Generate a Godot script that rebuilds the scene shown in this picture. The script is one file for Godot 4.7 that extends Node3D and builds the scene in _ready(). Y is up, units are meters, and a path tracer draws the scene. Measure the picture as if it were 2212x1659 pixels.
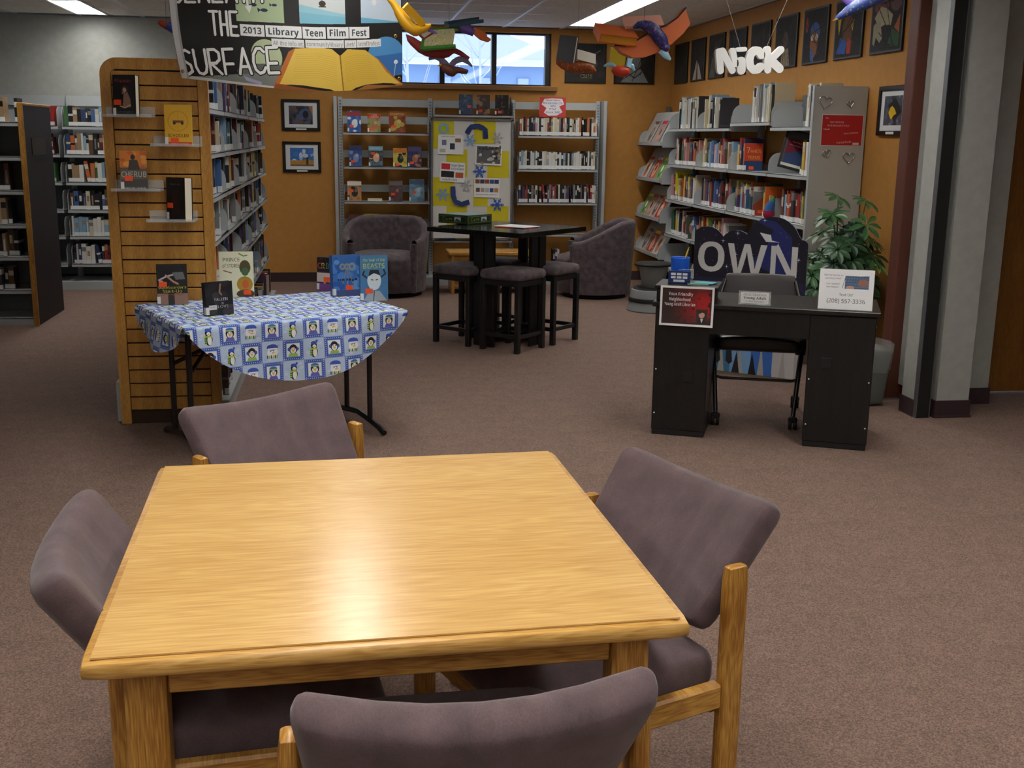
extends Node3D
# A library's teen corner: oak reading table and four upholstered chairs in front, shelving, display tables and a small desk behind.

const CEIL := 2.68
const BACK := -12.15
const RIGHT := 3.58

func _ready() -> void:
	# ---- camera
	var cam := Camera3D.new()
	cam.name = "camera"
	cam.position = Vector3(0, 1.56, 0)
	cam.rotation_degrees = Vector3(-12.562, -8.689, 0.785)
	cam.fov = 38.133
	cam.near = 0.05
	cam.far = 200.0
	add_child(cam)
	cam.current = true
	# ---- sky and exposure
	var sky := ProceduralSkyMaterial.new()
	sky.sky_top_color = rgb(196, 210, 230)
	sky.sky_horizon_color = rgb(226, 232, 240)
	sky.ground_bottom_color = rgb(190, 196, 204)
	sky.ground_horizon_color = rgb(226, 232, 240)
	sky.sky_energy_multiplier = 1.7
	sky.ground_energy_multiplier = 1.7
	var env := Environment.new()
	env.background_mode = Environment.BG_SKY
	env.sky = Sky.new()
	env.sky.sky_material = sky
	env.ambient_light_source = Environment.AMBIENT_SOURCE_SKY
	env.tonemap_mode = Environment.TONE_MAPPER_LINEAR
	env.tonemap_exposure = 1.0
	env.sdfgi_enabled = true
	env.ssao_enabled = true
	env.ssil_enabled = true
	var we := WorldEnvironment.new()
	we.name = "environment"
	we.environment = env
	add_child(we)
	make_materials()
	# ---- ceiling lamps: three rows of one by four foot fittings
	ceiling_lamps()
	# ---- large structure
	room()
	window_and_outside()
	# ---- furniture, largest first
	reading_table()
	reading_chairs()
	slat_panel_bookcase()
	folding_table()
	librarian_desk()
	right_bookcase()
	wall_shelving()
	pub_table()
	lounge_chairs()
	far_left_bookcases()
	# ---- hanging things, pictures, plant, small things
	banner()
	wall_pictures()
	name_sign()
	birds()
	plant_and_bin()
	stand_up_sign()

# ---------------------------------------------------------------- mesh helper
class Geo:
	var v := PackedVector3Array()
	var n := PackedVector3Array()
	var t := PackedVector2Array()
	var c := PackedColorArray()
	var col := Color(1, 1, 1)
	var xf := Transform3D()

	func _v(p: Vector3, q: Vector3, u: Vector2) -> void:
		v.append(xf * p)
		n.append((xf.basis * q).normalized())
		t.append(u)
		c.append(col)

	# clockwise seen from the front
	func tri(a: Vector3, b: Vector3, d: Vector3, ua := Vector2(), ub := Vector2(), ud := Vector2()) -> void:
		var q := (d - a).cross(b - a)
		if q.length_squared() < 1e-16:
			return
		q = q.normalized()
		_v(a, q, ua); _v(b, q, ub); _v(d, q, ud)

	# a top-left, b top-right, d bottom-right, e bottom-left seen from the front
	func quad(a: Vector3, b: Vector3, d: Vector3, e: Vector3, u0 := Vector2(0, 0), u1 := Vector2(1, 1)) -> void:
		tri(a, b, d, u0, Vector2(u1.x, u0.y), u1)
		tri(a, d, e, u0, u1, Vector2(u0.x, u1.y))

	func box(o: Vector3, s: Vector3) -> void:
		var h := s / 2
		var p := func(x: float, y: float, z: float) -> Vector3: return o + Vector3(x * h.x, y * h.y, z * h.z)
		quad(p.call(-1, 1, 1), p.call(1, 1, 1), p.call(1, -1, 1), p.call(-1, -1, 1))
		quad(p.call(1, 1, -1), p.call(-1, 1, -1), p.call(-1, -1, -1), p.call(1, -1, -1))
		quad(p.call(1, 1, 1), p.call(1, 1, -1), p.call(1, -1, -1), p.call(1, -1, 1))
		quad(p.call(-1, 1, -1), p.call(-1, 1, 1), p.call(-1, -1, 1), p.call(-1, -1, -1))
		quad(p.call(-1, 1, -1), p.call(1, 1, -1), p.call(1, 1, 1), p.call(-1, 1, 1))
		quad(p.call(-1, -1, 1), p.call(1, -1, 1), p.call(1, -1, -1), p.call(-1, -1, -1))

	func span(a: Vector3, b: Vector3) -> void:
		box((a + b) / 2, (b - a).abs())

	# box with chamfered edges
	func cbox(o: Vector3, s: Vector3, e: float) -> void:
		var h := s / 2
		var k := minf(e, minf(h.x, minf(h.y, h.z)) * 0.9)
		var i0 := v.size()
		for ax in 3:
			for sg in [-1.0, 1.0]:
				var u := (ax + 1) % 3
				var w := (ax + 2) % 3
				var q := []
				for st in [[-1, -1], [1, -1], [1, 1], [-1, 1]]:
					var p := Vector3()
					p[ax] = sg * h[ax]
					p[u] = st[0] * (h[u] - k)
					p[w] = st[1] * (h[w] - k)
					q.append(o + p)
				if sg > 0:
					quad(q[3], q[2], q[1], q[0])
				else:
					quad(q[0], q[1], q[2], q[3])
		for ax in 3:
			var u := (ax + 1) % 3
			var w := (ax + 2) % 3
			for su in [-1.0, 1.0]:
				for sw in [-1.0, 1.0]:
					var a := Vector3(); var b := Vector3(); var d := Vector3(); var f := Vector3()
					a[ax] = -(h[ax] - k); b[ax] = h[ax] - k; d[ax] = h[ax] - k; f[ax] = -(h[ax] - k)
					a[u] = su * h[u]; b[u] = su * h[u]; d[u] = su * (h[u] - k); f[u] = su * (h[u] - k)
					a[w] = sw * (h[w] - k); b[w] = sw * (h[w] - k); d[w] = sw * h[w]; f[w] = sw * h[w]
					if su * sw > 0:
						quad(o + f, o + d, o + b, o + a)
					else:
						quad(o + a, o + b, o + d, o + f)
		for sx in [-1.0, 1.0]:
			for sy in [-1.0, 1.0]:
				for sz in [-1.0, 1.0]:
					var a := o + Vector3(sx * h.x, sy * (h.y - k), sz * (h.z - k))
					var b := o + Vector3(sx * (h.x - k), sy * h.y, sz * (h.z - k))
					var d := o + Vector3(sx * (h.x - k), sy * (h.y - k), sz * h.z)
					if sx * sy * sz > 0:
						tri(a, d, b)
					else:
						tri(a, b, d)
		# make sure that every face looks outward
		for i in range(i0, v.size(), 3):
			var ctr := (v[i] + v[i + 1] + v[i + 2]) / 3 - xf * o
			if n[i].dot(ctr) < 0:
				var p := v[i + 1]; v[i + 1] = v[i + 2]; v[i + 2] = p
				for j in 3:
					n[i + j] = -n[i + j]

	func smooth(i0: int) -> void:
		var sum := {}
		for i in range(i0, v.size(), 3):
			var q := (v[i + 2] - v[i]).cross(v[i + 1] - v[i])
			for j in 3:
				var key := Vector3i((v[i + j] * 20000).round())
				sum[key] = sum.get(key, Vector3()) + q
		for i in range(i0, v.size()):
			var q: Vector3 = sum[Vector3i((v[i] * 20000).round())]
			if q.length_squared() > 1e-20:
				n[i] = q.normalized()

	# grid of nu x nv cells; f(u, v) with u to the right and v downward seen from the front
	func grid(nu: int, nv: int, f: Callable, uv_scale := Vector2(1, 1)) -> void:
		var i0 := v.size()
		var ps := []
		for j in nv + 1:
			var row := []
			for i in nu + 1:
				row.append(f.call(float(i) / nu, float(j) / nv))
			ps.append(row)
		for j in nv:
			for i in nu:
				quad(ps[j][i], ps[j][i + 1], ps[j + 1][i + 1], ps[j + 1][i], Vector2(float(i) / nu, float(j) / nv) * uv_scale, Vector2(float(i + 1) / nu, float(j + 1) / nv) * uv_scale)
		smooth(i0)

	# rounded box, each corner point passed through f
	func rbox(s: Vector3, r: float, k: int, f: Callable) -> void:
		var i0 := v.size()
		var h := s / 2
		var inner := h - Vector3(r, r, r)
		var old := xf
		for ax in 3:
			for sg in [-1.0, 1.0]:
				var u := (ax + 1) % 3
				var w := (ax + 2) % 3
				var ps := []
				for j in k + 1:
					var row := []
					for i in k + 1:
						var p := Vector3()
						p[ax] = sg * h[ax]
						p[u] = h[u] * sin((float(i) / k - 0.5) * PI * 0.92) / sin(PI * 0.46)
						p[w] = h[w] * sin((float(j) / k - 0.5) * PI * 0.92) / sin(PI * 0.46)
						var q := p.clamp(-inner, inner)
						p = q + (p - q).normalized() * r
						row.append(f.call(p))
					ps.append(row)
				for j in k:
					for i in k:
						if sg > 0:
							quad(ps[j + 1][i], ps[j + 1][i + 1], ps[j][i + 1], ps[j][i])
						else:
							quad(ps[j][i], ps[j][i + 1], ps[j + 1][i + 1], ps[j + 1][i])
		smooth(i0)

	func cushion(o: Vector3, s: Vector3, r: float, k := 6) -> void:
		rbox(s, r, k, func(p: Vector3) -> Vector3: return o + p)

	func tube(pts: Array, r: float, sides := 8, caps := true, r_end := -1.0) -> void:
		var i0 := v.size()
		var rings := []
		var up := Vector3.UP
		for i in pts.size():
			var d: Vector3 = (pts[mini(i + 1, pts.size() - 1)] - pts[maxi(i - 1, 0)]).normalized()
			if absf(d.dot(up)) > 0.97:
				up = Vector3.RIGHT if absf(d.x) < 0.7 else Vector3.BACK
			var a := d.cross(up).normalized()
			var b := d.cross(a).normalized()
			up = -b if i >= 0 else up
			var rr := r if r_end < 0 else lerpf(r, r_end, float(i) / (pts.size() - 1))
			var ring := []
			for k in sides:
				var an := TAU * k / sides
				ring.append(pts[i] + (a * cos(an) + b * sin(an)) * rr)
			rings.append(ring)
		for i in rings.size() - 1:
			for k in sides:
				var k1 := (k + 1) % sides
				quad(rings[i][k], rings[i][k1], rings[i + 1][k1], rings[i + 1][k])
		# orient outward
		var mid: Vector3 = (pts[0] + pts[1]) / 2
		if v.size() > i0:
			var ctr := (v[i0] + v[i0 + 1] + v[i0 + 2]) / 3
			if n[i0].dot(ctr - xf * mid) < 0:
				flip(i0)
		smooth(i0)
		if caps:
			for e in [0, rings.size() - 1]:
				var ring: Array = rings[e]
				var out: Vector3 = pts[e] - pts[1 if e == 0 else e - 1]
				for k in range(1, sides - 1):
					var q: Vector3 = (ring[k + 1] - ring[0]).cross(ring[k] - ring[0])
					if q.dot(out) > 0:
						tri(ring[0], ring[k], ring[k + 1])
					else:
						tri(ring[0], ring[k + 1], ring[k])

	func flip(i0: int) -> void:
		for i in range(i0, v.size(), 3):
			var p := v[i + 1]; v[i + 1] = v[i + 2]; v[i + 2] = p
			var u := t[i + 1]; t[i + 1] = t[i + 2]; t[i + 2] = u
			for j in 3:
				n[i + j] = -n[i + j]

	# profile of (radius, y) listed from top to bottom on the outside
	func lathe(prof: Array, segs: int, o := Vector3()) -> void:
		grid(segs, prof.size() - 1, func(u: float, w: float) -> Vector3:
			var p: Vector2 = prof[roundi(w * (prof.size() - 1))]
			return o + Vector3(p.x * sin(u * TAU), p.y, p.x * cos(u * TAU)))

	# flat outline in x, y pulled through z from -depth / 2 to depth / 2
	func extrude(poly: PackedVector2Array, depth: float, o := Vector3(), sides := true) -> void:
		var ix := Geometry2D.triangulate_polygon(poly)
		var lo := poly[0]
		var hi := poly[0]
		for p in poly:
			lo = lo.min(p)
			hi = hi.max(p)
		var ext := (hi - lo).max(Vector2(1e-6, 1e-6))
		var z := depth / 2
		for i in range(0, ix.size(), 3):
			var a := poly[ix[i]]; var b := poly[ix[i + 1]]; var d := poly[ix[i + 2]]
			if (b - a).cross(d - a) > 0:
				var s := b; b = d; d = s
			var ua := Vector2((a.x - lo.x) / ext.x, (hi.y - a.y) / ext.y)
			var ub := Vector2((b.x - lo.x) / ext.x, (hi.y - b.y) / ext.y)
			var ud := Vector2((d.x - lo.x) / ext.x, (hi.y - d.y) / ext.y)
			tri(o + Vector3(a.x, a.y, z), o + Vector3(b.x, b.y, z), o + Vector3(d.x, d.y, z), ua, ub, ud)
			if sides:
				tri(o + Vector3(a.x, a.y, -z), o + Vector3(d.x, d.y, -z), o + Vector3(b.x, b.y, -z))
		if not sides:
			return
		var cw := Geometry2D.is_polygon_clockwise(poly)
		for i in poly.size():
			var a := poly[i]
			var b := poly[(i + 1) % poly.size()]
			var i0 := v.size()
			quad(o + Vector3(a.x, a.y, z), o + Vector3(b.x, b.y, z), o + Vector3(b.x, b.y, -z), o + Vector3(a.x, a.y, -z))
			var out := Vector2(b.y - a.y, a.x - b.x) if not cw else Vector2(a.y - b.y, b.x - a.x)
			if v.size() > i0 and n[i0].dot(xf.basis * Vector3(out.x, out.y, 0)) < 0:
				flip(i0)

	# printed sheet w by h, middle at the origin, front toward +z, foot curling forward
	static func new_sheet(w: float, h: float, curl: float) -> Geo:
		var g := Geo.new()
		g.grid(8, 8, func(u: float, q: float) -> Vector3: return Vector3((u - 0.5) * w, (0.5 - q) * h, curl * q * q * (0.6 + 0.4 * u)))
		var i0 := g.v.size()
		g.grid(8, 8, func(u: float, q: float) -> Vector3: return Vector3((0.5 - u) * w, (0.5 - q) * h, -0.0006 + curl * q * q * (1.0 - 0.4 * u)), Vector2(0.02, 0.02))
		return g

	func mesh() -> ArrayMesh:
		var a := []
		a.resize(Mesh.ARRAY_MAX)
		a[Mesh.ARRAY_VERTEX] = v
		a[Mesh.ARRAY_NORMAL] = n
		a[Mesh.ARRAY_TEX_UV] = t
		a[Mesh.ARRAY_COLOR] = c
		var m := ArrayMesh.new()
		m.add_surface_from_arrays(Mesh.PRIMITIVE_TRIANGLES, a)
		return m

# ---------------------------------------------------------------- flat print
class Pic:
	var im: Image
	var w: int
	var h: int

	func _init(w_: int, h_: int, c: Color) -> void:
		w = w_
		h = h_
		im = Image.create(w, h, false, Image.FORMAT_RGB8)
		im.fill(c)

	func rect(x: float, y: float, ww: float, hh: float, c: Color) -> void:
		im.fill_rect(Rect2i(roundi(x), roundi(y), maxi(1, roundi(ww)), maxi(1, roundi(hh))), c)

	func poly(pts: Array, c: Color) -> void:
		var lo := h
		var hi := 0
		for p in pts:
			lo = mini(lo, floori(p.y))
			hi = maxi(hi, ceili(p.y))
		for y in range(maxi(lo, 0), mini(hi, h - 1) + 1):
			var yc := y + 0.5
			var xs := []
			for i in pts.size():
				var a: Vector2 = pts[i]
				var b: Vector2 = pts[(i + 1) % pts.size()]
				if (a.y <= yc) != (b.y <= yc):
					xs.append(a.x + (yc - a.y) / (b.y - a.y) * (b.x - a.x))
			xs.sort()
			for i in range(0, xs.size() - 1, 2):
				var x0 := maxi(0, ceili(xs[i] - 0.5))
				var x1 := mini(w, ceili(xs[i + 1] - 0.5))
				if x1 > x0:
					im.fill_rect(Rect2i(x0, y, x1 - x0, 1), c)

	func disc(x: float, y: float, rx: float, ry: float, c: Color) -> void:
		var pts := []
		for i in 24:
			pts.append(Vector2(x + rx * cos(TAU * i / 24), y + ry * sin(TAU * i / 24)))
		poly(pts, c)

	func line(pts: Array, wd: float, c: Color) -> void:
		for i in pts.size() - 1:
			var a: Vector2 = pts[i]
			var b: Vector2 = pts[i + 1]
			var d := (b - a).normalized() * wd / 2
			var q := Vector2(-d.y, d.x)
			poly([a + q, b + q, b - q, a - q], c)
		if wd > 2.5:
			for p in pts:
				disc(p.x, p.y, wd / 2, wd / 2, c)

	# y is the top of the capitals, hgt their height; wide > 0 squeezes the line to that width
	func text(s: String, x: float, y: float, hgt: float, c: Color, align := 0, wide := 0.0, font := "Droid Sans", slope := 0.0) -> void:
		var tris := Lib.glyphs(s, font)
		if tris.is_empty():
			return
		var lo := Vector2(1e9, 1e9)
		var hi := -lo
		for p in tris:
			lo = lo.min(p)
			hi = hi.max(p)
		var k := hgt / Lib.cap(font)
		var kx := k if wide <= 0 else wide / (hi.x - lo.x)
		var wd := (hi.x - lo.x) * kx
		var x0 := x - wd * align * 0.5
		for i in range(0, tris.size(), 3):
			var q := []
			for j in 3:
				var p := tris[i + j]
				var px := (p.x - lo.x) * kx
				q.append(Vector2(x0 + px, y + hgt - p.y * k + px * slope))
			poly(q, c)

	# a line of print too small to read
	func scribble(x: float, y: float, wide: float, hgt: float, c: Color, sd := 1) -> void:
		var g := RandomNumberGenerator.new()
		g.seed = sd
		var at := x
		while at < x + wide:
			var k := g.randf_range(0.35, 0.9) * hgt
			rect(at, y + (hgt * 0.25 if g.randf() < 0.5 else 0.0), k, hgt * 0.75, c)
			at += k + hgt * (0.25 if g.randf() < 0.8 else 0.7)

	func blot(n: int, colors: Array, r0: float, r1: float, sd: int) -> void:
		var g := RandomNumberGenerator.new()
		g.seed = sd
		for i in n:
			disc(g.randf() * w, g.randf() * h, g.randf_range(r0, r1), g.randf_range(r0, r1), colors[g.randi() % colors.size()])

	func speckle(amount: float, sd: int) -> void:
		var g := RandomNumberGenerator.new()
		g.seed = sd
		for y in h:
			for x in w:
				var c := im.get_pixel(x, y)
				var d := g.randf_range(-amount, amount)
				im.set_pixel(x, y, Color(clampf(c.r + d, 0, 1), clampf(c.g + d, 0, 1), clampf(c.b + d, 0, 1)))

	func tex() -> ImageTexture:
		return ImageTexture.create_from_image(im)

class Lib:
	static var store := {}
	static var caps := {}
	static func arrays(s: String, font: String, depth: float) -> Array:
		var tm := TextMesh.new()
		var f := SystemFont.new()
		f.font_names = PackedStringArray([font.trim_suffix(" Bold")])
		f.font_weight = 700 if font.ends_with(" Bold") else 400
		tm.font = f
		tm.font_size = 64
		tm.pixel_size = 1.0
		tm.curve_step = 2.0
		tm.depth = depth
		tm.text = s
		tm.horizontal_alignment = HORIZONTAL_ALIGNMENT_LEFT
		tm.vertical_alignment = VERTICAL_ALIGNMENT_TOP
		return tm.surface_get_arrays(0) if tm.get_surface_count() else []
	static func glyphs(s: String, font: String) -> PackedVector2Array:
		var key := s + "|" + font
		if not store.has(key):
			# a capital in front fixes the height of the base line
			var out := PackedVector2Array()
			var a := arrays("H" + s, font, 0.0)
			if a.size():
				var vs: PackedVector3Array = a[Mesh.ARRAY_VERTEX]
				var ns: PackedVector3Array = a[Mesh.ARRAY_NORMAL]
				var ix: PackedInt32Array = a[Mesh.ARRAY_INDEX] if a[Mesh.ARRAY_INDEX] != null else PackedInt32Array(range(vs.size()))
				var hb := _h_box(font)
				for i in range(0, ix.size(), 3):
					if ns[ix[i]].z < 0.5:
						continue
					var keep := false
					for j in 3:
						if vs[ix[i + j]].x > hb.z + 0.5:
							keep = true
					if keep:
						for j in 3:
							out.append(Vector2(vs[ix[i + j]].x - hb.z, vs[ix[i + j]].y - hb.x))
			store[key] = out
		return store[key]
	# x: base line, y: height of a capital, z: right side of the capital
	static func _h_box(font: String) -> Vector3:
		if not caps.has(font):
			var vs: PackedVector3Array = arrays("H", font, 0.0)[Mesh.ARRAY_VERTEX]
			var lo := 1e9
			var hi := -1e9
			var rt := -1e9
			for p in vs:
				lo = minf(lo, p.y)
				hi = maxf(hi, p.y)
				rt = maxf(rt, p.x)
			caps[font] = Vector3(lo, hi - lo, rt)
		return caps[font]
	static func cap(font: String) -> float:
		return _h_box(font).y

# ---------------------------------------------------------------- things, parts, materials
var M := {}
var taken := {}

func numbered(called: String) -> String:
	taken[called] = taken.get(called, -1) + 1
	return called if taken[called] == 0 else "%s_%03d" % [called, taken[called]]

func tag(o: Node3D, label: String, category: String, group := "", kind := "") -> Node3D:
	if label: o.set_meta("label", label)
	if category: o.set_meta("category", category)
	if group: o.set_meta("group", group)
	if kind: o.set_meta("kind", kind)
	return o

func thing(called: String, label: String, category: String, at := Vector3(), turn := 0.0, group := "") -> Node3D:
	var o := Node3D.new()
	o.name = numbered(called)
	add_child(o)
	o.position = at
	o.rotation_degrees.y = turn
	return tag(o, label, category, group)

func put(parent: Node, called: String, g: Geo, m: Material) -> MeshInstance3D:
	return put_mesh(parent, called, g.mesh(), m)

func put_mesh(parent: Node, called: String, mesh: Mesh, m: Material) -> MeshInstance3D:
	var o := MeshInstance3D.new()
	o.name = numbered(called) if parent == self else called
	o.mesh = mesh
	o.material_override = m
	parent.add_child(o, true)
	return o

func struct(called: String, g: Geo, m: Material) -> MeshInstance3D:
	var o := put(self, called, g, m)
	o.set_meta("kind", "structure")
	return o

func rgb(r: float, g: float, b: float) -> Color:
	return Color(r / 255.0, g / 255.0, b / 255.0)

func mat(key: String, c: Color, rough := 0.6, metal := 0.0, spec := 0.5) -> StandardMaterial3D:
	if M.has(key):
		return M[key]
	var m := StandardMaterial3D.new()
	m.resource_name = key
	m.albedo_color = c
	m.roughness = rough
	m.metallic = metal
	m.metallic_specular = spec
	M[key] = m
	return m

func printed(key: String, p: Pic, rough := 0.5) -> StandardMaterial3D:
	var m := mat(key, Color(1, 1, 1), rough)
	m.albedo_texture = p.tex()
	m.texture_repeat = false
	return m

func vmat(key: String, rough: float) -> StandardMaterial3D:
	var m := mat(key, Color(1, 1, 1), rough)
	m.vertex_color_use_as_albedo = true

	return m

func ordinal(i: int) -> String:
	var w := ["first", "second", "third", "fourth", "fifth", "sixth", "seventh", "eighth", "ninth", "tenth", "eleventh", "twelfth", "thirteenth", "fourteenth", "fifteenth", "sixteenth", "seventeenth", "eighteenth", "nineteenth"]
	if i < w.size():
		return w[i]
	var k := i + 1
	var tens: String = ["twenty", "thirty", "forty", "fifty", "sixty", "seventy", "eighty", "ninety"][k / 10 - 2]
	if k % 10 == 0:
		return tens.trim_suffix("y") + "ieth"
	return tens + "-" + w[k % 10 - 1]
# ---------------------------------------------------------------- materials
func noise_image(w: int, h: int, f: Callable) -> ImageTexture:
	var im := Image.create(w, h, false, Image.FORMAT_RGB8)
	for y in h:
		for x in w:
			im.set_pixel(x, y, f.call(x, y))
	return ImageTexture.create_from_image(im)

func wood(key: String, light: Color, dark: Color, vertical: bool, scale: float, rough: float, sd: int, contrast := 1.0) -> void:
	var a := FastNoiseLite.new()
	a.seed = sd
	a.frequency = 0.01
	a.fractal_octaves = 3
	var e := FastNoiseLite.new()
	e.seed = sd + 30
	e.frequency = 0.01
	var b := FastNoiseLite.new()
	b.seed = sd + 7
	b.frequency = 0.03
	b.fractal_octaves = 2
	var w := 384
	var per := func(n: FastNoiseLite, x: float, y: float, sx: float, sy: float) -> float:
		# blends the far edge into the near one so that the pattern repeats without a seam
		var v0 := n.get_noise_2d(x * sx, y * sy)
		var k := clampf((y - w * 0.85) / (w * 0.15), 0, 1)
		var q := clampf((x - w * 0.85) / (w * 0.15), 0, 1)
		v0 = lerpf(v0, n.get_noise_2d(x * sx, (y - w) * sy), k)
		if q > 0:
			v0 = lerpf(v0, lerpf(n.get_noise_2d((x - w) * sx, y * sy), n.get_noise_2d((x - w) * sx, (y - w) * sy), k), q)
		return v0
	var t := noise_image(w, w, func(x: int, y: int) -> Color:
		var u := float(y if vertical else x)
		var v := float(x if vertical else y)
		var g: float = per.call(a, u, v, 0.35, 2.2)
		var rings := sin((g * 2.4 + v * 0.045451) * 9.0) * 0.5 + 0.5
		var fine: float = per.call(b, u, v, 0.5, 14.0)
		var broad: float = per.call(e, u, v, 0.12, 1.2)
		var k := clampf(0.42 + (0.26 * (rings - 0.5) + 0.6 * fine + 0.5 * broad) * contrast, 0, 1)
		return light.lerp(dark, k))
	var m := mat(key, Color(1, 1, 1), rough)
	m.albedo_texture = t
	m.uv1_triplanar = true
	m.uv1_triplanar_sharpness = 6.0
	m.uv1_scale = Vector3(scale, scale, scale)

func mottled(key: String, base: Color, speck: float, patch: float, scale: float, rough: float, sd: int, world := false) -> StandardMaterial3D:
	var g := RandomNumberGenerator.new()
	g.seed = sd
	var a := FastNoiseLite.new()
	a.seed = sd
	a.frequency = 0.02
	a.fractal_octaves = 3
	var w := 256
	var t := noise_image(w, w, func(x: int, y: int) -> Color:
		var qx := clampf((x - 200.0) / 56.0, 0, 1)
		var qy := clampf((y - 200.0) / 56.0, 0, 1)
		var p := lerpf(lerpf(a.get_noise_2d(x, y), a.get_noise_2d(x - w, y), qx), lerpf(a.get_noise_2d(x, y - w), a.get_noise_2d(x - w, y - w), qx), qy)
		var k := 1.0 + p * patch * 2.0 + g.randf_range(-speck, speck)
		return Color(clampf(base.r * k, 0, 1), clampf(base.g * k, 0, 1), clampf(base.b * k, 0, 1)))
	var m := mat(key, Color(1, 1, 1), rough)
	m.albedo_texture = t
	m.uv1_triplanar = true
	m.uv1_world_triplanar = world
	m.uv1_scale = Vector3(scale, scale, scale)
	return m

func make_materials() -> void:
	wood("oak_top", rgb(228, 188, 120), rgb(200, 153, 88), false, 0.9, 0.22, 3, 0.8)
	wood("oak_band", rgb(220, 174, 98), rgb(170, 120, 52), false, 1.6, 0.3, 4, 1.2)
	wood("oak_h", rgb(206, 158, 78), rgb(150, 98, 36), false, 2.0, 0.32, 5, 1.3)
	wood("oak_v", rgb(206, 158, 78), rgb(150, 98, 36), true, 2.0, 0.32, 9, 1.3)
	wood("slat_oak", rgb(206, 156, 76), rgb(160, 108, 44), true, 3.0, 0.4, 12)
	wood("black_ash", rgb(30, 30, 32), rgb(14, 14, 16), true, 2.5, 0.38, 15)
	var cp := mottled("carpet", rgb(120, 98, 88), 0.26, 0.025, 1.3, 0.95, 21, true)
	cp.heightmap_enabled = true
	cp.heightmap_texture = cp.albedo_texture
	cp.heightmap_scale = 0.25
	var fb := mottled("plum_fabric", rgb(96, 79, 83), 0.1, 0.1, 2.6, 0.9, 31)
	fb.rim_enabled = true
	fb.rim = 0.35
	fb.rim_tint = 0.5
	var su := mottled("plum_suede", rgb(88, 76, 82), 0.06, 0.2, 2.4, 0.9, 37)
	su.rim_enabled = true
	su.rim = 0.3
	su.rim_tint = 0.5
	mottled("ceiling_tile", rgb(224, 220, 214), 0.05, 0.03, 3.0, 0.9, 41)
	mat("grid_bar", rgb(214, 220, 228), 0.4)
	mottled("orange_paint", rgb(190, 134, 64), 0.02, 0.02, 2.0, 0.7, 43, true)
	mottled("grey_paint", rgb(172, 174, 170), 0.02, 0.02, 2.0, 0.7, 47, true)
	mat("shelf_steel", rgb(176, 182, 186), 0.38, 0.0, 0.5)
	mat("slot_steel", rgb(120, 126, 132), 0.45)
	mat("black_rubber", rgb(20, 20, 22), 0.7)
	mat("black_metal", rgb(20, 20, 22), 0.35)
	mat("black_gloss", rgb(12, 12, 13), 0.14)
	mat("brown_steel", rgb(96, 52, 40), 0.5)
	mat("burgundy_base", rgb(62, 44, 50), 0.5)
	mat("dark_jamb", rgb(62, 60, 58), 0.5)
	wood("door_wood", rgb(150, 98, 40), rgb(118, 72, 26), true, 1.5, 0.4, 19)
	mat("white_paper", rgb(226, 228, 230), 0.6)
	mat("page_block", rgb(222, 214, 192), 0.85)
	mat("label_white", rgb(222, 224, 226), 0.5)
	mat("orange_sticker", rgb(244, 84, 34), 0.6)
	var gl := mat("clear_plastic", Color(0.9, 0.93, 0.94, 0.25), 0.05)
	gl.transparency = BaseMaterial3D.TRANSPARENCY_ALPHA
	var wg := mat("window_glass", Color(0.95, 0.98, 1.0, 0.08), 0.02)
	wg.transparency = BaseMaterial3D.TRANSPARENCY_ALPHA
	mat("chrome", rgb(190, 192, 195), 0.2, 1.0)
	vmat("print", 0.5)

# ---------------------------------------------------------------- lamps
const LAMP := 1.45
var lamp_places := []

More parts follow.
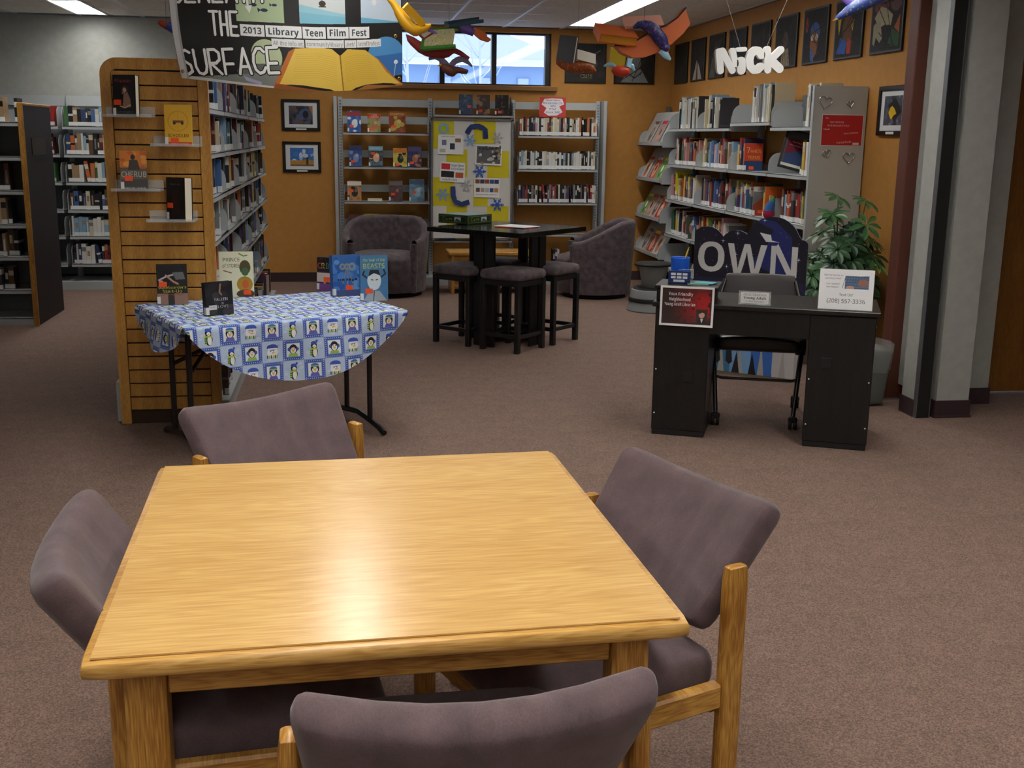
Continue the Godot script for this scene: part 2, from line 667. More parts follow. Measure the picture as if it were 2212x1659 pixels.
func ceiling_lamps() -> void:
	var lens := mat("lamp_lens", rgb(240, 246, 255), 0.3)
	lens.emission_enabled = true
	lens.emission = rgb(236, 244, 255)
	lens.emission_energy_multiplier = 1.5
	var frame := mat("lamp_frame", rgb(228, 232, 236), 0.4)
	var blade := mat("lamp_louver", rgb(232, 236, 240), 0.3)
	# recessed housing, open below
	var gf := Geo.new()
	for s in [-1, 1]:
		gf.span(Vector3(s * 0.152, -0.004, -0.609), Vector3(s * 0.14, 0.1, 0.609))
		gf.span(Vector3(-0.14, -0.004, s * 0.609), Vector3(0.14, 0.1, s * 0.597))
	gf.span(Vector3(-0.152, 0.1, -0.609), Vector3(0.152, 0.108, 0.609))
	var mf := gf.mesh()
	var gp := Geo.new()
	gp.span(Vector3(-0.138, 0.09, -0.595), Vector3(0.138, 0.096, 0.595))
	var mp := gp.mesh()
	var gl := Geo.new()
	for k in 15:
		gl.span(Vector3(-0.139, 0.0, -0.5605 + k * 0.08), Vector3(0.139, 0.026, -0.5585 + k * 0.08))
	for x in [-0.047, 0.047]:
		gl.span(Vector3(x - 0.001, 0.0, -0.595), Vector3(x + 0.001, 0.026, 0.595))
	var ml := gl.mesh()
	# first lamp of each run and how many follow one another
	var rows := [[-2.41, "far left", [[-11.39, 3], [-2.85, 5]]], [0.035, "middle", [[-10.8, 1], [-6.3, 9]]], [2.475, "right-hand", [[-11.11, 4], [-5.6, 7]]]]
	for r in rows:
		var zs := []
		for run in r[2]:
			for k in run[1]:
				zs.append(run[0] + k * 1.22)
		for k in zs.size():
			var z: float = zs[k]
			var o := thing("ceiling_light", "long recessed fluorescent fitting, %s from the back wall in the %s row" % [ordinal(k), r[1]], "ceiling light", Vector3(r[0], CEIL, z), 0, "recessed ceiling lights")
			put_mesh(o, "frame", mf, frame)
			put_mesh(o, "diffuser", mp, lens)
			put_mesh(o, "louver", ml, blade)
			lamp_places.append(Vector2(r[0], z))
			var l := AreaLight3D.new()
			l.name = "lamp_glow"
			l.area_size = Vector2(0.26, 1.17)
			l.position = Vector3(0, 0.084, 0)
			l.rotation_degrees = Vector3(-90, 0, 0)
			l.light_color = rgb(255, 247, 232)
			l.light_energy = LAMP
			l.area_range = 20.0
			l.shadow_enabled = true
			o.add_child(l, true)

# ---------------------------------------------------------------- room shell
func room() -> void:
	var g := Geo.new()
	g.span(Vector3(-7.5, -0.1, -12.4), Vector3(7.0, 0, 4.2))
	struct("floor", g, M.carpet)
	g = Geo.new()
	# slab left open where the lamps are let in
	var cut := [-7.5]
	for x in [-2.41, 0.035, 2.475]:
		cut.append(x - 0.1525)
		cut.append(x + 0.1525)
		var zs := []
		for q in lamp_places:
			if absf(q.x - x) < 0.01:
				zs.append(q.y)
		zs.sort()
		var z0 := -12.4
		for z in zs:
			if z - 0.61 > z0 + 0.001:
				g.span(Vector3(x - 0.1525, CEIL + 0.012, z0), Vector3(x + 0.1525, CEIL + 0.15, z - 0.61))
			z0 = z + 0.61
		g.span(Vector3(x - 0.1525, CEIL + 0.012, z0), Vector3(x + 0.1525, CEIL + 0.15, 4.2))
		g.span(Vector3(x - 0.1525, CEIL + 0.11, -12.4), Vector3(x + 0.1525, CEIL + 0.15, 4.2))
	cut.append(7.0)
	for i in range(0, cut.size(), 2):
		g.span(Vector3(cut[i], CEIL + 0.012, -12.4), Vector3(cut[i + 1], CEIL + 0.15, 4.2))
	var ceil := struct("ceiling", g, M.ceiling_tile)
	# lay-in tiles and the bars between them, as far as they show
	var gt := Geo.new()
	gt.cbox(Vector3(0, 0, 0), Vector3(0.592, 0.014, 0.592), 0.003)
	var tile := gt.mesh()
	gt = Geo.new()
	gt.cbox(Vector3(0, 0, 0), Vector3(0.287, 0.014, 0.592), 0.003)
	var half := gt.mesh()
	var x0 := 2.322 - 0.61 * 10
	for i in 13:
		var x := x0 + 0.61 * i
		for k in 5:
			var z := BACK + 0.16 + 0.61 * (k + 0.5)
			var lamp := false
			for lx in [-2.41, 0.035, 2.475]:
				if absf(x + 0.1525 - lx) < 0.1:
					lamp = true
			if x + 0.305 > RIGHT:
				continue
			var o := put_mesh(ceil, "ceiling_tile", half if lamp else tile, M.ceiling_tile)
			o.position = Vector3(x + (0.4575 if lamp else 0.305), CEIL + 0.008, z)
	var gb := Geo.new()
	gb.span(Vector3(-0.012, 0, -1.6), Vector3(0.012, 0.012, 1.6))
	var bar := gb.mesh()
	for i in 13:
		var o := put_mesh(ceil, "grid_bar", bar, M.grid_bar)
		o.position = Vector3(x0 + 0.61 * i, CEIL - 0.001, BACK + 1.6)
		if x0 + 0.61 * i > RIGHT:
			o.queue_free()
	gb = Geo.new()
	gb.span(Vector3(-3.6, 0, -0.012), Vector3(3.6, 0.01, 0.012))
	bar = gb.mesh()
	for k in 6:
		var o := put_mesh(ceil, "cross_bar", bar, M.grid_bar)
		o.position = Vector3(-0.03, CEIL, BACK + 0.16 + 0.61 * k)
	# back wall round the window opening: x 0.30 .. 2.25, y 2.09 .. 2.64
	g = Geo.new()
	g.span(Vector3(-1.3, 0, BACK), Vector3(RIGHT + 0.2, 2.09, BACK - 0.2))
	g.span(Vector3(-1.3, 2.09, BACK), Vector3(-0.62, CEIL, BACK - 0.2))
	g.span(Vector3(2.235, 2.09, BACK), Vector3(RIGHT + 0.2, CEIL, BACK - 0.2))
	g.span(Vector3(-0.62, 2.635, BACK), Vector3(2.235, CEIL, BACK - 0.2))
	struct("wall_back", g, M.orange_paint)
	g = Geo.new()
	g.span(Vector3(-7.5, 0, BACK), Vector3(-1.3, CEIL, BACK - 0.2))
	struct("wall_back_left", g, M.grey_paint)
	g = Geo.new()
	g.span(Vector3(RIGHT, 0, -6.5), Vector3(RIGHT + 0.2, CEIL, BACK))
	struct("wall_right", g, M.orange_paint)
	g = Geo.new()
	g.span(Vector3(-7.5, 0, BACK), Vector3(-7.3, CEIL, 4.2))
	struct("wall_left", g, M.grey_paint)
	g = Geo.new()
	g.span(Vector3(-7.5, 0, 4.0), Vector3(7.0, CEIL, 4.2))
	struct("wall_front", g, M.grey_paint)
	g = Geo.new()
	g.span(Vector3(6.8, 0, -6.5), Vector3(7.0, CEIL, 4.2))
	struct("wall_far_right", g, M.grey_paint)
	# wall with the door, beside the corner
	g = Geo.new()
	g.span(Vector3(RIGHT + 0.2, 0, -6.38), Vector3(3.915, CEIL, -6.55))
	g.span(Vector3(3.915, 2.1, -6.38), Vector3(5.1, CEIL, -6.55))
	g.span(Vector3(5.1, 0, -6.38), Vector3(7.0, CEIL, -6.55))
	struct("wall_door", g, M.grey_paint)
	g = Geo.new()
	g.span(Vector3(3.915, 0, -6.33), Vector3(4.0, 2.1, -6.52))
	g.span(Vector3(5.02, 0, -6.33), Vector3(5.1, 2.1, -6.52))
	g.span(Vector3(4.0, 2.03, -6.33), Vector3(5.02, 2.1, -6.52))
	var d := struct("door_1", g, M.dark_jamb)
	tag(d, "brown wooden door in a dark frame at the far right", "door")
	g = Geo.new()
	g.span(Vector3(4.0, 0.012, -6.38), Vector3(5.02, 2.03, -6.43))
	var leaf := put(d, "door_leaf", g, M.door_wood)
	g = Geo.new()
	g.span(Vector3(4.03, 0.03, -6.376), Vector3(4.99, 0.3, -6.381))
	put(leaf, "kick_plate", g, M.door_wood)
	for k in 4:
		for yy in [0.06, 0.275]:
			g = Geo.new()
			g.lathe([Vector2(0.001, 0.003), Vector2(0.005, 0.0)], 8)
			var s := put(leaf, "screw", g, M.chrome)
			s.position = Vector3(4.09 + k * 0.28, yy, -6.377)
			s.rotation_degrees.x = 90
	# end of the folding partition, brown steel post and the pilaster beside it
	g = Geo.new()
	g.cbox(Vector3(3.354, CEIL / 2, -6.335), Vector3(0.108, CEIL, 0.11), 0.006)
	var post := struct("column_brown", g, M.brown_steel)
	g = Geo.new()
	g.span(Vector3(3.29, 0, -6.275), Vector3(3.42, 0.012, -6.4))
	put(post, "foot_plate", g, M.chrome)
	g = Geo.new()
	g.span(Vector3(3.255, 0.1, -5.845), Vector3(3.33, CEIL, -6.0))
	var part := struct("wall_partition", g, M.grey_paint)
	g = Geo.new()
	g.span(Vector3(3.247, 0, -5.845), Vector3(3.335, 0.1, -6.008))
	put(part, "base", g, M.burgundy_base)
	g = Geo.new()
	g.span(Vector3(3.253, 0, -5.815), Vector3(3.332, CEIL, -5.845))
	put(part, "seal_strip", g, M.black_rubber)
	g = Geo.new()
	for x in [3.25, 3.331]:
		g.span(Vector3(x, 0, -5.81), Vector3(x + 0.004, CEIL, -5.85))
	put(part, "edge_trim", g, mat("dull_alloy", rgb(120, 122, 126), 0.4, 0.6))
	g = Geo.new()
	g.span(Vector3(3.375, 0.1, -5.82), Vector3(3.575, CEIL, -6.45))
	struct("column_grey", g, M.grey_paint)
	g = Geo.new()
	g.span(Vector3(3.575, 0.1, -6.12), Vector3(3.88, CEIL, -6.45))
	struct("wall_return", g, M.grey_paint)
	# base boards
	g = Geo.new()
	g.span(Vector3(3.365, 0, -5.81), Vector3(3.585, 0.1, -6.12))
	g.span(Vector3(3.36, 0, -5.8), Vector3(3.59, 0.012, -6.12))
	struct("baseboard_column", g, M.burgundy_base)
	g = Geo.new()
	g.span(Vector3(3.585, 0, -6.11), Vector3(3.89, 0.1, -6.2))
	struct("baseboard_return", g, M.burgundy_base)
	g = Geo.new()
	g.span(Vector3(-7.3, 0, BACK + 0.012), Vector3(RIGHT, 0.1, BACK))
	struct("baseboard_back", g, M.burgundy_base)
	g = Geo.new()
	g.span(Vector3(RIGHT - 0.012, 0, -6.5), Vector3(RIGHT, 0.1, BACK + 0.012))
	struct("baseboard_right", g, M.burgundy_base)

func window_and_outside() -> void:
	# dark frame with four panes; sill board below
	var w := Geo.new()
	var z := BACK - 0.1
	w.span(Vector3(-0.62, 2.09, z - 0.04), Vector3(2.235, 2.105, z + 0.04))
	w.span(Vector3(-0.62, 2.615, z - 0.04), Vector3(2.235, 2.635, z + 0.04))
	for x in [-0.6, 0.06, 0.5, 1.07, 1.625, 2.205]:
		w.span(Vector3(x - 0.026, 2.1, z - 0.045), Vector3(x + 0.026, 2.63, z + 0.045))
	var o := struct("window_1", w, M.black_metal)
	tag(o, "high strip window with black frame showing pale snowy building", "window")
	var xs := [-0.6, 0.06, 0.5, 1.07, 1.625, 2.205]
	for k in 5:
		var g := Geo.new()
		g.span(Vector3(xs[k] + 0.026, 2.105, z - 0.003), Vector3(xs[k + 1] - 0.026, 2.615, z + 0.003))
		put(o, "pane", g, M.window_glass)
	var g := Geo.new()
	g.cbox(Vector3(0.82, 2.06, BACK + 0.022), Vector3(2.96, 0.045, 0.05), 0.004)
	struct("trim_1", g, mat("sill_wood", rgb(142, 100, 52), 0.5))
	# house across the yard under snow
	var h := thing("neighbouring_house", "pale blue house with snowy roof outside the high window", "building", Vector3(0, -1.0, -34))
	g = Geo.new()
	g.span(Vector3(-9, 0, -6), Vector3(14, 4.6, 0))
	put(h, "wall", g, mat("house_wall", rgb(136, 170, 214), 0.8))
	g = Geo.new()
	g.extrude(PackedVector2Array([Vector2(-9.6, 4.7), Vector2(6.9, 4.7), Vector2(6.7, 4.8), Vector2(4.6, 5.55), Vector2(1.0, 6.8), Vector2(-9.6, 6.8)]), 0.4, Vector3(0, 0, 0.3))
	put(h, "roof", g, mat("snow", rgb(196, 206, 220), 0.9))
	g = Geo.new()
	g.span(Vector3(-9.6, 4.6, 0.52), Vector3(14.2, 4.75, 0.6))
	put(h, "gutter", g, mat("house_trim", rgb(214, 224, 236), 0.7))
	for x in [2.87, 4.04, 5.21]:
		g = Geo.new()
		g.span(Vector3(x, 3.3, 0.0), Vector3(x + 0.39, 4.28, 0.05))
		var f := put(h, "window_frame", g, mat("house_frame", rgb(120, 150, 205), 0.7))
		g = Geo.new()
		g.span(Vector3(x + 0.035, 3.335, 0.045), Vector3(x + 0.355, 4.245, 0.06))
		put(f, "pane", g, mat("house_pane", rgb(176, 198, 224), 0.3))
	g = Geo.new()
	g.span(Vector3(-60, -1.3, -90), Vector3(60, -1.0, BACK - 0.6))
	var s := struct("ground", g, M.snow)
	s.position.y = -0.2
	# bare trees in front of it
	for tr in [[-0.4, -24.0, 5], [1.3, -23.0, 9], [3.0, -25.0, 14]]:
		var rg := RandomNumberGenerator.new()
		rg.seed = tr[2]
		var t := thing("bare_tree", "bare pale tree outside the window, %s from the left" % ordinal([5, 9, 14].find(tr[2])), "tree", Vector3(tr[0], -1.2, tr[1]))
		g = Geo.new()
		g.tube([Vector3(0, 0, 0), Vector3(0.05, 2.5, 0), Vector3(-0.02, 6.0, 0.1)], 0.05, 6, true, 0.02)
		var bark := mat("bark", rgb(190, 204, 222), 0.9)
		put(t, "trunk", g, bark)
		for k in 22:
			g = Geo.new()
			var y := rg.randf_range(1.8, 5.4)
			var a := rg.randf() * TAU
			var l := rg.randf_range(0.6, 1.5)
			var d := Vector3(cos(a), 0.9, sin(a)).normalized()
			var p := Vector3(0.02, y, 0)
			g.tube([p, p + d * l * 0.5, p + d * l + Vector3(0, 0.3, 0)], 0.018, 5, true, 0.005)
			put(t, "branch", g, bark)
# ---------------------------------------------------------------- reading table and chairs in front
func reading_table() -> void:
	var t := thing("reading_table", "square oak reading table with bright glossy top in front", "table", Vector3(0.059, 0, -2.26), 2.24)
	var g := Geo.new()
	g.rbox(Vector3(1.02, 0.036, 1.1), 0.016, 10, func(p: Vector3) -> Vector3: return p + Vector3(0, 0.722, 0))
	put(t, "edge_band", g, M.oak_band)
	g = Geo.new()
	g.box(Vector3(0, 0.7395, 0), Vector3(0.984, 0.003, 1.064))
	put(t, "tabletop", g, M.oak_top)
	g = Geo.new()
	g.cbox(Vector3(0, 0, 0), Vector3(0.068, 0.704, 0.068), 0.006)
	var leg := g.mesh()
	for sx in [-1, 1]:
		for sz in [-1, 1]:
			var o := put_mesh(t, "leg", leg, M.oak_v)
			o.position = Vector3(sx * 0.418, 0.352, sz * 0.458)
	g = Geo.new()
	g.cbox(Vector3(0, 0, 0), Vector3(0.766, 0.062, 0.022), 0.003)
	for s in [-1, 1]:
		var o := put_mesh(t, "apron", g.mesh(), M.oak_h)
		o.position = Vector3(0, 0.672, s * 0.466)
		o = put_mesh(t, "apron", g.mesh(), M.oak_h)
		o.position = Vector3(s * 0.426, 0.672, 0)
		o.rotation_degrees.y = 90
		o.scale.x = 1.1

func make_chair(label: String, at: Vector3, turn: float) -> void:
	var c := thing("reading_chair", label, "chair", at, turn, "plum upholstered chairs round the oak table")
	var g := Geo.new()
	# tilted, hollow backrest, wider at the top
	g.rbox(Vector3(0.515, 0.315, 0.08), 0.036, 10, func(p: Vector3) -> Vector3:
		var k := clampf((p.y + 0.155) / 0.31, 0, 1)
		var x := p.x * lerpf(0.92, 1.03, k)
		var z := p.z - 0.05 * (1.0 - pow(absf(p.x) / 0.27, 2.0))
		var q := Vector3(x, p.y, z + 0.012).rotated(Vector3.RIGHT, deg_to_rad(-35))
		return q + Vector3(0, 0.677, -0.266))
	put(c, "backrest", g, M.plum_fabric)
	g = Geo.new()
	g.rbox(Vector3(0.486, 0.1, 0.47), 0.04, 8, func(p: Vector3) -> Vector3:
		var dome := 0.018 * (1 - pow(p.x / 0.25, 2)) * (1 - pow(p.z / 0.24, 2)) if p.y > 0 else 0.0
		return p + Vector3(0, 0.452 + dome, 0.01))
	put(c, "seat", g, M.plum_fabric)
	g = Geo.new()
	g.rbox(Vector3(0.034, 0.70, 0.058), 0.015, 8, func(p: Vector3) -> Vector3: return p + Vector3(0, 0.35, 0))
	var post := g.mesh()
	g = Geo.new()
	g.rbox(Vector3(0.034, 0.45, 0.05), 0.012, 6, func(p: Vector3) -> Vector3: return p + Vector3(0, 0.225, 0))
	var front := g.mesh()
	g = Geo.new()
	g.cbox(Vector3(0, 0, 0), Vector3(0.03, 0.058, 0.40), 0.006)
	var rail := g.mesh()
	for s in [-1, 1]:
		var o := put_mesh(c, "back_post", post, M.oak_v)
		o.position = Vector3(s * 0.268, 0, -0.23)
		o = put_mesh(c, "front_leg", front, M.oak_v)
		o.position = Vector3(s * 0.268, 0, 0.225)
		o = put_mesh(c, "side_rail", rail, M.oak_h)
		o.position = Vector3(s * 0.268, 0.415, 0)
	g = Geo.new()
	g.cbox(Vector3(0, 0, 0), Vector3(0.50, 0.05, 0.026), 0.004)
	for z in [-0.21, 0.21]:
		var o := put_mesh(c, "cross_rail", g.mesh(), M.oak_h)
		o.position = Vector3(0, 0.385, z)

func reading_chairs() -> void:
	make_chair("plum chair at the table's right side, its tilted backrest fully in view", Vector3(0.478, 0, -2.235), -67.9)
	make_chair("plum chair in the nearest place, seen from behind at the bottom edge", Vector3(0.165, 0, -1.755), -178.0)
	make_chair("plum chair tucked in at the table's left side", Vector3(-0.195, 0, -2.17), 96)
	make_chair("plum chair turned aslant behind the far edge of the oak table", Vector3(-0.045, 0, -2.985), 38)

# ---------------------------------------------------------------- books
const TINTS := [["black", 24, 24, 28], ["dark navy", 30, 36, 58], ["navy blue", 46, 60, 100], ["blue", 62, 98, 152], ["light blue", 128, 166, 198], ["teal", 50, 104, 110], ["green", 66, 108, 68], ["dark green", 34, 58, 44], ["yellow", 206, 180, 76], ["orange", 190, 104, 56], ["red", 152, 46, 44], ["dark red", 92, 34, 36], ["pink", 196, 140, 150], ["purple", 84, 66, 104], ["white", 212, 212, 208], ["cream", 204, 192, 162], ["grey", 124, 124, 126], ["brown", 92, 68, 52], ["tan", 158, 130, 98], ["charcoal", 52, 52, 58]]

func tint(i: int) -> Color:
	return rgb(TINTS[i][1], TINTS[i][2], TINTS[i][3])

# spine looks to +z at z = 0, foot at y = 0, middle of the thickness at x = 0
func book_geo(t: float, h: float, d: float, k: int, band: int, style: int, g: Geo = null) -> Geo:
	if g == null:
		g = Geo.new()
	var b := 0.0022
	g.col = tint(k).srgb_to_linear()
	g.span(Vector3(-t / 2, 0, -d), Vector3(-t / 2 + b, h, 0))
	g.span(Vector3(t / 2 - b, 0, -d), Vector3(t / 2, h, 0))
	g.span(Vector3(-t / 2 + b, 0, -b), Vector3(t / 2 - b, h, 0))
	if band >= 0:
		g.col = tint(band).srgb_to_linear()
		var y0: float = [0.45, 0.62, 0.25, 0.5, 0.7][style % 5] * h
		var y1: float = y0 + [0.3, 0.22, 0.5, 0.1, 0.25][style % 5] * h
		var hw: float = t * ([0.28, 0.5, 0.18, 0.5, 0.5][style % 5])
		g.quad(Vector3(-hw, y1, 0.0004), Vector3(hw, y1, 0.0004), Vector3(hw, y0, 0.0004), Vector3(-hw, y0, 0.0004))
		if style % 5 >= 3:
			for s in [-1, 1]:
				var x: float = s * (t / 2 + 0.0004)
				if s > 0:
					g.quad(Vector3(x, y1, 0), Vector3(x, y1, -d), Vector3(x, y0, -d), Vector3(x, y0, 0))
				else:
					g.quad(Vector3(x, y1, -d), Vector3(x, y1, 0), Vector3(x, y0, 0), Vector3(x, y0, -d))
	g.col = rgb(214, 206, 186).srgb_to_linear()
	g.span(Vector3(-t / 2 + b, 0.002, -d + 0.003), Vector3(t / 2 - b, h - 0.003, -b))
	g.col = Color(1, 1, 1)
	return g

func label_geo(t: float) -> Geo:
	var g := Geo.new()
	var e := 0.0007
	g.span(Vector3(-t / 2 - e, 0.004, -0.022), Vector3(t / 2 + e, 0.04, e))
	return g

var mass: Geo

# fills one length of shelf. dir: along the shelf; face: turn of the books about y.
# o: {from, to, pitch, palette, gap, deep, size, where, group, first, lean, show}
func fill_shelf(at: Vector3, dir: Vector3, length: float, turn: float, rg: RandomNumberGenerator, o: Dictionary) -> void:
	var s := 0.004
	var i := 0
	var best: float = o.get("edge", -1e9)
	while s < length:
		var t := rg.randf_range(o.get("t0", 0.016), o.get("t1", 0.042))
		var h := rg.randf_range(o.get("h0", 0.185), o.get("h1", 0.235))
		var d := rg.randf_range(0.12, 0.165)
		var k: int = o.palette[rg.randi() % o.palette.size()]
		var band: int = [14, 15, 16, -1, 0, 18, -1, 14][rg.randi() % 8]
		var st := rg.randi() % 5
		var inset := rg.randf_range(0.0, o.get("ragged", 0.012))
		var lean := 0.0
		if rg.randf() < o.get("leaning", 0.06):
			lean = rg.randf_range(0.08, 0.2)
			s += h * sin(lean)
		for sk in o.get("skip", []):
			if s + t > sk[0] and s < sk[1]:
				s = sk[1]
		if s + t > length - 0.004:
			break
		var b := Basis(Vector3.UP, deg_to_rad(turn))
		var p: Vector3 = at + dir * (s + t / 2) - b.z * inset
		var own: bool = o.keep.call(p, t, b) if o.has("keep") else true
		var xf := Transform3D(b * Basis(Vector3.BACK, lean * (-1.0 if b.x.dot(dir) < 0 else 1.0)), p + Vector3(0, 0.0008 + (t / 2 * sin(lean)), 0))
		if own:
			var bk := put(self, o.get("called", "book"), book_geo(t, h, d, k, band, st), M.print)
			bk.transform = xf
			tag(bk, "%s %s, %s %s" % [TINTS[k][0], o.get("word", "book"), ordinal(i), o.where], o.get("category", "book"), o.group)
			if rg.randf() < o.get("labels", 0.9):
				put(bk, "spine_label", label_geo(t), M.label_white)
		else:
			if mass == null:
				mass = Geo.new()
			mass.xf = xf
			book_geo(t, h, d, k, band, st, mass)
			mass.col = rgb(222, 224, 226).srgb_to_linear()
			mass.span(Vector3(-t / 2 - 0.0007, 0.004, -0.022), Vector3(t / 2 + 0.0007, 0.04, 0.0007))
			mass.xf = Transform3D()
		i += 1
		s += t + rg.randf_range(0.0008, 0.0025)
		if rg.randf() < o.get("gap", 0.04):
			s += rg.randf_range(0.02, o.get("gap_to", 0.1))

# a book or case standing with its printed front toward +z; lower edge at y = 0, front at z = 0
func cover_book(called: String, label: String, art: Pic, at: Vector3, turn: float, w: float, h: float, t: float, spine: int, group: String, sticker := Vector2(-1, -1), lean := -6.0, category := "book") -> Node3D:
	var o := thing(called, label, category, at, turn, group)
	var body := Node3D.new()
	var g := Geo.new()
	var b := 0.0025
	g.col = tint(spine).srgb_to_linear()
	g.span(Vector3(-w / 2, 0, -b), Vector3(w / 2, h, 0))
	g.span(Vector3(-w / 2, 0, -t), Vector3(w / 2, h, -t + b))
	g.span(Vector3(-w / 2, 0, -t + b), Vector3(-w / 2 + b, h, -b))
	var base := Transform3D(Basis(Vector3.RIGHT, deg_to_rad(lean)), Vector3(0, 0.0008 + t * sin(deg_to_rad(maxf(0.0, -lean))) * 0.0, 0))
	body.free()
	var parts := [put(o, "cover", g, M.print)]
	g = Geo.new()
	g.span(Vector3(-w / 2 + b, 0.002, -t + b), Vector3(w / 2 - 0.004, h - 0.003, -b))
	parts.append(put(o, "page_block", g, M.page_block))
	g = Geo.new()
	g.quad(Vector3(-w / 2, h, 0.0006), Vector3(w / 2, h, 0.0006), Vector3(w / 2, 0, 0.0006), Vector3(-w / 2, 0, 0.0006))
	parts.append(put(o, "cover_print", g, printed("cover_%d" % o.get_index(), art, 0.4)))
	g = Geo.new()
	g.span(Vector3(-w / 2 - 0.0007, 0.006, -0.02), Vector3(-w / 2 + 0.016, 0.042, 0.0012))
	parts.append(put(o, "spine_label", g, M.label_white))
	if sticker.x >= 0:
		g = Geo.new()
		var c := Vector3((sticker.x - 0.5) * w, sticker.y * h, 0.001)
		g.span(c + Vector3(-0.02, -0.013, -0.0008), c + Vector3(0.02, 0.013, 0.0008))
		parts.append(put(o, "orange_sticker", g, M.orange_sticker))
	for p in parts:
		p.transform = base * p.transform
	return o

# ---------------------------------------------------------------- slat panel and the bookcase behind it
func slat_panel_bookcase() -> void:
	var p := thing("slat_display_panel", "tall oak slat panel with rounded top closing the bookcase end", "display panel", Vector3(-0.945, 0, -6.12))
	var hw := 0.267
	var outer := PackedVector2Array()
	var inner := PackedVector2Array()
	var ring := func(half: float, top: float, bottom: float, r: float) -> PackedVector2Array:
		var q := PackedVector2Array([Vector2(-half, bottom)])
		for i in 9:
			var a := PI - PI / 2 * i / 8
			q.append(Vector2(-half + r + r * cos(a), top - r + r * sin(a)))
		for i in 9:
			var a := PI / 2 - PI / 2 * i / 8
			q.append(Vector2(half - r + r * cos(a), top - r + r * sin(a)))
		q.append(Vector2(half, bottom))
		return q
	outer = ring.call(hw, 1.925, 0.004, 0.085)
	inner = ring.call(hw - 0.052, 1.868, 0.004, 0.03)
	inner.reverse()
	# frame: outer outline down one side and back along the inner one
	var frame := outer.duplicate()
	frame.append_array(inner)
	var g := Geo.new()
	g.extrude(frame, 0.034)
	put(p, "frame", g, M.slat_oak)
	g = Geo.new()
	g.extrude(ring.call(hw - 0.01, 1.915, 0.004, 0.075), 0.012, Vector3(0, 0, -0.012))
	put(p, "backing_board", g, mat("groove_dark", rgb(58, 38, 22), 0.8))
	g = Geo.new()
	g.cbox(Vector3(0, 0, 0), Vector3(0.424, 0.0675, 0.016), 0.002)
	var slat := g.mesh()
	for i in 24:
		var y := 1.827 - 0.0745 * i
		if y < 0.05:
			g = Geo.new()
			g.cbox(Vector3(0, 0, 0), Vector3(0.424, 0.1, 0.016), 0.002)
			slat = g.mesh()
			y = 0.06
		var o := put_mesh(p, "slat", slat, M.slat_oak)
		o.position = Vector3(0, y, 0.003)
	# hooked clear shelves and the books on them
	var names := ["uppermost clear plastic shelf hooked on the slat panel, left side", "clear plastic shelf under the yellow book on the slat panel", "clear plastic shelf under the orange and grey book", "lowest clear plastic shelf on the slat panel, right side"]
	var sp := [[-1.068, 1.632], [-0.839, 1.49], [-1.045, 1.263], [-0.88, 1.107]]
	for i in 4:
		var s := thing("acrylic_shelf", names[i], "shelf", Vector3(sp[i][0], sp[i][1], -6.1), 0, "clear shelves on the slat panel")
		g = Geo.new()
		g.span(Vector3(-0.122, -0.004, 0.006), Vector3(0.122, 0, 0.125))
		put(s, "tray", g, M.clear_plastic)
		g = Geo.new()
		g.span(Vector3(-0.122, 0.0, 0.006), Vector3(0.122, 0.05, 0.009))
		put(s, "back_plate", g, M.clear_plastic)
		g = Geo.new()
		g.span(Vector3(-0.122, 0.0, 0.122), Vector3(0.122, 0.012, 0.125))
		put(s, "front_lip", g, M.clear_plastic)
	var c := Pic.new(96, 144, rgb(34, 34, 38))
	c.scribble(9, 14, 76, 13, rgb(120, 52, 62), 3)
	c.poly([Vector2(40, 44), Vector2(58, 42), Vector2(62, 60), Vector2(74, 84), Vector2(76, 112), Vector2(34, 112), Vector2(38, 84)], rgb(150, 118, 100))
	c.disc(50, 50, 13, 14, rgb(70, 52, 46))
	c.disc(50, 53, 8, 9, rgb(196, 156, 134))
	c.poly([Vector2(30, 70), Vector2(46, 66), Vector2(40, 112), Vector2(22, 112)], rgb(22, 22, 26))
	c.line([Vector2(30, 108), Vector2(50, 114), Vector2(74, 104)], 5, rgb(198, 176, 150))
	c.scribble(16, 126, 62, 5, rgb(110, 110, 114), 4)
	cover_book("display_book", "dark book with a girl on its cover, top of slat panel", c, Vector3(-1.085, 1.632, -6.025), -20, 0.125, 0.205, 0.04, 0, "books on the slat panel", Vector2(0.2, 0.34), -3)
	c = Pic.new(96, 144, rgb(222, 172, 42))
	c.disc(48, 58, 37, 37, rgb(204, 152, 34))
	c.disc(48, 58, 33, 33, rgb(222, 172, 42))
	c.line([Vector2(48, 22), Vector2(48, 94)], 2, rgb(204, 152, 34))
	c.rect(30, 55, 38, 8, rgb(120, 84, 50))
	c.disc(35, 65, 5, 5, rgb(60, 50, 44))
	c.disc(63, 65, 5, 5, rgb(60, 50, 44))
	c.text("SCHOOLED", 48, 103, 11, rgb(40, 34, 24), 1, 74)
	c.rect(0, 132, 96, 12, rgb(196, 40, 44))
	c.text("GORDON KORMAN", 52, 135, 6, rgb(232, 190, 150), 1, 62)
	cover_book("display_book", "yellow book with black title and red foot on slat panel", c, Vector3(-0.828, 1.49, -6.03), -4, 0.135, 0.205, 0.022, 8, "books on the slat panel", Vector2(0.36, 0.13), -4)
	c = Pic.new(96, 144, rgb(84, 78, 70))
	c.rect(0, 0, 96, 62, rgb(206, 118, 36))
	c.blot(26, [rgb(222, 140, 50), rgb(190, 96, 26), rgb(228, 156, 70)], 6, 14, 4)
	c.rect(0, 66, 96, 78, rgb(96, 88, 76))
	c.poly([Vector2(28, 70), Vector2(34, 34), Vector2(62, 34), Vector2(72, 70)], rgb(58, 48, 42))
	c.disc(47, 24, 8, 10, rgb(40, 32, 30))
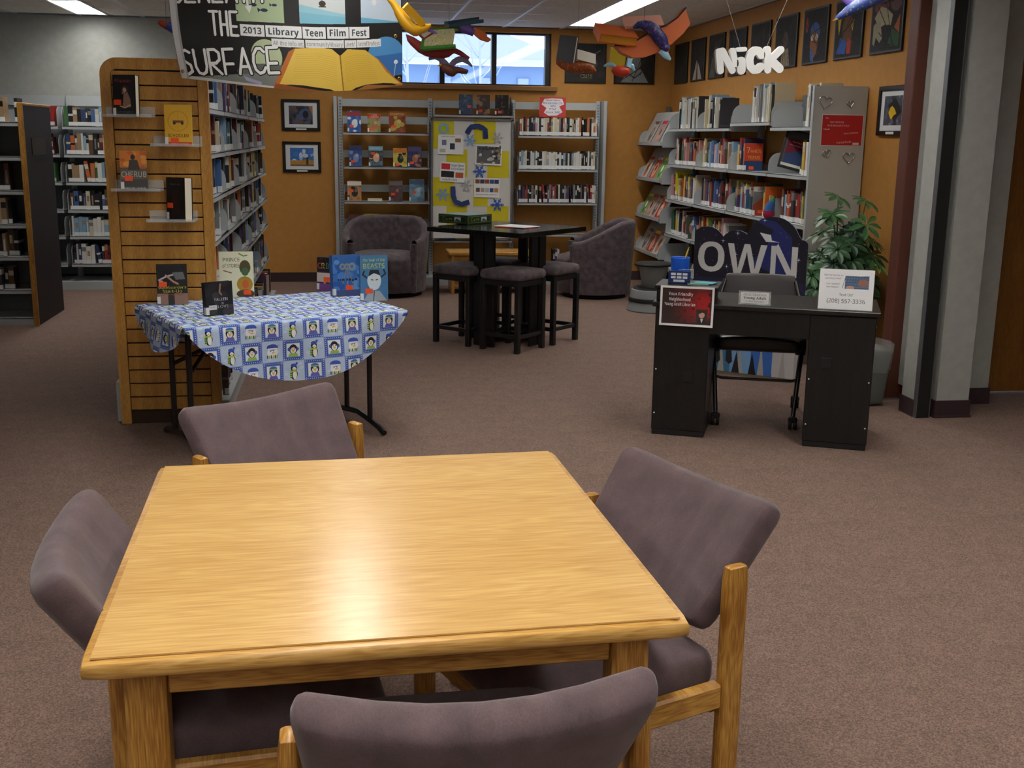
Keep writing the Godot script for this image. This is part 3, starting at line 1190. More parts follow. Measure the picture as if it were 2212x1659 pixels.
	c.text("CHERUB", 48, 76, 20, rgb(206, 204, 198), 1, 88)
	c.rect(0, 104, 96, 40, rgb(66, 64, 62))
	c.text("ROBERT MUCHAMORE", 48, 133, 7, rgb(210, 208, 200), 1, 78)
	cover_book("display_book", "orange and grey book with a standing figure, left on slat panel", c, Vector3(-1.058, 1.263, -6.028), 10, 0.132, 0.2, 0.025, 19, "books on the slat panel", Vector2(0.3, 0.3), -4)
	c = Pic.new(96, 144, rgb(30, 26, 26))
	c.poly([Vector2(30, 50), Vector2(60, 40), Vector2(70, 120), Vector2(24, 130)], rgb(52, 34, 30))
	c.scribble(20, 20, 56, 7, rgb(96, 90, 86), 5)
	cover_book("display_book", "thick black book turned to show pale pages, lowest on panel", c, Vector3(-0.86, 1.107, -6.03), -38, 0.13, 0.222, 0.055, 0, "books on the slat panel", Vector2(0.2, 0.35), -2)
	# two-sided steel bookcase running back from the panel
	var k := thing("aisle_bookcase", "long grey steel bookcase behind the slat panel, shelves facing right", "bookcase", Vector3(-0.945, 0, -6.15))
	var n := 5
	var bay := 0.905
	var hs := [1.685, 1.447, 1.21, 0.972, 0.735, 0.43]
	for i in n + 1:
		g = Geo.new()
		g.cbox(Vector3(0, 0.95, -bay * i - 0.02), Vector3(0.07, 1.9, 0.035), 0.004)
		put(k, "upright", g, M.shelf_steel)
	for side in [1, -1]:
		for y in hs:
			for i in n:
				g = Geo.new()
				g.xf = Transform3D(Basis(), Vector3(0, y, -bay * (i + 0.5) - 0.02))
				shelf_tray(g, side, bay - 0.045, 0.215)
				put(k, "shelf", g, M.shelf_steel)
				if side > 0:
					for e in [-1, 1]:
						g = Geo.new()
						g.xf = Transform3D(Basis(Vector3.UP, 0.0), Vector3(0.04, y - 0.01, -bay * (i + 0.5) - 0.02 + e * (bay / 2 - 0.022)))
						end_plate(g, 0.2, 0.17)
						put(k, "shelf_end", g, M.shelf_steel)
	g = Geo.new()
	g.span(Vector3(-0.26, 0, -0.03), Vector3(0.29, 0.09, -bay * n - 0.03))
	g.span(Vector3(-0.3, 0, -0.03), Vector3(-0.25, 0.22, -0.3))
	g.span(Vector3(0.06, 0.09, -0.03), Vector3(0.30, 0.105, -bay * n - 0.03))
	put(k, "base", g, M.shelf_steel)
	# books of the aisle side, seen at a grazing angle
	var rg := RandomNumberGenerator.new()
	rg.seed = 11
	var pal := [0, 1, 2, 3, 4, 5, 14, 15, 16, 19, 11, 10, 17, 9, 1, 0, 3, 13, 8, 6, 19, 16]
	var heights := [1.685, 1.447, 1.21, 0.972, 0.735, 0.43, 0.105]
	for j in heights.size():
		var edge := [-1.0]
		for i in n:
			var z0 := -6.17 - bay * i - 0.035
			var length: float = bay - 0.09
			var mx := -0.705 if j < 6 else -0.66
			fill_shelf(Vector3(mx, heights[j], z0 - (0.16 if j < 4 and i % 2 == 0 else 0.03)), Vector3(0, 0, -1), length - 0.2, 90, rg, {
				"palette": pal, "ragged": 0.06, "gap": 0.16, "gap_to": 0.16, "h0": 0.17, "h1": 0.215 if j < 5 else 0.25, "leaning": 0.03, "t0": 0.02, "t1": 0.05,
				"where": "in the %s bay, %s shelf of the aisle bookcase" % [ordinal(i), ordinal(j)], "group": "books in the aisle bookcase",
				"keep": func(p: Vector3, t: float, b: Basis) -> bool:
					var s1 := (p.x) / (-(p.z) + t / 2)
					var wide: float = 2400.0 * (s1 - edge[0])
					edge[0] = maxf(edge[0], s1)
					return wide > 3.0 and j < 6})

# steel tray with turned-down front lip; side 1 faces +x
func shelf_tray(g: Geo, side: int, length: float, deep: float) -> void:
	var a := 0.035 * side
	var b := (0.035 + deep) * side
	g.span(Vector3(a, -0.004, -length / 2), Vector3(b, 0, length / 2))
	g.span(Vector3(b, 0, -length / 2), Vector3(b - 0.012 * side, -0.026, length / 2))
	g.span(Vector3(a, 0, -length / 2), Vector3(a + 0.006 * side, 0.05, length / 2))

# rounded steel plate at the end of a shelf, standing in the x, y plane from x = 0 outward
func end_plate(g: Geo, deep: float, high: float) -> void:
	var q := PackedVector2Array([Vector2(0, -0.02), Vector2(deep, -0.02), Vector2(deep, high - 0.09)])
	for i in 7:
		var a := PI / 2 * i / 6
		q.append(Vector2(deep - 0.09 + 0.09 * cos(a), high - 0.09 + 0.09 * sin(a)))
	q.append(Vector2(0, high))
	g.extrude(q, 0.003)
	g.extrude(PackedVector2Array([Vector2(deep * 0.5 - 0.014, high * 0.6), Vector2(deep * 0.5, high * 0.6 + 0.014), Vector2(deep * 0.5 + 0.014, high * 0.6), Vector2(deep * 0.5, high * 0.6 - 0.014)]), 0.006)

# ---------------------------------------------------------------- folding table with printed cloth
func folding_table() -> void:
	var turn := 24.0
	var t := thing("folding_table", "folding table with black tube legs under the penguin cloth", "table", Vector3(-0.378, 0, -5.82), turn)
	var W := 1.145
	var D := 0.82
	var top := 0.678
	var g := Geo.new()
	g.cbox(Vector3(0, top - 0.016, 0), Vector3(W, 0.03, D), 0.006)
	put(t, "tabletop", g, mat("grey_laminate", rgb(150, 148, 142), 0.5))
	for s in [-1, 1]:
		g = Geo.new()
		var x: float = s * (W / 2 - 0.09)
		var pts := []
		for i in 13:
			var u := i / 12.0 * 2 - 1
			pts.append(Vector3(x, 0.016 + 0.05 * pow(1 - absf(u), 0.6), u * 0.32))
		g.tube(pts, 0.016, 8)
		put(t, "foot", g, M.black_metal)
		for e in [-1, 1]:
			g = Geo.new()
			g.tube([Vector3(x, 0.05, e * 0.15), Vector3(x, top - 0.03, e * 0.15)], 0.0145, 10)
			put(t, "leg", g, M.black_metal)
			g = Geo.new()
			g.tube([Vector3(x, 0.4, e * 0.15), Vector3(x - s * 0.14, 0.5, 0.0), Vector3(x - s * 0.3, top - 0.035, 0)], 0.011, 6)
			put(t, "brace", g, M.black_metal)
	# cloth: a square of print laid over the top and hanging lowest in the middle of each side
	var cl := thing("tablecloth", "blue and white penguin and snowman cloth draped over folding table", "tablecloth", Vector3(-0.378, 0, -5.82), turn)
	g = Geo.new()
	var per := 0.104 * 4.0
	var hx := W / 2 + 0.004
	var hz := D / 2 + 0.004
	var drop := func(along: float, half: float, most: float) -> float:
		return most * pow(maxf(0.0, 1.0 - pow(absf(along) / half, 2.0)), 0.75) + 0.012
	var place := func(p: Vector2) -> Vector3:
		# p: cloth coordinates in metres
		var ox := maxf(absf(p.x) - hx, 0.0)
		var oz := maxf(absf(p.y) - hz, 0.0)
		var x := clampf(p.x, -hx, hx)
		var z := clampf(p.y, -hz, hz)
		var y := top + 0.0035
		var sag := 0.006 * sin(p.x * 14.0 + p.y * 6.0) * smoothstep(0.0, 0.1, maxf(ox, oz))
		if oz > 0:
			var r := minf(oz, 0.02)
			y -= oz - r * 0.4
			z += signf(p.y) * (r * 0.5 + 0.05 * oz + 0.018 * sin(p.x * 11.0) * minf(1.0, oz * 6.0) + sag)
		if ox > 0:
			var r := minf(ox, 0.02)
			y -= ox - r * 0.4
			x += signf(p.x) * (r * 0.5 + 0.05 * ox + 0.016 * sin(p.y * 12.0 + 1.0) * minf(1.0, ox * 6.0) + sag)
		return Vector3(x, y, z)
	var nu := 44
	var nv := 14
	var sheet := func(f: Callable, rev: bool) -> void:
		var i0 := g.v.size()
		for j in nv:
			for i in nu:
				var q := [f.call(float(i) / nu, float(j) / nv), f.call(float(i + 1) / nu, float(j) / nv), f.call(float(i + 1) / nu, float(j + 1) / nv), f.call(float(i) / nu, float(j + 1) / nv)]
				var w := []
				var u := []
				for p in q:
					w.append(place.call(p))
					u.append(Vector2(p.x, p.y) / per)
				g.tri(w[0], w[1], w[2], u[0], u[1], u[2])
				g.tri(w[0], w[2], w[3], u[0], u[2], u[3])
		if rev:
			g.flip(i0)
		g.smooth(i0)
	var i_all := 0
	sheet.call(func(a: float, b: float) -> Vector2: return Vector2(lerpf(-hx, hx, a), lerpf(-hz, hz, b)), false)
	sheet.call(func(a: float, b: float) -> Vector2: var x := lerpf(-hx, hx, a); return Vector2(x, hz + drop.call(x, hx, 0.3) * b), false)
	sheet.call(func(a: float, b: float) -> Vector2: var x := lerpf(-hx, hx, a); return Vector2(x, -hz - drop.call(x, hx, 0.3) * b), true)
	sheet.call(func(a: float, b: float) -> Vector2: var z := lerpf(hz, -hz, a); return Vector2(hx + drop.call(z, hz, 0.17) * b, z), false)
	sheet.call(func(a: float, b: float) -> Vector2: var z := lerpf(-hz, hz, a); return Vector2(-hx - drop.call(z, hz, 0.17) * b, z), false)
	g.smooth(i_all)
	var m := mat("cloth_print", Color(1, 1, 1), 0.85)
	m.albedo_texture = cloth_print().tex()
	put(cl, "printed_sheet", g, m)
	# books and one audio case standing on the cloth
	var y := top + 0.0045
	var grp := "books on the penguin cloth"
	var c := Pic.new(96, 144, rgb(28, 26, 28))
	c.line([Vector2(8, 56), Vector2(30, 44), Vector2(58, 36), Vector2(84, 40)], 6, rgb(196, 190, 186))
	c.line([Vector2(30, 40), Vector2(52, 62), Vector2(66, 70)], 7, rgb(190, 140, 122))
	c.disc(14, 62, 7, 5, rgb(216, 150, 150))
	c.poly([Vector2(50, 30), Vector2(84, 28), Vector2(90, 54), Vector2(60, 56)], rgb(110, 114, 116))
	c.text("Skateboarder's", 48, 78, 9, rgb(230, 222, 40), 1, 88)
	c.text("Start-Up", 48, 91, 10, rgb(230, 222, 40), 1, 60)
	c.rect(0, 104, 96, 40, rgb(150, 118, 104))
	c.rect(34, 104, 20, 40, rgb(52, 48, 48))
	c.scribble(14, 107, 66, 4, rgb(176, 60, 60), 6)
	cover_book("display_book", "black and brown paperback with yellow title, left on penguin cloth", c, Vector3(-0.882, y, -5.92), 6, 0.152, 0.21, 0.03, 17, grp, Vector2(0.2, 0.5), -4)
	c = Pic.new(96, 128, rgb(28, 28, 32))
	c.blot(20, [rgb(46, 44, 48), rgb(60, 56, 60), rgb(38, 38, 42)], 8, 18, 8)
	c.line([Vector2(54, 10), Vector2(50, 40), Vector2(56, 50)], 6, rgb(150, 116, 100))
	c.text("FALLEN", 54, 62, 11, rgb(220, 218, 214), 1, 46)
	c.text("IN", 58, 80, 6, rgb(220, 218, 214), 1)
	c.text("LOVE", 60, 90, 11, rgb(220, 218, 214), 1, 38)
	c.rect(10, 88, 28, 18, rgb(206, 206, 204))
	c.scribble(13, 94, 20, 3, rgb(120, 120, 120), 7)
	cover_book("audio_case", "black plastic audio case standing in front on penguin cloth", c, Vector3(-0.606, y, -5.562), 36, 0.15, 0.163, 0.03, 0, grp, Vector2(-1, -1), -3, "audio case")
	c = Pic.new(112, 150, rgb(226, 226, 196))
	c.text("PRINCE", 40, 20, 12, rgb(90, 78, 60), 1, 54)
	c.text("of STORIES", 42, 40, 12, rgb(90, 78, 60), 1, 62)
	c.line([Vector2(14, 62), Vector2(40, 70)], 3, rgb(120, 60, 60))
	c.disc(84, 52, 18, 24, rgb(84, 74, 44))
	c.disc(84, 66, 12, 14, rgb(70, 110, 70))
	c.disc(82, 108, 26, 26, rgb(176, 138, 40))
	c.disc(84, 108, 10, 14, rgb(208, 92, 40))
	c.disc(84, 140, 30, 14, rgb(72, 62, 44))
	c.line([Vector2(66, 6), Vector2(80, 14), Vector2(92, 12)], 4, rgb(110, 150, 80))
	cover_book("display_book", "large cream book with a masked figure, back of penguin cloth", c, Vector3(-0.58, y, -6.19), 4, 0.182, 0.245, 0.05, 15, grp, Vector2(0.8, 0.1), -4)
	c = Pic.new(96, 144, rgb(60, 34, 70))
	c.rect(0, 0, 96, 60, rgb(24, 22, 26))
	for i in 5:
		c.text("CRIME"[i], 12 + i * 18, 24, 24, [rgb(220, 70, 50), rgb(230, 170, 40), rgb(90, 170, 90), rgb(70, 120, 210), rgb(230, 130, 40)][i], 1)
	c.rect(0, 66, 96, 40, rgb(206, 190, 178))
	c.blot(16, [rgb(60, 40, 40), rgb(170, 90, 60), rgb(210, 160, 80), rgb(40, 60, 90)], 4, 8, 6)
	c.rect(0, 112, 96, 32, rgb(120, 70, 130))
	cover_book("display_book", "purple and black book half hidden behind the blue ones", c, Vector3(-0.1, y, -6.4), -30, 0.13, 0.19, 0.035, 13, grp, Vector2(0.5, 0.35), -3)
	c = Pic.new(112, 150, rgb(58, 108, 178))
	c.blot(30, [rgb(74, 128, 196), rgb(46, 90, 160), rgb(96, 150, 206)], 8, 18, 12)
	for i in 3:
		var a: float = [-0.45, 0.0, 0.45][i]
		var e := Vector2(56 + 44 * sin(a), 40 + 70 * cos(a))
		c.line([Vector2(56, 36), e], 5, rgb(120, 134, 150))
		c.disc(56 + (i - 1) * 18, 42, 12, 12, rgb(150, 150, 140))
		c.disc(56 + (i - 1) * 18, 42, 6, 6, rgb(70, 120, 186))
	c.scribble(18, 86, 74, 11, rgb(46, 56, 84), 8)
	c.rect(0, 128, 112, 22, rgb(70, 84, 130))
	cover_book("display_book", "blue book with three old keys, between two others on cloth", c, Vector3(0.02, y, -6.2), 20, 0.17, 0.225, 0.05, 3, grp, Vector2(0.55, 0.2), -3)
	c = Pic.new(96, 144, rgb(70, 124, 170))
	c.text("the Year of the", 48, 10, 9, rgb(216, 214, 60), 1, 76)
	c.text("BEASTS", 48, 26, 15, rgb(216, 214, 60), 1, 74)
	c.disc(48, 80, 24, 30, rgb(206, 216, 222))
	c.poly([Vector2(28, 66), Vector2(34, 46), Vector2(64, 46), Vector2(70, 64), Vector2(48, 56)], rgb(34, 40, 48))
	c.line([Vector2(22, 70), Vector2(8, 60), Vector2(14, 50)], 5, rgb(34, 40, 48))
	c.line([Vector2(74, 68), Vector2(88, 58), Vector2(82, 46)], 5, rgb(34, 40, 48))
	c.line([Vector2(38, 76), Vector2(44, 78)], 3, rgb(30, 30, 34))
	c.line([Vector2(54, 78), Vector2(60, 76)], 3, rgb(30, 30, 34))
	c.poly([Vector2(8, 144), Vector2(30, 112), Vector2(66, 112), Vector2(92, 144)], rgb(160, 172, 180))
	c.line([Vector2(48, 112), Vector2(44, 144)], 3, rgb(60, 70, 80))
	cover_book("display_book", "blue book with a drawn pale face, right on penguin cloth", c, Vector3(0.16, y, -5.995), 10, 0.15, 0.245, 0.028, 3, grp, Vector2(0.3, 0.22), -3)

func cloth_print() -> Pic:
	var S := 96
	var p := Pic.new(S * 4, S * 4, rgb(186, 206, 234))
	var rg := RandomNumberGenerator.new()
	rg.seed = 3
	var blue := rgb(62, 92, 186)
	var pale := rgb(214, 226, 242)
	for ty in 4:
		for tx in 4:
			var x := tx * S
			var y := ty * S
			for k in 14:
				p.disc(x + 10 + rg.randf() * (S - 20), y + 10 + rg.randf() * (S - 20), 8, 6, rgb(172, 196, 230) if k % 2 else rgb(204, 218, 240))
			if (tx + ty) % 2 == 0:
				# framed penguin
				p.rect(x + 2, y + 2, S - 4, S - 4, blue)
				for k in 10:
					for e in 4:
						var q: Vector2 = [Vector2(6 + k * 9.4, 8), Vector2(6 + k * 9.4, S - 8), Vector2(8, 6 + k * 9.4), Vector2(S - 8, 6 + k * 9.4)][e]
						p.disc(x + q.x, y + q.y, 2, 2, pale)
				p.rect(x + 15, y + 15, S - 30, S - 30, rgb(120, 150, 214))
				p.rect(x + 18, y + 18, S - 36, S - 36, rgb(232, 236, 244))
				var cx := x + S / 2.0
				p.disc(cx, y + 44, 19, 22, rgb(30, 32, 40))
				p.disc(cx, y + 50, 13, 14, rgb(240, 240, 240))
				p.poly([Vector2(cx - 7, y + 47), Vector2(cx + 7, y + 47), Vector2(cx, y + 60)], rgb(232, 180, 40))
				p.disc(cx - 5, y + 43, 2, 2, rgb(20, 20, 24))
				p.disc(cx + 5, y + 43, 2, 2, rgb(20, 20, 24))
				if ty % 2 == 0:
					p.disc(cx, y + 28, 18, 9, rgb(70, 120, 190))
					p.rect(cx - 18, y + 30, 36, 5, rgb(170, 206, 110))
					p.poly([Vector2(x + 26, y + 78), Vector2(x + 32, y + 62), Vector2(x + 64, y + 62), Vector2(x + 70, y + 78)], rgb(104, 104, 190))
				else:
					p.disc(cx - 20, y + 44, 6, 8, rgb(60, 96, 190))
					p.disc(cx + 20, y + 44, 6, 8, rgb(60, 96, 190))
					p.poly([Vector2(x + 24, y + 78), Vector2(x + 30, y + 64), Vector2(x + 66, y + 64), Vector2(x + 72, y + 78)], rgb(152, 196, 96))
			else:
				var cx := x + S / 2.0
				if (ty + tx / 2) % 2 == 0:
					# snowman with striped scarf
					p.disc(cx, y + 50, 24, 22, rgb(240, 242, 246))
					p.disc(cx, y + 28, 26, 14, rgb(60, 90, 190))
					p.rect(cx - 22, y + 32, 44, 7, rgb(240, 242, 246))
					for k in 6:
						p.rect(cx - 26 + k * 9, y + 64, 5, 14, rgb(160, 200, 70) if k % 2 else rgb(40, 90, 70))
					p.poly([Vector2(cx - 2, y + 50), Vector2(cx + 18, y + 54), Vector2(cx - 2, y + 57)], rgb(236, 166, 40))
					p.disc(cx - 8, y + 46, 2.4, 2.4, rgb(24, 24, 28))
					p.disc(cx + 6, y + 45, 2.4, 2.4, rgb(24, 24, 28))
				else:
					# standing penguin with green scarf
					p.disc(cx, y + 62, 17, 26, rgb(34, 36, 44))
					p.disc(cx + 4, y + 66, 10, 20, rgb(240, 240, 240))
					p.disc(cx, y + 34, 14, 14, rgb(34, 36, 44))
					p.disc(cx + 2, y + 38, 9, 8, rgb(240, 240, 240))
					p.disc(cx, y + 22, 14, 8, rgb(58, 88, 190))
					p.disc(cx + 14, y + 14, 5, 5, rgb(58, 88, 190))
					p.rect(cx - 16, y + 46, 32, 7, rgb(164, 204, 80))
					p.rect(cx - 18, y + 52, 9, 30, rgb(164, 204, 80))
					for k in 3:
						p.rect(cx - 18, y + 56 + k * 9, 9, 4, rgb(40, 90, 70))
					p.poly([Vector2(cx - 2, y + 37), Vector2(cx + 10, y + 40), Vector2(cx - 2, y + 43)], rgb(232, 180, 40))
			p.line([Vector2(x, y), Vector2(x + S, y)], 2, rgb(120, 148, 206))
			p.line([Vector2(x, y), Vector2(x, y + S)], 2, rgb(120, 148, 206))
	return p
# ---------------------------------------------------------------- small black desk and what stands on it
func librarian_desk() -> void:
	# origin: front left foot; local x along the front, z toward the camera side
	var turn := -23.82
	var at := Vector3(1.622, 0, -5.63)
	var b := Basis(Vector3.UP, deg_to_rad(turn))
	var d := thing("office_desk", "small black desk with two pedestals and raised left riser", "desk", at, turn)
	var deep := 0.5
	var g := Geo.new()
	for e in [[0.0, 0.285, "left"], [0.79, 1.114, "right"]]:
		g = Geo.new()
		g.cbox(Vector3((e[0] + e[1]) / 2, 0.362, -deep / 2), Vector3(e[1] - e[0], 0.664, deep), 0.004)
		var ped := put(d, "pedestal", g, M.black_ash)
		g = Geo.new()
		g.cbox(Vector3((e[0] + e[1]) / 2, 0.016, -deep / 2), Vector3(e[1] - e[0] - 0.006, 0.032, deep - 0.006), 0.004)
		put(ped, "plinth", g, M.black_rubber)
		g = Geo.new()
		var cy: float = 0.325 if e[2] == "left" else 0.45
		var cx: float = 0.185 if e[2] == "left" else 0.885
		g.cbox(Vector3(cx, cy, 0.001), Vector3(0.052, 0.052, 0.004), 0.0015)
		put(ped, "cable_cap", g, M.black_rubber)
		for q in [[e[0] + 0.014, 0.36], [e[0] + 0.014, 0.12], [e[1] - 0.014, 0.36], [e[1] - 0.014, 0.12]]:
			if e[2] == "left" and q[0] > 0.1:
				continue
			g = Geo.new()
			g.lathe([Vector2(0.0008, 0.0015), Vector2(0.0045, 0.0)], 8)
			var s := put(ped, "screw_cap", g, M.label_white)
			s.position = Vector3(q[0], q[1], 0.0005)
			s.rotation_degrees.x = 90
	g = Geo.new()
	g.cbox(Vector3(0.538, 0.63, -0.02), Vector3(0.51, 0.135, 0.02), 0.003)
	put(d, "front_panel", g, M.black_ash)
	g = Geo.new()
	g.cbox(Vector3(0.557, 0.708, -deep / 2), Vector3(1.15, 0.026, deep + 0.016), 0.004)
	put(d, "desktop", g, M.black_ash)
	g = Geo.new()
	g.cbox(Vector3(0.15, 0.758, -0.14), Vector3(0.3, 0.072, 0.26), 0.004)
	g.cbox(Vector3(0.155, 0.801, -0.14), Vector3(0.33, 0.014, 0.29), 0.003)
	put(d, "riser", g, M.black_ash)
	var top := 0.722
	var rise := 0.809
	var on := func(x: float, y: float, z: float) -> Vector3: return at + b * Vector3(x, y, z)
	# flyer taped over the left front, curling a little at the foot
	var p := Pic.new(220, 164, rgb(236, 238, 240))
	p.rect(9, 9, 202, 146, rgb(58, 30, 30))
	var rg := RandomNumberGenerator.new()
	rg.seed = 4
	for k in 260:
		var q := Vector2(9 + rg.randf() * 190, 9 + rg.randf() * 134)
		var red := clampf((q.x - 40) / 130.0, 0, 1) * clampf(1.3 - absf(q.y - 80) / 90.0, 0.2, 1)
		p.disc(clampf(q.x, 20, 198), clampf(q.y, 18, 146), 10, 8, rgb(52 + 120 * red, 34 - 8 * red, 34 - 6 * red))
	p.rect(0, 0, 220, 9, rgb(236, 238, 240)); p.rect(0, 155, 220, 9, rgb(236, 238, 240)); p.rect(0, 0, 9, 164, rgb(236, 238, 240)); p.rect(211, 0, 9, 164, rgb(236, 238, 240))
	p.text("Your Friendly", 34, 26, 13, rgb(224, 224, 226), 0, 100, "Droid Sans Bold")
	p.text("Neighborhood", 38, 48, 13, rgb(224, 224, 226), 0, 86, "Droid Sans Bold")
	p.text("Young Adult Librarian", 18, 68, 13, rgb(224, 224, 226), 0, 126, "Droid Sans Bold")
	p.rect(150, 92, 46, 60, rgb(60, 44, 44))
	p.disc(173, 114, 12, 14, rgb(214, 168, 150))
	p.poly([Vector2(160, 112), Vector2(164, 96), Vector2(182, 96), Vector2(187, 110), Vector2(176, 104)], rgb(58, 40, 32))
	p.poly([Vector2(152, 152), Vector2(164, 130), Vector2(184, 130), Vector2(196, 152)], rgb(34, 34, 38))
	p.poly([Vector2(168, 130), Vector2(180, 130), Vector2(174, 148)], rgb(230, 230, 230))
	var f := put(self, "flyer", Geo.new_sheet(0.28, 0.208, 0.02), printed("flyer_print", p, 0.45))
	f.position = on.call(0.163, 0.706, 0.0095)
	f.basis = b
	tag(f, "red and black printed flyer taped to front of black desk", "flyer")
	# name card in a clear stand
	var n := thing("name_card_stand", "small clear stand with white name card on black desk", "name card", on.call(0.505, top, -0.05), turn)
	p = Pic.new(160, 64, rgb(232, 234, 236))
	p.text("Nick Madsen", 80, 6, 14, rgb(150, 152, 156), 1, 130, "Droid Serif")
	p.text("Young Adult", 80, 26, 13, rgb(40, 42, 46), 1, 128, "Droid Serif Bold")
	p.text("Librarian", 80, 45, 13, rgb(150, 152, 156), 1, 104, "Droid Serif")
	g = Geo.new()
	g.span(Vector3(-0.082, 0.002, 0), Vector3(0.082, 0.072, 0.002))
	g.span(Vector3(-0.082, 0, -0.04), Vector3(0.082, 0.003, 0.002))
	put(n, "holder", g, M.clear_plastic)
	g = Geo.new()
	g.quad(Vector3(-0.072, 0.066, 0.003), Vector3(0.072, 0.066, 0.003), Vector3(0.072, 0.008, 0.003), Vector3(-0.072, 0.008, 0.003))
	put(n, "card", g, printed("name_print", p))
	# white text-us sign
	n = thing("text_sign", "white sheet in a clear stand with a phone number, right on desk", "sign", on.call(0.955, top, -0.02), turn)
	p = Pic.new(264, 204, rgb(238, 240, 244))
	p.text("Want text updates on", 66, 26, 8, rgb(110, 114, 122), 1, 92)
	p.text("upcoming events?", 66, 42, 8, rgb(110, 114, 122), 1, 78)
	p.text("Have a question?", 66, 70, 8, rgb(110, 114, 122), 1, 66)
	p.text("Need help fast?", 66, 86, 8, rgb(110, 114, 122), 1, 60)
	p.rect(124, 32, 116, 66, rgb(70, 96, 130))
	for k in 9:
		p.line([Vector2(126 + k * 13, 34), Vector2(112 + k * 13, 96)], 2, rgb(44, 62, 92))
		p.line([Vector2(124, 38 + k * 8), Vector2(240, 30 + k * 8)], 2, rgb(120, 146, 176))
	p.disc(212, 66, 26, 20, rgb(150, 106, 92))
	p.disc(150, 92, 20, 10, rgb(196, 150, 138))
	p.rect(0, 98, 264, 12, rgb(238, 240, 244))
	p.text("Text Us!", 132, 122, 13, rgb(70, 74, 82), 1, 66)
	p.text("(208) 557-3336", 134, 150, 21, rgb(60, 64, 72), 1, 186)
	g = Geo.new()
	g.xf = Transform3D(Basis(Vector3.RIGHT, deg_to_rad(-9)), Vector3(0, 0.003, 0))
	g.span(Vector3(-0.134, 0, -0.002), Vector3(0.134, 0.205, 0.0))
	g.xf = Transform3D()
	g.span(Vector3(-0.134, 0, -0.07), Vector3(0.134, 0.003, 0.002))
	put(n, "holder", g, M.clear_plastic)
	g = Geo.new()
	g.xf = Transform3D(Basis(Vector3.RIGHT, deg_to_rad(-9)), Vector3(0, 0.003, 0))
	g.quad(Vector3(-0.132, 0.203, 0.001), Vector3(0.132, 0.203, 0.001), Vector3(0.132, 0.001, 0.001), Vector3(-0.132, 0.001, 0.001))
	g.quad(Vector3(0.132, 0.203, -0.003), Vector3(-0.132, 0.203, -0.003), Vector3(-0.132, 0.001, -0.003), Vector3(0.132, 0.001, -0.003), Vector2(0, 0), Vector2(0.02, 0.02))
	put(n, "sheet", g, printed("text_print", p))
	# pencil cup with one pencil
	var cup := thing("pencil_cup", "bright blue plastic pencil cup on raised part of desk", "pencil cup", on.call(0.095, rise, -0.2))
	g = Geo.new()
	g.lathe([Vector2(0.001, 0.008), Vector2(0.042, 0.008), Vector2(0.047, 0.128), Vector2(0.05, 0.13), Vector2(0.051, 0.126), Vector2(0.044, 0), Vector2(0.001, 0)], 28)
	put(cup, "cup", g, mat("blue_plastic", rgb(28, 96, 214), 0.35))
	var pc := thing("pencil", "yellow pencil leaning in the blue cup", "pencil", on.call(0.105, rise + 0.012, -0.2))
	g = Geo.new()
	g.tube([Vector3(-0.022, 0, 0), Vector3(0.032, 0.165, 0)], 0.0042, 6)
	put(pc, "shaft", g, mat("pencil_yellow", rgb(224, 182, 44), 0.45))
	g = Geo.new()
	g.tube([Vector3(0.032, 0.165, 0), Vector3(0.0345, 0.173, 0)], 0.0043, 6)
	put(pc, "ferrule", g, M.chrome)
	# card holder and leaflets
	n = thing("card_holder", "clear holder with dark blue printed cards beside blue cup", "card holder", on.call(0.105, rise, -0.095), turn)
	p = Pic.new(120, 72, rgb(30, 52, 110))
	for k in 6:
		p.rect(14 + (k % 3) * 32, 10 + (k / 3) * 20, 26, 14, rgb(222, 226, 232))
	p.rect(28, 50, 62, 14, rgb(222, 226, 232))
	g = Geo.new()
	g.span(Vector3(-0.058, 0.0, -0.022), Vector3(0.058, 0.066, 0))
	put(n, "card_stack", g, mat("navy_card", rgb(30, 52, 110), 0.4))
	g = Geo.new()
	g.quad(Vector3(-0.058, 0.066, 0.0008), Vector3(0.058, 0.066, 0.0008), Vector3(0.058, 0.002, 0.0008), Vector3(-0.058, 0.002, 0.0008))
	put(n, "card_print", g, printed("card_print", p, 0.35))
	g = Geo.new()
	g.tube([Vector3(-0.01, 0.07, -0.03), Vector3(0.07, 0.075, -0.03), Vector3(0.072, 0.03, -0.005)], 0.0025, 6)
	put(n, "wire_clip", g, M.clear_plastic)
	var lf := [["green", rgb(96, 142, 110), 0.2, -0.12, 10.0, 0.0], ["turquoise", rgb(70, 160, 180), 0.235, -0.15, -14.0, 0.0032]]
	for e in lf:
		g = Geo.new()
		g.span(Vector3(-0.055, 0.0, -0.04), Vector3(0.055, 0.003, 0.04))
		var o := put(self, "leaflet", g, mat("leaflet_" + e[0], e[1], 0.5))
		o.position = on.call(e[2], rise + e[5], e[3])
		o.rotation_degrees.y = turn + e[4]
		tag(o, "%s leaflet lying on the raised part of the desk" % e[0], "leaflet", "leaflets on the desk")
	# folding nesting chair on castors behind the desk
	var c := thing("rolling_chair", "black nesting chair on castors behind the small desk", "chair", Vector3(2.325, 0, -5.965), -20.0)
	# the sitter faces the desk front: local +z
	g = Geo.new()
	g.rbox(Vector3(0.46, 0.075, 0.44), 0.034, 8, func(q: Vector3) -> Vector3:
		return q + Vector3(0, 0.455 + (0.02 * (1 - pow(q.x / 0.23, 2)) if q.y > 0 else -0.01 * (1 - pow(q.z / 0.22, 2))), 0.02))
	put(c, "seat", g, mat("black_vinyl", rgb(26, 26, 28), 0.32))
	g = Geo.new()
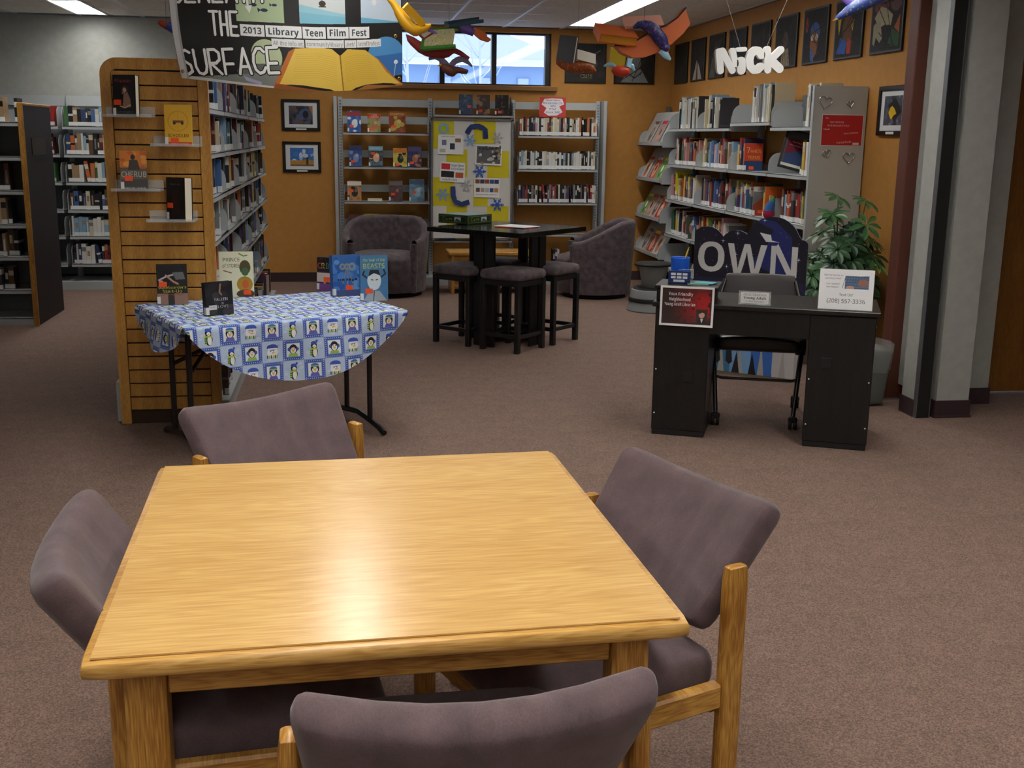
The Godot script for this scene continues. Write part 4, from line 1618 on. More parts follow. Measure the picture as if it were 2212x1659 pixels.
	g.rbox(Vector3(0.46, 0.3, 0.03), 0.014, 8, func(q: Vector3) -> Vector3:
		var taper := lerpf(1.0, 0.86, clampf((q.y + 0.15) / 0.3, 0, 1))
		return Vector3(q.x * taper, q.y + 0.645, q.z - 0.2 - 0.05 * (1 - pow(q.x / 0.24, 2)) - 0.12 * q.y))
	put(c, "backrest", g, mat("grey_shell", rgb(74, 70, 72), 0.4))
	for s in [-1, 1]:
		g = Geo.new()
		g.tube([Vector3(s * 0.21, 0.075, 0.27), Vector3(s * 0.225, 0.25, 0.21), Vector3(s * 0.245, 0.44, 0.12), Vector3(s * 0.245, 0.6, -0.1), Vector3(s * 0.2, 0.76, -0.22)], 0.0125, 8)
		put(c, "side_tube", g, M.black_metal)
		g = Geo.new()
		g.tube([Vector3(s * 0.246, 0.075, -0.27), Vector3(s * 0.246, 0.3, -0.1), Vector3(s * 0.246, 0.46, 0.1)], 0.0125, 8)
		put(c, "rear_leg", g, M.black_metal)
		g = Geo.new()
		g.lathe([Vector2(0.001, 0.03), Vector2(0.05, 0.026), Vector2(0.055, 0), Vector2(0.05, -0.026), Vector2(0.001, -0.03)], 18)
		var hub := put(c, "pivot", g, M.black_rubber)
		hub.position = Vector3(s * 0.235, 0.44, 0.1)
		hub.rotation_degrees.z = 90
		for z in [0.27, -0.27]:
			g = Geo.new()
			for e in [-0.014, 0.014]:
				g.xf = Transform3D(Basis(Vector3.BACK, PI / 2), Vector3(s * (0.21 if z > 0 else 0.246) + e, 0.03, z))
				g.lathe([Vector2(0.001, 0.009), Vector2(0.026, 0.009), Vector2(0.03, 0.005), Vector2(0.03, -0.005), Vector2(0.026, -0.009), Vector2(0.001, -0.009)], 16)
			g.xf = Transform3D()
			g.cbox(Vector3(s * (0.21 if z > 0 else 0.246), 0.055, z), Vector3(0.05, 0.03, 0.04), 0.008)
			put(c, "castor", g, M.black_rubber)
	g = Geo.new()
	g.tube([Vector3(-0.24, 0.27, 0.195), Vector3(-0.19, 0.255, 0.19), Vector3(0.19, 0.255, 0.19), Vector3(0.24, 0.27, 0.195)], 0.008, 8)
	put(c, "cross_bar", g, M.black_metal)

# ---------------------------------------------------------------- plant and waste bin
func plant_and_bin() -> void:
	var t := thing("potted_plant", "bushy green umbrella plant in a pot behind the desk", "plant", Vector3(3.25, 0, -6.95))
	var g := Geo.new()
	g.lathe([Vector2(0.001, 0.24), Vector2(0.12, 0.24), Vector2(0.13, 0.28), Vector2(0.14, 0.28), Vector2(0.1, 0.0), Vector2(0.001, 0.0)], 24)
	put(t, "pot", g, mat("terracotta", rgb(120, 74, 54), 0.8))
	# one compound leaf: eight drooping leaflets round the end of a stalk (at the origin)
	var leaves := []
	for vno in 3:
		g = Geo.new()
		var count: int = [8, 7, 9][vno]
		for k in count:
			var a: float = TAU * k / count + 0.2 * vno
			var len: float = [0.1, 0.115, 0.09][vno] * (1.0 - 0.12 * (k % 3))
			g.xf = Transform3D(Basis(Vector3.UP, a), Vector3())
			var i0 := g.v.size()
			g.grid(4, 6, func(u: float, w: float) -> Vector3:
				var s := 1.0 - w
				var half := 0.0215 * pow(sin(PI * clampf(s * 0.93 + 0.05, 0, 1)), 0.8) * (0.5 + s * 0.7)
				var x := (u - 0.5) * 2.0
				return Vector3(x * half, -0.03 * s * s - 0.004 * (1 - x * x) + 0.012 * s, 0.012 + s * len))
		g.xf = Transform3D()
		leaves.append(g.mesh())
	var tones := []
	for e in [rgb(44, 84, 52), rgb(58, 104, 62), rgb(34, 68, 46)]:
		var m := mat("leaf_%d" % tones.size(), e, 0.38)
		m.backlight_enabled = true
		m.backlight = Color(0.12, 0.2, 0.1)
		tones.append(m)
	var pale := mat("young_leaf", rgb(132, 168, 88), 0.4)
	var rg := RandomNumberGenerator.new()
	rg.seed = 77
	var stem := mat("plant_stem", rgb(84, 96, 58), 0.7)
	for s in 9:
		var a := rg.randf() * TAU
		var out := rg.randf_range(0.1, 0.2)
		var high := rg.randf_range(0.75, 1.0)
		var tip := Vector3(cos(a) * out - 0.02, high, sin(a) * out)
		var foot := Vector3(cos(a) * 0.03, 0.24, sin(a) * 0.03)
		var pts := [foot, foot.lerp(tip, 0.5) + Vector3(cos(a), 0, sin(a)) * 0.04, tip]
		g = Geo.new()
		g.tube(pts, 0.007, 6, true, 0.004)
		put(t, "stem", g, stem)
		for k in 20:
			var u := clampf(0.12 + k / 19.0 * 0.9, 0, 1)
			var p := foot.lerp(tip, u) + Vector3(cos(a), 0, sin(a)) * 0.04 * sin(PI * u)
			var la := rg.randf() * TAU
			var ln := rg.randf_range(0.1, 0.19) * (0.75 + 0.25 * u)
			var d := Vector3(cos(la), rg.randf_range(0.15, 0.9), sin(la)).normalized()
			var e := p + d * ln
			if e.x > 0.17: e.x = 0.17
			if e.z > 0.34: e.z = 0.34
			if e.x < -0.24: e.x = -0.24
			if e.z < -0.24 and e.x > -0.12: e.z = -0.24
			g = Geo.new()
			g.tube([p, e], 0.0022, 4, false)
			var lf := put_mesh(t, "leaf", leaves[rg.randi() % 3], pale if rg.randf() < 0.04 else tones[rg.randi() % 3])
			var up := (Vector3(d.x * 0.7, 1.0, d.z * 0.7) + Vector3(0, 0, 0.35)).normalized()
			var q := Basis(Quaternion(Vector3.UP, up)) * Basis(Vector3.UP, rg.randf() * TAU)
			lf.transform = Transform3D(q.scaled(Vector3.ONE * rg.randf_range(0.85, 1.25)), e)
			put(lf, "stalk", g, stem).transform = lf.transform.affine_inverse()
	# three sprays that reach above the rest
	for e in [[-0.05, 1.2, 0.0], [0.12, 1.18, 0.05], [-0.14, 1.1, 0.12]]:
		g = Geo.new()
		g.tube([Vector3(e[0] * 0.4, 0.7, 0), Vector3(e[0] * 0.8, 1.0, e[2]), Vector3(e[0], e[1], e[2])], 0.005, 6, true, 0.003)
		put(t, "stem", g, stem)
		var lf := put_mesh(t, "leaf", leaves[0], tones[1])
		lf.position = Vector3(e[0], e[1], e[2])
		lf.rotation_degrees = Vector3(28, 40, 0)
	var w := thing("waste_bin", "grey waste bin with clear plastic liner behind black desk", "waste bin", Vector3(3.085, 0, -6.2))
	g = Geo.new()
	g.rbox(Vector3(0.3, 0.36, 0.24), 0.05, 6, func(q: Vector3) -> Vector3:
		var k := lerpf(0.82, 1.0, clampf(q.y / 0.36 + 0.5, 0, 1))
		return Vector3(q.x * k, q.y + 0.18, q.z * k))
	put(w, "bin", g, mat("bin_grey", rgb(98, 102, 98), 0.5))
	g = Geo.new()
	var liner := mat("liner", Color(0.8, 0.83, 0.82, 0.2), 0.15)
	liner.transparency = BaseMaterial3D.TRANSPARENCY_ALPHA
	g.grid(40, 6, func(u: float, q: float) -> Vector3:
		var a := u * TAU
		var wob := 0.006 * sin(a * 9.0 + q * 4.0) + 0.004 * sin(a * 17.0)
		var rx := 0.162 + wob - 0.012 * q
		var rz := 0.13 + wob - 0.01 * q
		var cx := signf(sin(a)) * pow(absf(sin(a)), 0.5)
		var cz := signf(cos(a)) * pow(absf(cos(a)), 0.5)
		return Vector3(cx * rx, 0.385 - 0.16 * q - 0.015 * sin(a * 2.0 + 1.0) * q, cz * rz))
	put(w, "liner", g, liner)

# ---------------------------------------------------------------- cut-out board with the letters OWN
func stand_up_sign() -> void:
	var d := Vector3(0.768, 0, 0.640)
	var o := thing("cutout_sign", "dark starry cut-out board with big white letters behind desk", "sign", Vector3(2.499, 0, -7.15), -39.8)
	# local x along the board
	var q := PackedVector2Array([Vector2(-0.195, 0.02), Vector2(0.58, 0.02), Vector2(0.58, 0.88)])
	var arc := func(cx: float, cy: float, r: float, a0: float, a1: float, n: int) -> void:
		for i in n + 1:
			var a := deg_to_rad(lerpf(a0, a1, float(i) / n))
			q.append(Vector2(cx + r * cos(a), cy + r * sin(a)))
	arc.call(0.545, 0.9, 0.035, 0, 100, 4)
	arc.call(0.345, 0.89, 0.185, 22, 165, 12)
	arc.call(0.1, 0.86, 0.115, 50, 165, 8)
	arc.call(-0.105, 0.86, 0.13, 20, 128, 8)
	q.append(Vector2(-0.195, 1.0))
	var g := Geo.new()
	g.extrude(q, 0.012)
	var S := 400.0
	var p := Pic.new(int(0.775 * S), int(1.06 * S), rgb(22, 22, 40))
	var W := p.w
	var H := p.h
	p.poly([Vector2(W * 0.45, 0), Vector2(W * 0.72, H * 0.03), Vector2(W * 0.86, H * 0.12), Vector2(W * 0.9, H * 0.4), Vector2(W * 0.62, H * 0.32), Vector2(W * 0.5, H * 0.3), Vector2(W * 0.64, H * 0.2), Vector2(W * 0.7, H * 0.08)], rgb(34, 42, 108))
	var rg := RandomNumberGenerator.new()
	rg.seed = 9
	for k in 90:
		p.disc(rg.randf() * W, rg.randf() * H * 0.55, 1, 1, rgb(140, 130, 190))
	for k in 22:
		var x := rg.randf() * W
		var y := rg.randf() * H * 0.5
		p.line([Vector2(x - 6, y), Vector2(x + 6, y)], 1, rgb(190, 180, 230))
		p.line([Vector2(x, y - 6), Vector2(x, y + 6)], 1, rgb(190, 180, 230))
		p.disc(x, y, 2, 2, rgb(230, 226, 246))
	p.poly([Vector2(W * 0.58, H * 0.1), Vector2(W * 0.68, H * 0.112), Vector2(W * 0.69, H * 0.145), Vector2(W * 0.76, H * 0.155), Vector2(W * 0.64, H * 0.155)], rgb(222, 222, 226))
	p.text("OWN", W * 0.48, H * 0.178, H * 0.187, rgb(206, 206, 206), 1, W * 0.88, "Droid Sans Bold")
	# lower part: pale ground and standing figures in blue
	p.rect(0, H * 0.52, W, H * 0.48, rgb(176, 172, 170))
	p.rect(0, H * 0.40, W, H * 0.14, rgb(30, 34, 70))
	for e in [[0.3, rgb(66, 128, 172)], [0.47, rgb(126, 172, 222)], [0.66, rgb(58, 110, 196)], [0.85, rgb(196, 194, 196)]]:
		var x: float = e[0] * W
		p.poly([Vector2(x - W * 0.09, H), Vector2(x - W * 0.1, H * 0.5), Vector2(x + W * 0.1, H * 0.5), Vector2(x + W * 0.1, H), Vector2(x + W * 0.03, H), Vector2(x, H * 0.8), Vector2(x - W * 0.03, H)], e[1])
	for x in [0.26, 0.37]:
		p.poly([Vector2(W * x - 9, H * 0.93), Vector2(W * x - 8, H * 0.84), Vector2(W * x + 6, H * 0.84), Vector2(W * x + 10, H * 0.93), Vector2(W * x + 2, H * 0.95)], rgb(34, 34, 40))
	p.poly([Vector2(W * 0.4, H), Vector2(W * 0.44, H * 0.86), Vector2(W * 0.47, H)], rgb(30, 30, 36))
	p.poly([Vector2(W * 0.55, H), Vector2(W * 0.58, H * 0.86), Vector2(W * 0.62, H)], rgb(30, 30, 36))
	put(o, "board", g, printed("own_print", p, 0.55))
	g = Geo.new()
	g.extrude(PackedVector2Array([Vector2(0, 0), Vector2(0.2, 0), Vector2(0, 0.6)]), 0.006)
	var b := put(o, "prop", g, mat("board_back", rgb(120, 108, 92), 0.8))
	b.rotation_degrees.y = 90
	b.position = Vector3(0.2, 0.001, -0.008)

	g = Geo.new()
	g.span(Vector3(-0.19, 0, -0.02), Vector3(0.57, 0.02, 0.004))
	put(o, "foot", g, M.board_back)
# ---------------------------------------------------------------- bookcase along the right wall
func right_bookcase() -> void:
	var zf := -7.42
	var bay := 0.915
	var k := thing("wall_bookcase", "grey steel bookcase along the right wall with broad end panel", "bookcase", Vector3(RIGHT, 0, zf))
	# local x: 0 at the wall, negative toward the room; bays run to -z
	var g := Geo.new()
	var q := PackedVector2Array([Vector2(-0.395, 0), Vector2(-0.01, 0), Vector2(-0.01, 1.925), Vector2(-0.385, 1.925), Vector2(-0.395, 1.91)])
	g.extrude(q, 0.022, Vector3(0, 0, 0.0))
	var ep := put(k, "end_panel", g, mat("panel_grey", rgb(184, 184, 180), 0.42))
	g = Geo.new()
	g.span(Vector3(-0.399, 0, -0.013), Vector3(-0.389, 1.925, 0.016))
	put(ep, "edge_strip", g, M.shelf_steel)
	var levels := [1.655, 1.31, 0.962, 0.618, 0.27]
	for i in 5:
		g = Geo.new()
		g.cbox(Vector3(-0.045, 0.95, -0.03 - bay * i), Vector3(0.04, 1.9, 0.07), 0.004)
		put(k, "upright", g, M.slot_steel)
	for i in 4:
		g = Geo.new()
		g.span(Vector3(-0.03, 1.74, -0.03 - bay * i), Vector3(-0.022, 1.86, -0.03 - bay * (i + 1)))
		put(k, "back_rail", g, M.shelf_steel)
		for y0 in levels:
			var y: float = y0
			if i == 1 and y0 > 1.6:
				y += 0.04
			g = Geo.new()
			g.xf = Transform3D(Basis(), Vector3(-0.03, y, -0.03 - bay * (i + 0.5)))
			shelf_tray(g, -1, bay - 0.03, 0.265)
			put(k, "shelf", g, M.shelf_steel)
			for e in [-1, 1]:
				g = Geo.new()
				g.xf = Transform3D(Basis(Vector3.UP, PI), Vector3(-0.07, y - 0.01, -0.03 - bay * (i + 0.5) + e * (bay / 2 - 0.014)))
				end_plate(g, 0.245, 0.165)
				put(k, "shelf_end", g, M.shelf_steel)
	g = Geo.new()
	g.span(Vector3(-0.4, 0, -0.013), Vector3(-0.02, 0.1, -0.03 - bay * 4))
	put(k, "base", g, M.shelf_steel)
	# poster and wire hearts on the end panel
	var p := Pic.new(240, 164, rgb(190, 36, 38))
	p.rect(0, 0, 240, 3, rgb(230, 226, 222)); p.rect(0, 161, 240, 3, rgb(230, 226, 222)); p.rect(0, 0, 3, 164, rgb(230, 226, 222)); p.rect(237, 0, 3, 164, rgb(230, 226, 222))
	p.text("The", 18, 14, 9, rgb(236, 230, 226))
	p.text("Anti-Valentine", 46, 34, 10, rgb(236, 230, 226), 0, 80)
	p.text("Do-It-Because-It's-Fun", 34, 52, 10, rgb(236, 230, 226), 0, 124)
	p.scribble(12, 74, 34, 8, rgb(226, 200, 196), 5)
	p.text("Games and Activities", 132, 94, 9, rgb(236, 230, 226), 0, 82, "Droid Sans", -0.08)
	p.text("Painted Rocks", 92, 142, 11, rgb(236, 230, 226), 0, 84, "Droid Sans", -0.08)
	p.rect(186, 146, 36, 12, rgb(220, 214, 212))
	g = Geo.new()
	g.span(Vector3(3.251, 1.526, zf + 0.0125), Vector3(3.552, 1.736, zf + 0.0132))
	var po := put(self, "red_poster", g, M.white_paper)
	tag(po, "red valentine poster with white words on grey shelf end", "poster")
	g = Geo.new()
	g.quad(Vector3(3.251, 1.736, zf + 0.0137), Vector3(3.552, 1.736, zf + 0.0137), Vector3(3.552, 1.526, zf + 0.0137), Vector3(3.251, 1.526, zf + 0.0137))
	put(po, "print", g, printed("valentine_print", p))
	var hearts := [[3.265, 1.815, 0.05, -10.0, "above the poster, the larger of two"], [3.447, 1.807, 0.025, 15.0, "small, above the red poster on the right"], [3.299, 1.473, 0.03, 20.0, "small, below the red poster on the left"], [3.463, 1.449, 0.045, 0.0, "below the red poster on the right, the widest"]]
	for e in hearts:
		var pts := []
		for i in 33:
			var a := TAU * i / 32
			pts.append(Vector3(16 * pow(sin(a), 3), 13 * cos(a) - 5 * cos(2 * a) - 2 * cos(3 * a) - cos(4 * a), 0) / 17.0 * e[2])
		g = Geo.new()
		g.tube(pts, 0.004, 6, false)
		var o := put(self, "foil_heart", g, mat("foil", rgb(206, 208, 212), 0.18, 0.9))
		o.position = Vector3(e[0], e[1], zf + 0.0165)
		o.rotation_degrees.z = e[3]
		tag(o, "silver heart outline on grey shelf end, " + e[4], "heart", "silver hearts on the shelf end")
	# books, near bay first
	var rg := RandomNumberGenerator.new()
	rg.seed = 23
	var pal := [0, 1, 3, 4, 8, 9, 10, 10, 11, 6, 14, 15, 15, 17, 18, 12, 2, 16, 19, 13, 8, 9]
	var pale := [14, 15, 16, 15, 14, 19, 4]
	for j in 4:
		var edge := [1e9]
		for i in 4:
			var y: float = levels[j] + (0.04 if i == 1 and j == 0 else 0.0)
			var z0 := zf - 0.05 - bay * i
			var start := 0.02
			var stop := bay - 0.06
			if j == 0:
				start = [0.04, 0.05, 0.36, 0.12][i]
				stop = [0.34, 0.55, 0.8, 0.72][i]
			if j == 1 and i == 0:
				start = 0.0
				stop = 0.44
			if j == 1 and i == 1:
				start = 0.5
				stop = 0.82
			if j == 3 and i < 2:
				continue
			var keep := func(pp: Vector3, t: float, b: Basis) -> bool:
				var s1 := pp.x / (-pp.z + t / 2)
				var wide: float = 2400.0 * (edge[0] - s1)
				edge[0] = minf(edge[0], s1)
				return wide > (2.6 if i < 2 else 2.0)
			fill_shelf(Vector3(3.285, y, z0 - start), Vector3(0, 0, -1), stop - start, -90, rg, {
				"palette": pale if j == 0 else pal, "ragged": 0.035, "gap": 0.03, "gap_to": 0.05, "h0": 0.19 if j else 0.24, "h1": 0.265 if j else 0.3, "leaning": 0.06,
				"t0": 0.018 if j else 0.008, "t1": 0.05 if j else 0.022, "labels": 0.95 if j else 0.1, "skip": [[0.47 - start, 0.56 - start]] if j == 1 and i == 1 else [[0.19 - start, 0.3 - start], [-0.03 - start, 0.08 - start]] if j == 2 and i == 1 else [[0.74 - start, 0.9 - start]] if j == 2 and i == 0 else [[0.1 - start, 0.22 - start]] if j == 3 and i == 3 else [[0.58 - start, 0.67 - start]] if j == 2 and i == 3 else [],
				"where": "in the %s bay, %s shelf of right wall bookcase" % [ordinal(i), ordinal(j)], "group": "books in the right wall bookcase", "keep": keep})
	# leaning framed sign between the books of the second shelf
	var f := thing("leaning_frame", "dark framed red and blue print leaning among books, second shelf", "picture frame", Vector3(3.32, levels[1] + 0.012, zf - 0.62), -14)
	p = Pic.new(100, 150, rgb(86, 88, 92))
	p.rect(6, 30, 88, 110, rgb(120, 42, 56))
	p.poly([Vector2(6, 140), Vector2(6, 100), Vector2(94, 60), Vector2(94, 140)], rgb(60, 76, 118))
	p.scribble(24, 40, 34, 7, rgb(200, 150, 160), 2)
	p.scribble(18, 54, 52, 7, rgb(200, 150, 160), 3)
	p.rect(0, 138, 100, 12, rgb(222, 222, 212))
	var lean := Transform3D(Basis(Vector3.BACK, deg_to_rad(-14)) * Basis(Vector3.RIGHT, deg_to_rad(-14)), Vector3(0, 0.02, 0))
	g = Geo.new()
	g.cbox(Vector3(0, 0.15, 0), Vector3(0.23, 0.3, 0.02), 0.004)
	put(f, "frame", g, mat("dark_frame", rgb(44, 36, 34), 0.4)).transform = lean
	g = Geo.new()
	g.quad(Vector3(-0.098, 0.282, 0.0105), Vector3(0.098, 0.282, 0.0105), Vector3(0.098, 0.018, 0.0105), Vector3(-0.098, 0.018, 0.0105))
	put(f, "print", g, printed("lean_print", p, 0.25)).transform = lean
	# small rainbow plush bird among the books of the third shelf
	var b := thing("plush_bird", "small rainbow plush bird among books on the third shelf", "toy", Vector3(3.255, levels[2] + 0.001, zf - 0.86))
	var seg := [["body", "plush_red", rgb(160, 34, 66), [[0, 0.002, 0.03], [0, 0.035, 0.046], [0, 0.065, 0.042]]], ["wing", "plush_blue", rgb(44, 92, 150), [[0, 0.055, 0.043], [0.008, 0.095, 0.036], [0.018, 0.13, 0.026]]], ["head", "plush_green", rgb(56, 120, 84), [[0.017, 0.12, 0.027], [0.026, 0.15, 0.02], [0.032, 0.172, 0.004]]]]
	for e in seg:
		g = Geo.new()
		var pts := []
		for v in e[3]:
			pts.append([Vector3(v[0], v[1], 0), v[2]])
		loft(g, pts)
		put(b, e[0], g, mat(e[1], e[2], 0.95))
	# front-facing book near the middle of the second shelf
	p = Pic.new(96, 130, rgb(206, 70, 40))
	p.rect(0, 84, 96, 46, rgb(40, 64, 110))
	p.text("7", 20, 20, 26, rgb(238, 214, 190), 1)
	p.text("HABITS", 60, 30, 14, rgb(240, 190, 80), 1, 56)
	p.text("TEENS", 50, 60, 16, rgb(240, 190, 80), 1, 64)
	cover_book("display_book", "orange and navy book turned to face out on second shelf", p, Vector3(3.33, levels[1] + 0.001, zf - 1.46), -8, 0.15, 0.22, 0.03, 9, "books in the right wall bookcase", Vector2(0.4, 0.1), -1)
	p = Pic.new(110, 100, rgb(214, 204, 40))
	p.text("Library", 55, 16, 17, rgb(40, 40, 30), 1, 84)
	p.scribble(24, 44, 56, 15, rgb(40, 40, 30), 4)
	cover_book("display_book", "bright yellow booklet facing out at far end of third shelf", p, Vector3(3.36, levels[2] + 0.05, zf - 3.42), -6, 0.17, 0.24, 0.012, 8, "books in the right wall bookcase", Vector2(-1, -1), -1)
	p = Pic.new(96, 140, rgb(120, 120, 120))
	p.rect(0, 0, 96, 24, rgb(206, 206, 204))
	p.text("teen", 40, 6, 14, rgb(170, 60, 50), 1)
	p.poly([Vector2(0, 140), Vector2(0, 90), Vector2(50, 50), Vector2(96, 80), Vector2(96, 140)], rgb(150, 60, 40))
	cover_book("display_book", "grey and red book facing out on third shelf", p, Vector3(3.33, levels[2] + 0.001, zf - 1.2), -8, 0.15, 0.23, 0.02, 16, "books in the right wall bookcase", Vector2(0.4, 0.14), -1)
	p = Pic.new(96, 140, rgb(216, 100, 36))
	p.text("DE", 48, 40, 22, rgb(240, 226, 200), 1, 54)
	p.line([Vector2(16, 70), Vector2(70, 40)], 3, rgb(60, 40, 30))
	p.disc(50, 108, 24, 18, rgb(70, 40, 30))
	cover_book("display_book", "orange book with white letters facing out on third shelf", p, Vector3(3.34, levels[2] + 0.001, zf - 0.98), -8, 0.14, 0.24, 0.025, 9, "books in the right wall bookcase", Vector2(-1, -1), -1)
	p = Pic.new(96, 140, rgb(66, 84, 66))
	p.disc(48, 70, 30, 44, rgb(200, 140, 130))
	p.rect(24, 40, 48, 16, rgb(40, 36, 40))
	p.disc(36, 48, 11, 8, rgb(226, 226, 226))
	p.disc(60, 48, 11, 8, rgb(226, 226, 226))
	cover_book("display_book", "green book with a pink face facing out on fourth shelf", p, Vector3(3.33, levels[3] + 0.001, zf - 2.95), -8, 0.14, 0.21, 0.02, 7, "books in the right wall bookcase", Vector2(0.5, 0.12), -1)
	# magazine rack in the corner
	var m := thing("magazine_rack", "grey slanted magazine rack in corner beyond the right bookcase", "magazine rack", Vector3(RIGHT, 0, zf - bay * 4 - 0.06))
	g = Geo.new()
	g.cbox(Vector3(-0.045, 0.95, -0.03), Vector3(0.04, 1.9, 0.05), 0.004)
	g.cbox(Vector3(-0.045, 0.95, -0.96), Vector3(0.04, 1.9, 0.05), 0.004)
	put(m, "upright", g, M.slot_steel)
	var ml := [1.5, 1.13, 0.735, 0.36]
	for j in 4:
		var y: float = ml[j]
		g = Geo.new()
		# slanted board from the lip up to the wall
		g.extrude(PackedVector2Array([Vector2(-0.345, y), Vector2(-0.335, y - 0.012), Vector2(-0.165, y + 0.32), Vector2(-0.175, y + 0.33)]), 0.9, Vector3(0, 0, -0.495))
		g.span(Vector3(-0.38, y - 0.02, -0.045), Vector3(-0.365, y + 0.025, -0.945))
		g.span(Vector3(-0.38, y - 0.02, -0.045), Vector3(-0.06, y - 0.012, -0.945))
		put(m, "slanted_shelf", g, M.shelf_steel)
		for e in [-0.04, -0.95]:
			g = Geo.new()
			g.xf = Transform3D(Basis(Vector3.UP, PI), Vector3(-0.06, y - 0.01, e))
			end_plate(g, 0.3, 0.15)
			put(m, "shelf_end", g, M.shelf_steel)
	var arts := []
	var mr := RandomNumberGenerator.new()
	mr.seed = 8
	for i in 6:
		var a := Pic.new(64, 84, [rgb(190, 188, 184), rgb(178, 44, 50), rgb(214, 206, 196), rgb(196, 70, 60), rgb(120, 180, 110), rgb(170, 150, 150)][i])
		a.disc(32, 50, 18, 26, [rgb(90, 84, 84), rgb(216, 170, 140), rgb(190, 120, 100), rgb(226, 190, 150), rgb(90, 150, 80), rgb(210, 170, 150)][i])
		a.disc(32, 42, 10, 12, [rgb(180, 170, 166), rgb(240, 210, 190), rgb(110, 70, 50), rgb(90, 50, 40), rgb(240, 240, 200), rgb(60, 50, 60)][i])
		a.rect(4, 3, 56, 11, [rgb(60, 60, 60), rgb(240, 226, 90), rgb(190, 30, 40), rgb(244, 244, 240), rgb(230, 230, 80), rgb(200, 40, 70)][i])
		a.blot(5, [rgb(230, 220, 200), rgb(60, 50, 50), rgb(200, 60, 60)], 2, 6, i)
		arts.append(printed("magazine_print_%d" % i, a, 0.35))
	var sets := [[0.28, 0.62], [0.15, 0.5, 0.76], [0.14, 0.365, 0.59, 0.815], [0.22, 0.52, 0.78]]
	var tone := ["grey and black", "red faced", "pale", "red and white", "green", "mauve"]
	var slope := atan2(0.17, 0.33)
	for j in 4:
		for e in sets[j].size():
			var kind: int = (j * 2 + e) % 6 if j else [0, 5][e]
			var o := thing("magazine", "%s magazine, %s from the wall corner on rack level %s" % [tone[kind], ordinal(e), ["one, the top", "two", "three", "four, the lowest"][j]], "magazine", Vector3(RIGHT - 0.352, ml[j] + 0.004, zf - bay * 4 - 0.06 - 0.92 + sets[j][e] * 0.9), -90, "magazines on the corner rack")
			g = Geo.new()
			g.xf = Transform3D(Basis(Vector3.RIGHT, -slope), Vector3(0, 0, 0.0))
			g.span(Vector3(-0.1, 0, 0), Vector3(0.1, 0.27, 0.004))
			put(o, "pages", g, M.white_paper)
			g = Geo.new()
			g.xf = Transform3D(Basis(Vector3.RIGHT, -slope), Vector3(0, 0, 0.0))
			g.quad(Vector3(-0.1, 0.27, 0.0046), Vector3(0.1, 0.27, 0.0046), Vector3(0.1, 0, 0.0046), Vector3(-0.1, 0, 0.0046))
			put(o, "front_page", g, arts[kind])
	# rolling step stool in front of it
	var s := thing("step_stool", "grey round step stool with black bands by the magazine rack", "stool", Vector3(2.83, 0, -9.95))
	g = Geo.new()
	g.lathe([Vector2(0.001, 0.2), Vector2(0.185, 0.2), Vector2(0.2, 0.19), Vector2(0.212, 0.12)], 32)
	g.lathe([Vector2(0.216, 0.085), Vector2(0.232, 0.02), Vector2(0.24, 0.012), Vector2(0.24, 0.0), Vector2(0.001, 0.0)], 32)
	put(s, "base", g, mat("stool_grey", rgb(128, 132, 134), 0.45))
	g = Geo.new()
	g.lathe([Vector2(0.212, 0.122), Vector2(0.22, 0.118), Vector2(0.224, 0.086), Vector2(0.216, 0.083)], 32)
	put(s, "rubber_band", g, M.black_rubber)
	g = Geo.new()
	g.lathe([Vector2(0.001, 0.215), Vector2(0.17, 0.215), Vector2(0.186, 0.206), Vector2(0.186, 0.198)], 32)
	put(s, "step_pad", g, M.black_rubber)
	g = Geo.new()
	g.lathe([Vector2(0.14, 0.415), Vector2(0.1, 0.215), Vector2(0.001, 0.215)], 28)
	put(s, "column", g, M.stool_grey)
	g = Geo.new()
	g.lathe([Vector2(0.001, 0.44), Vector2(0.165, 0.44), Vector2(0.178, 0.43), Vector2(0.178, 0.416), Vector2(0.001, 0.412)], 32)
	put(s, "top_pad", g, M.black_rubber)

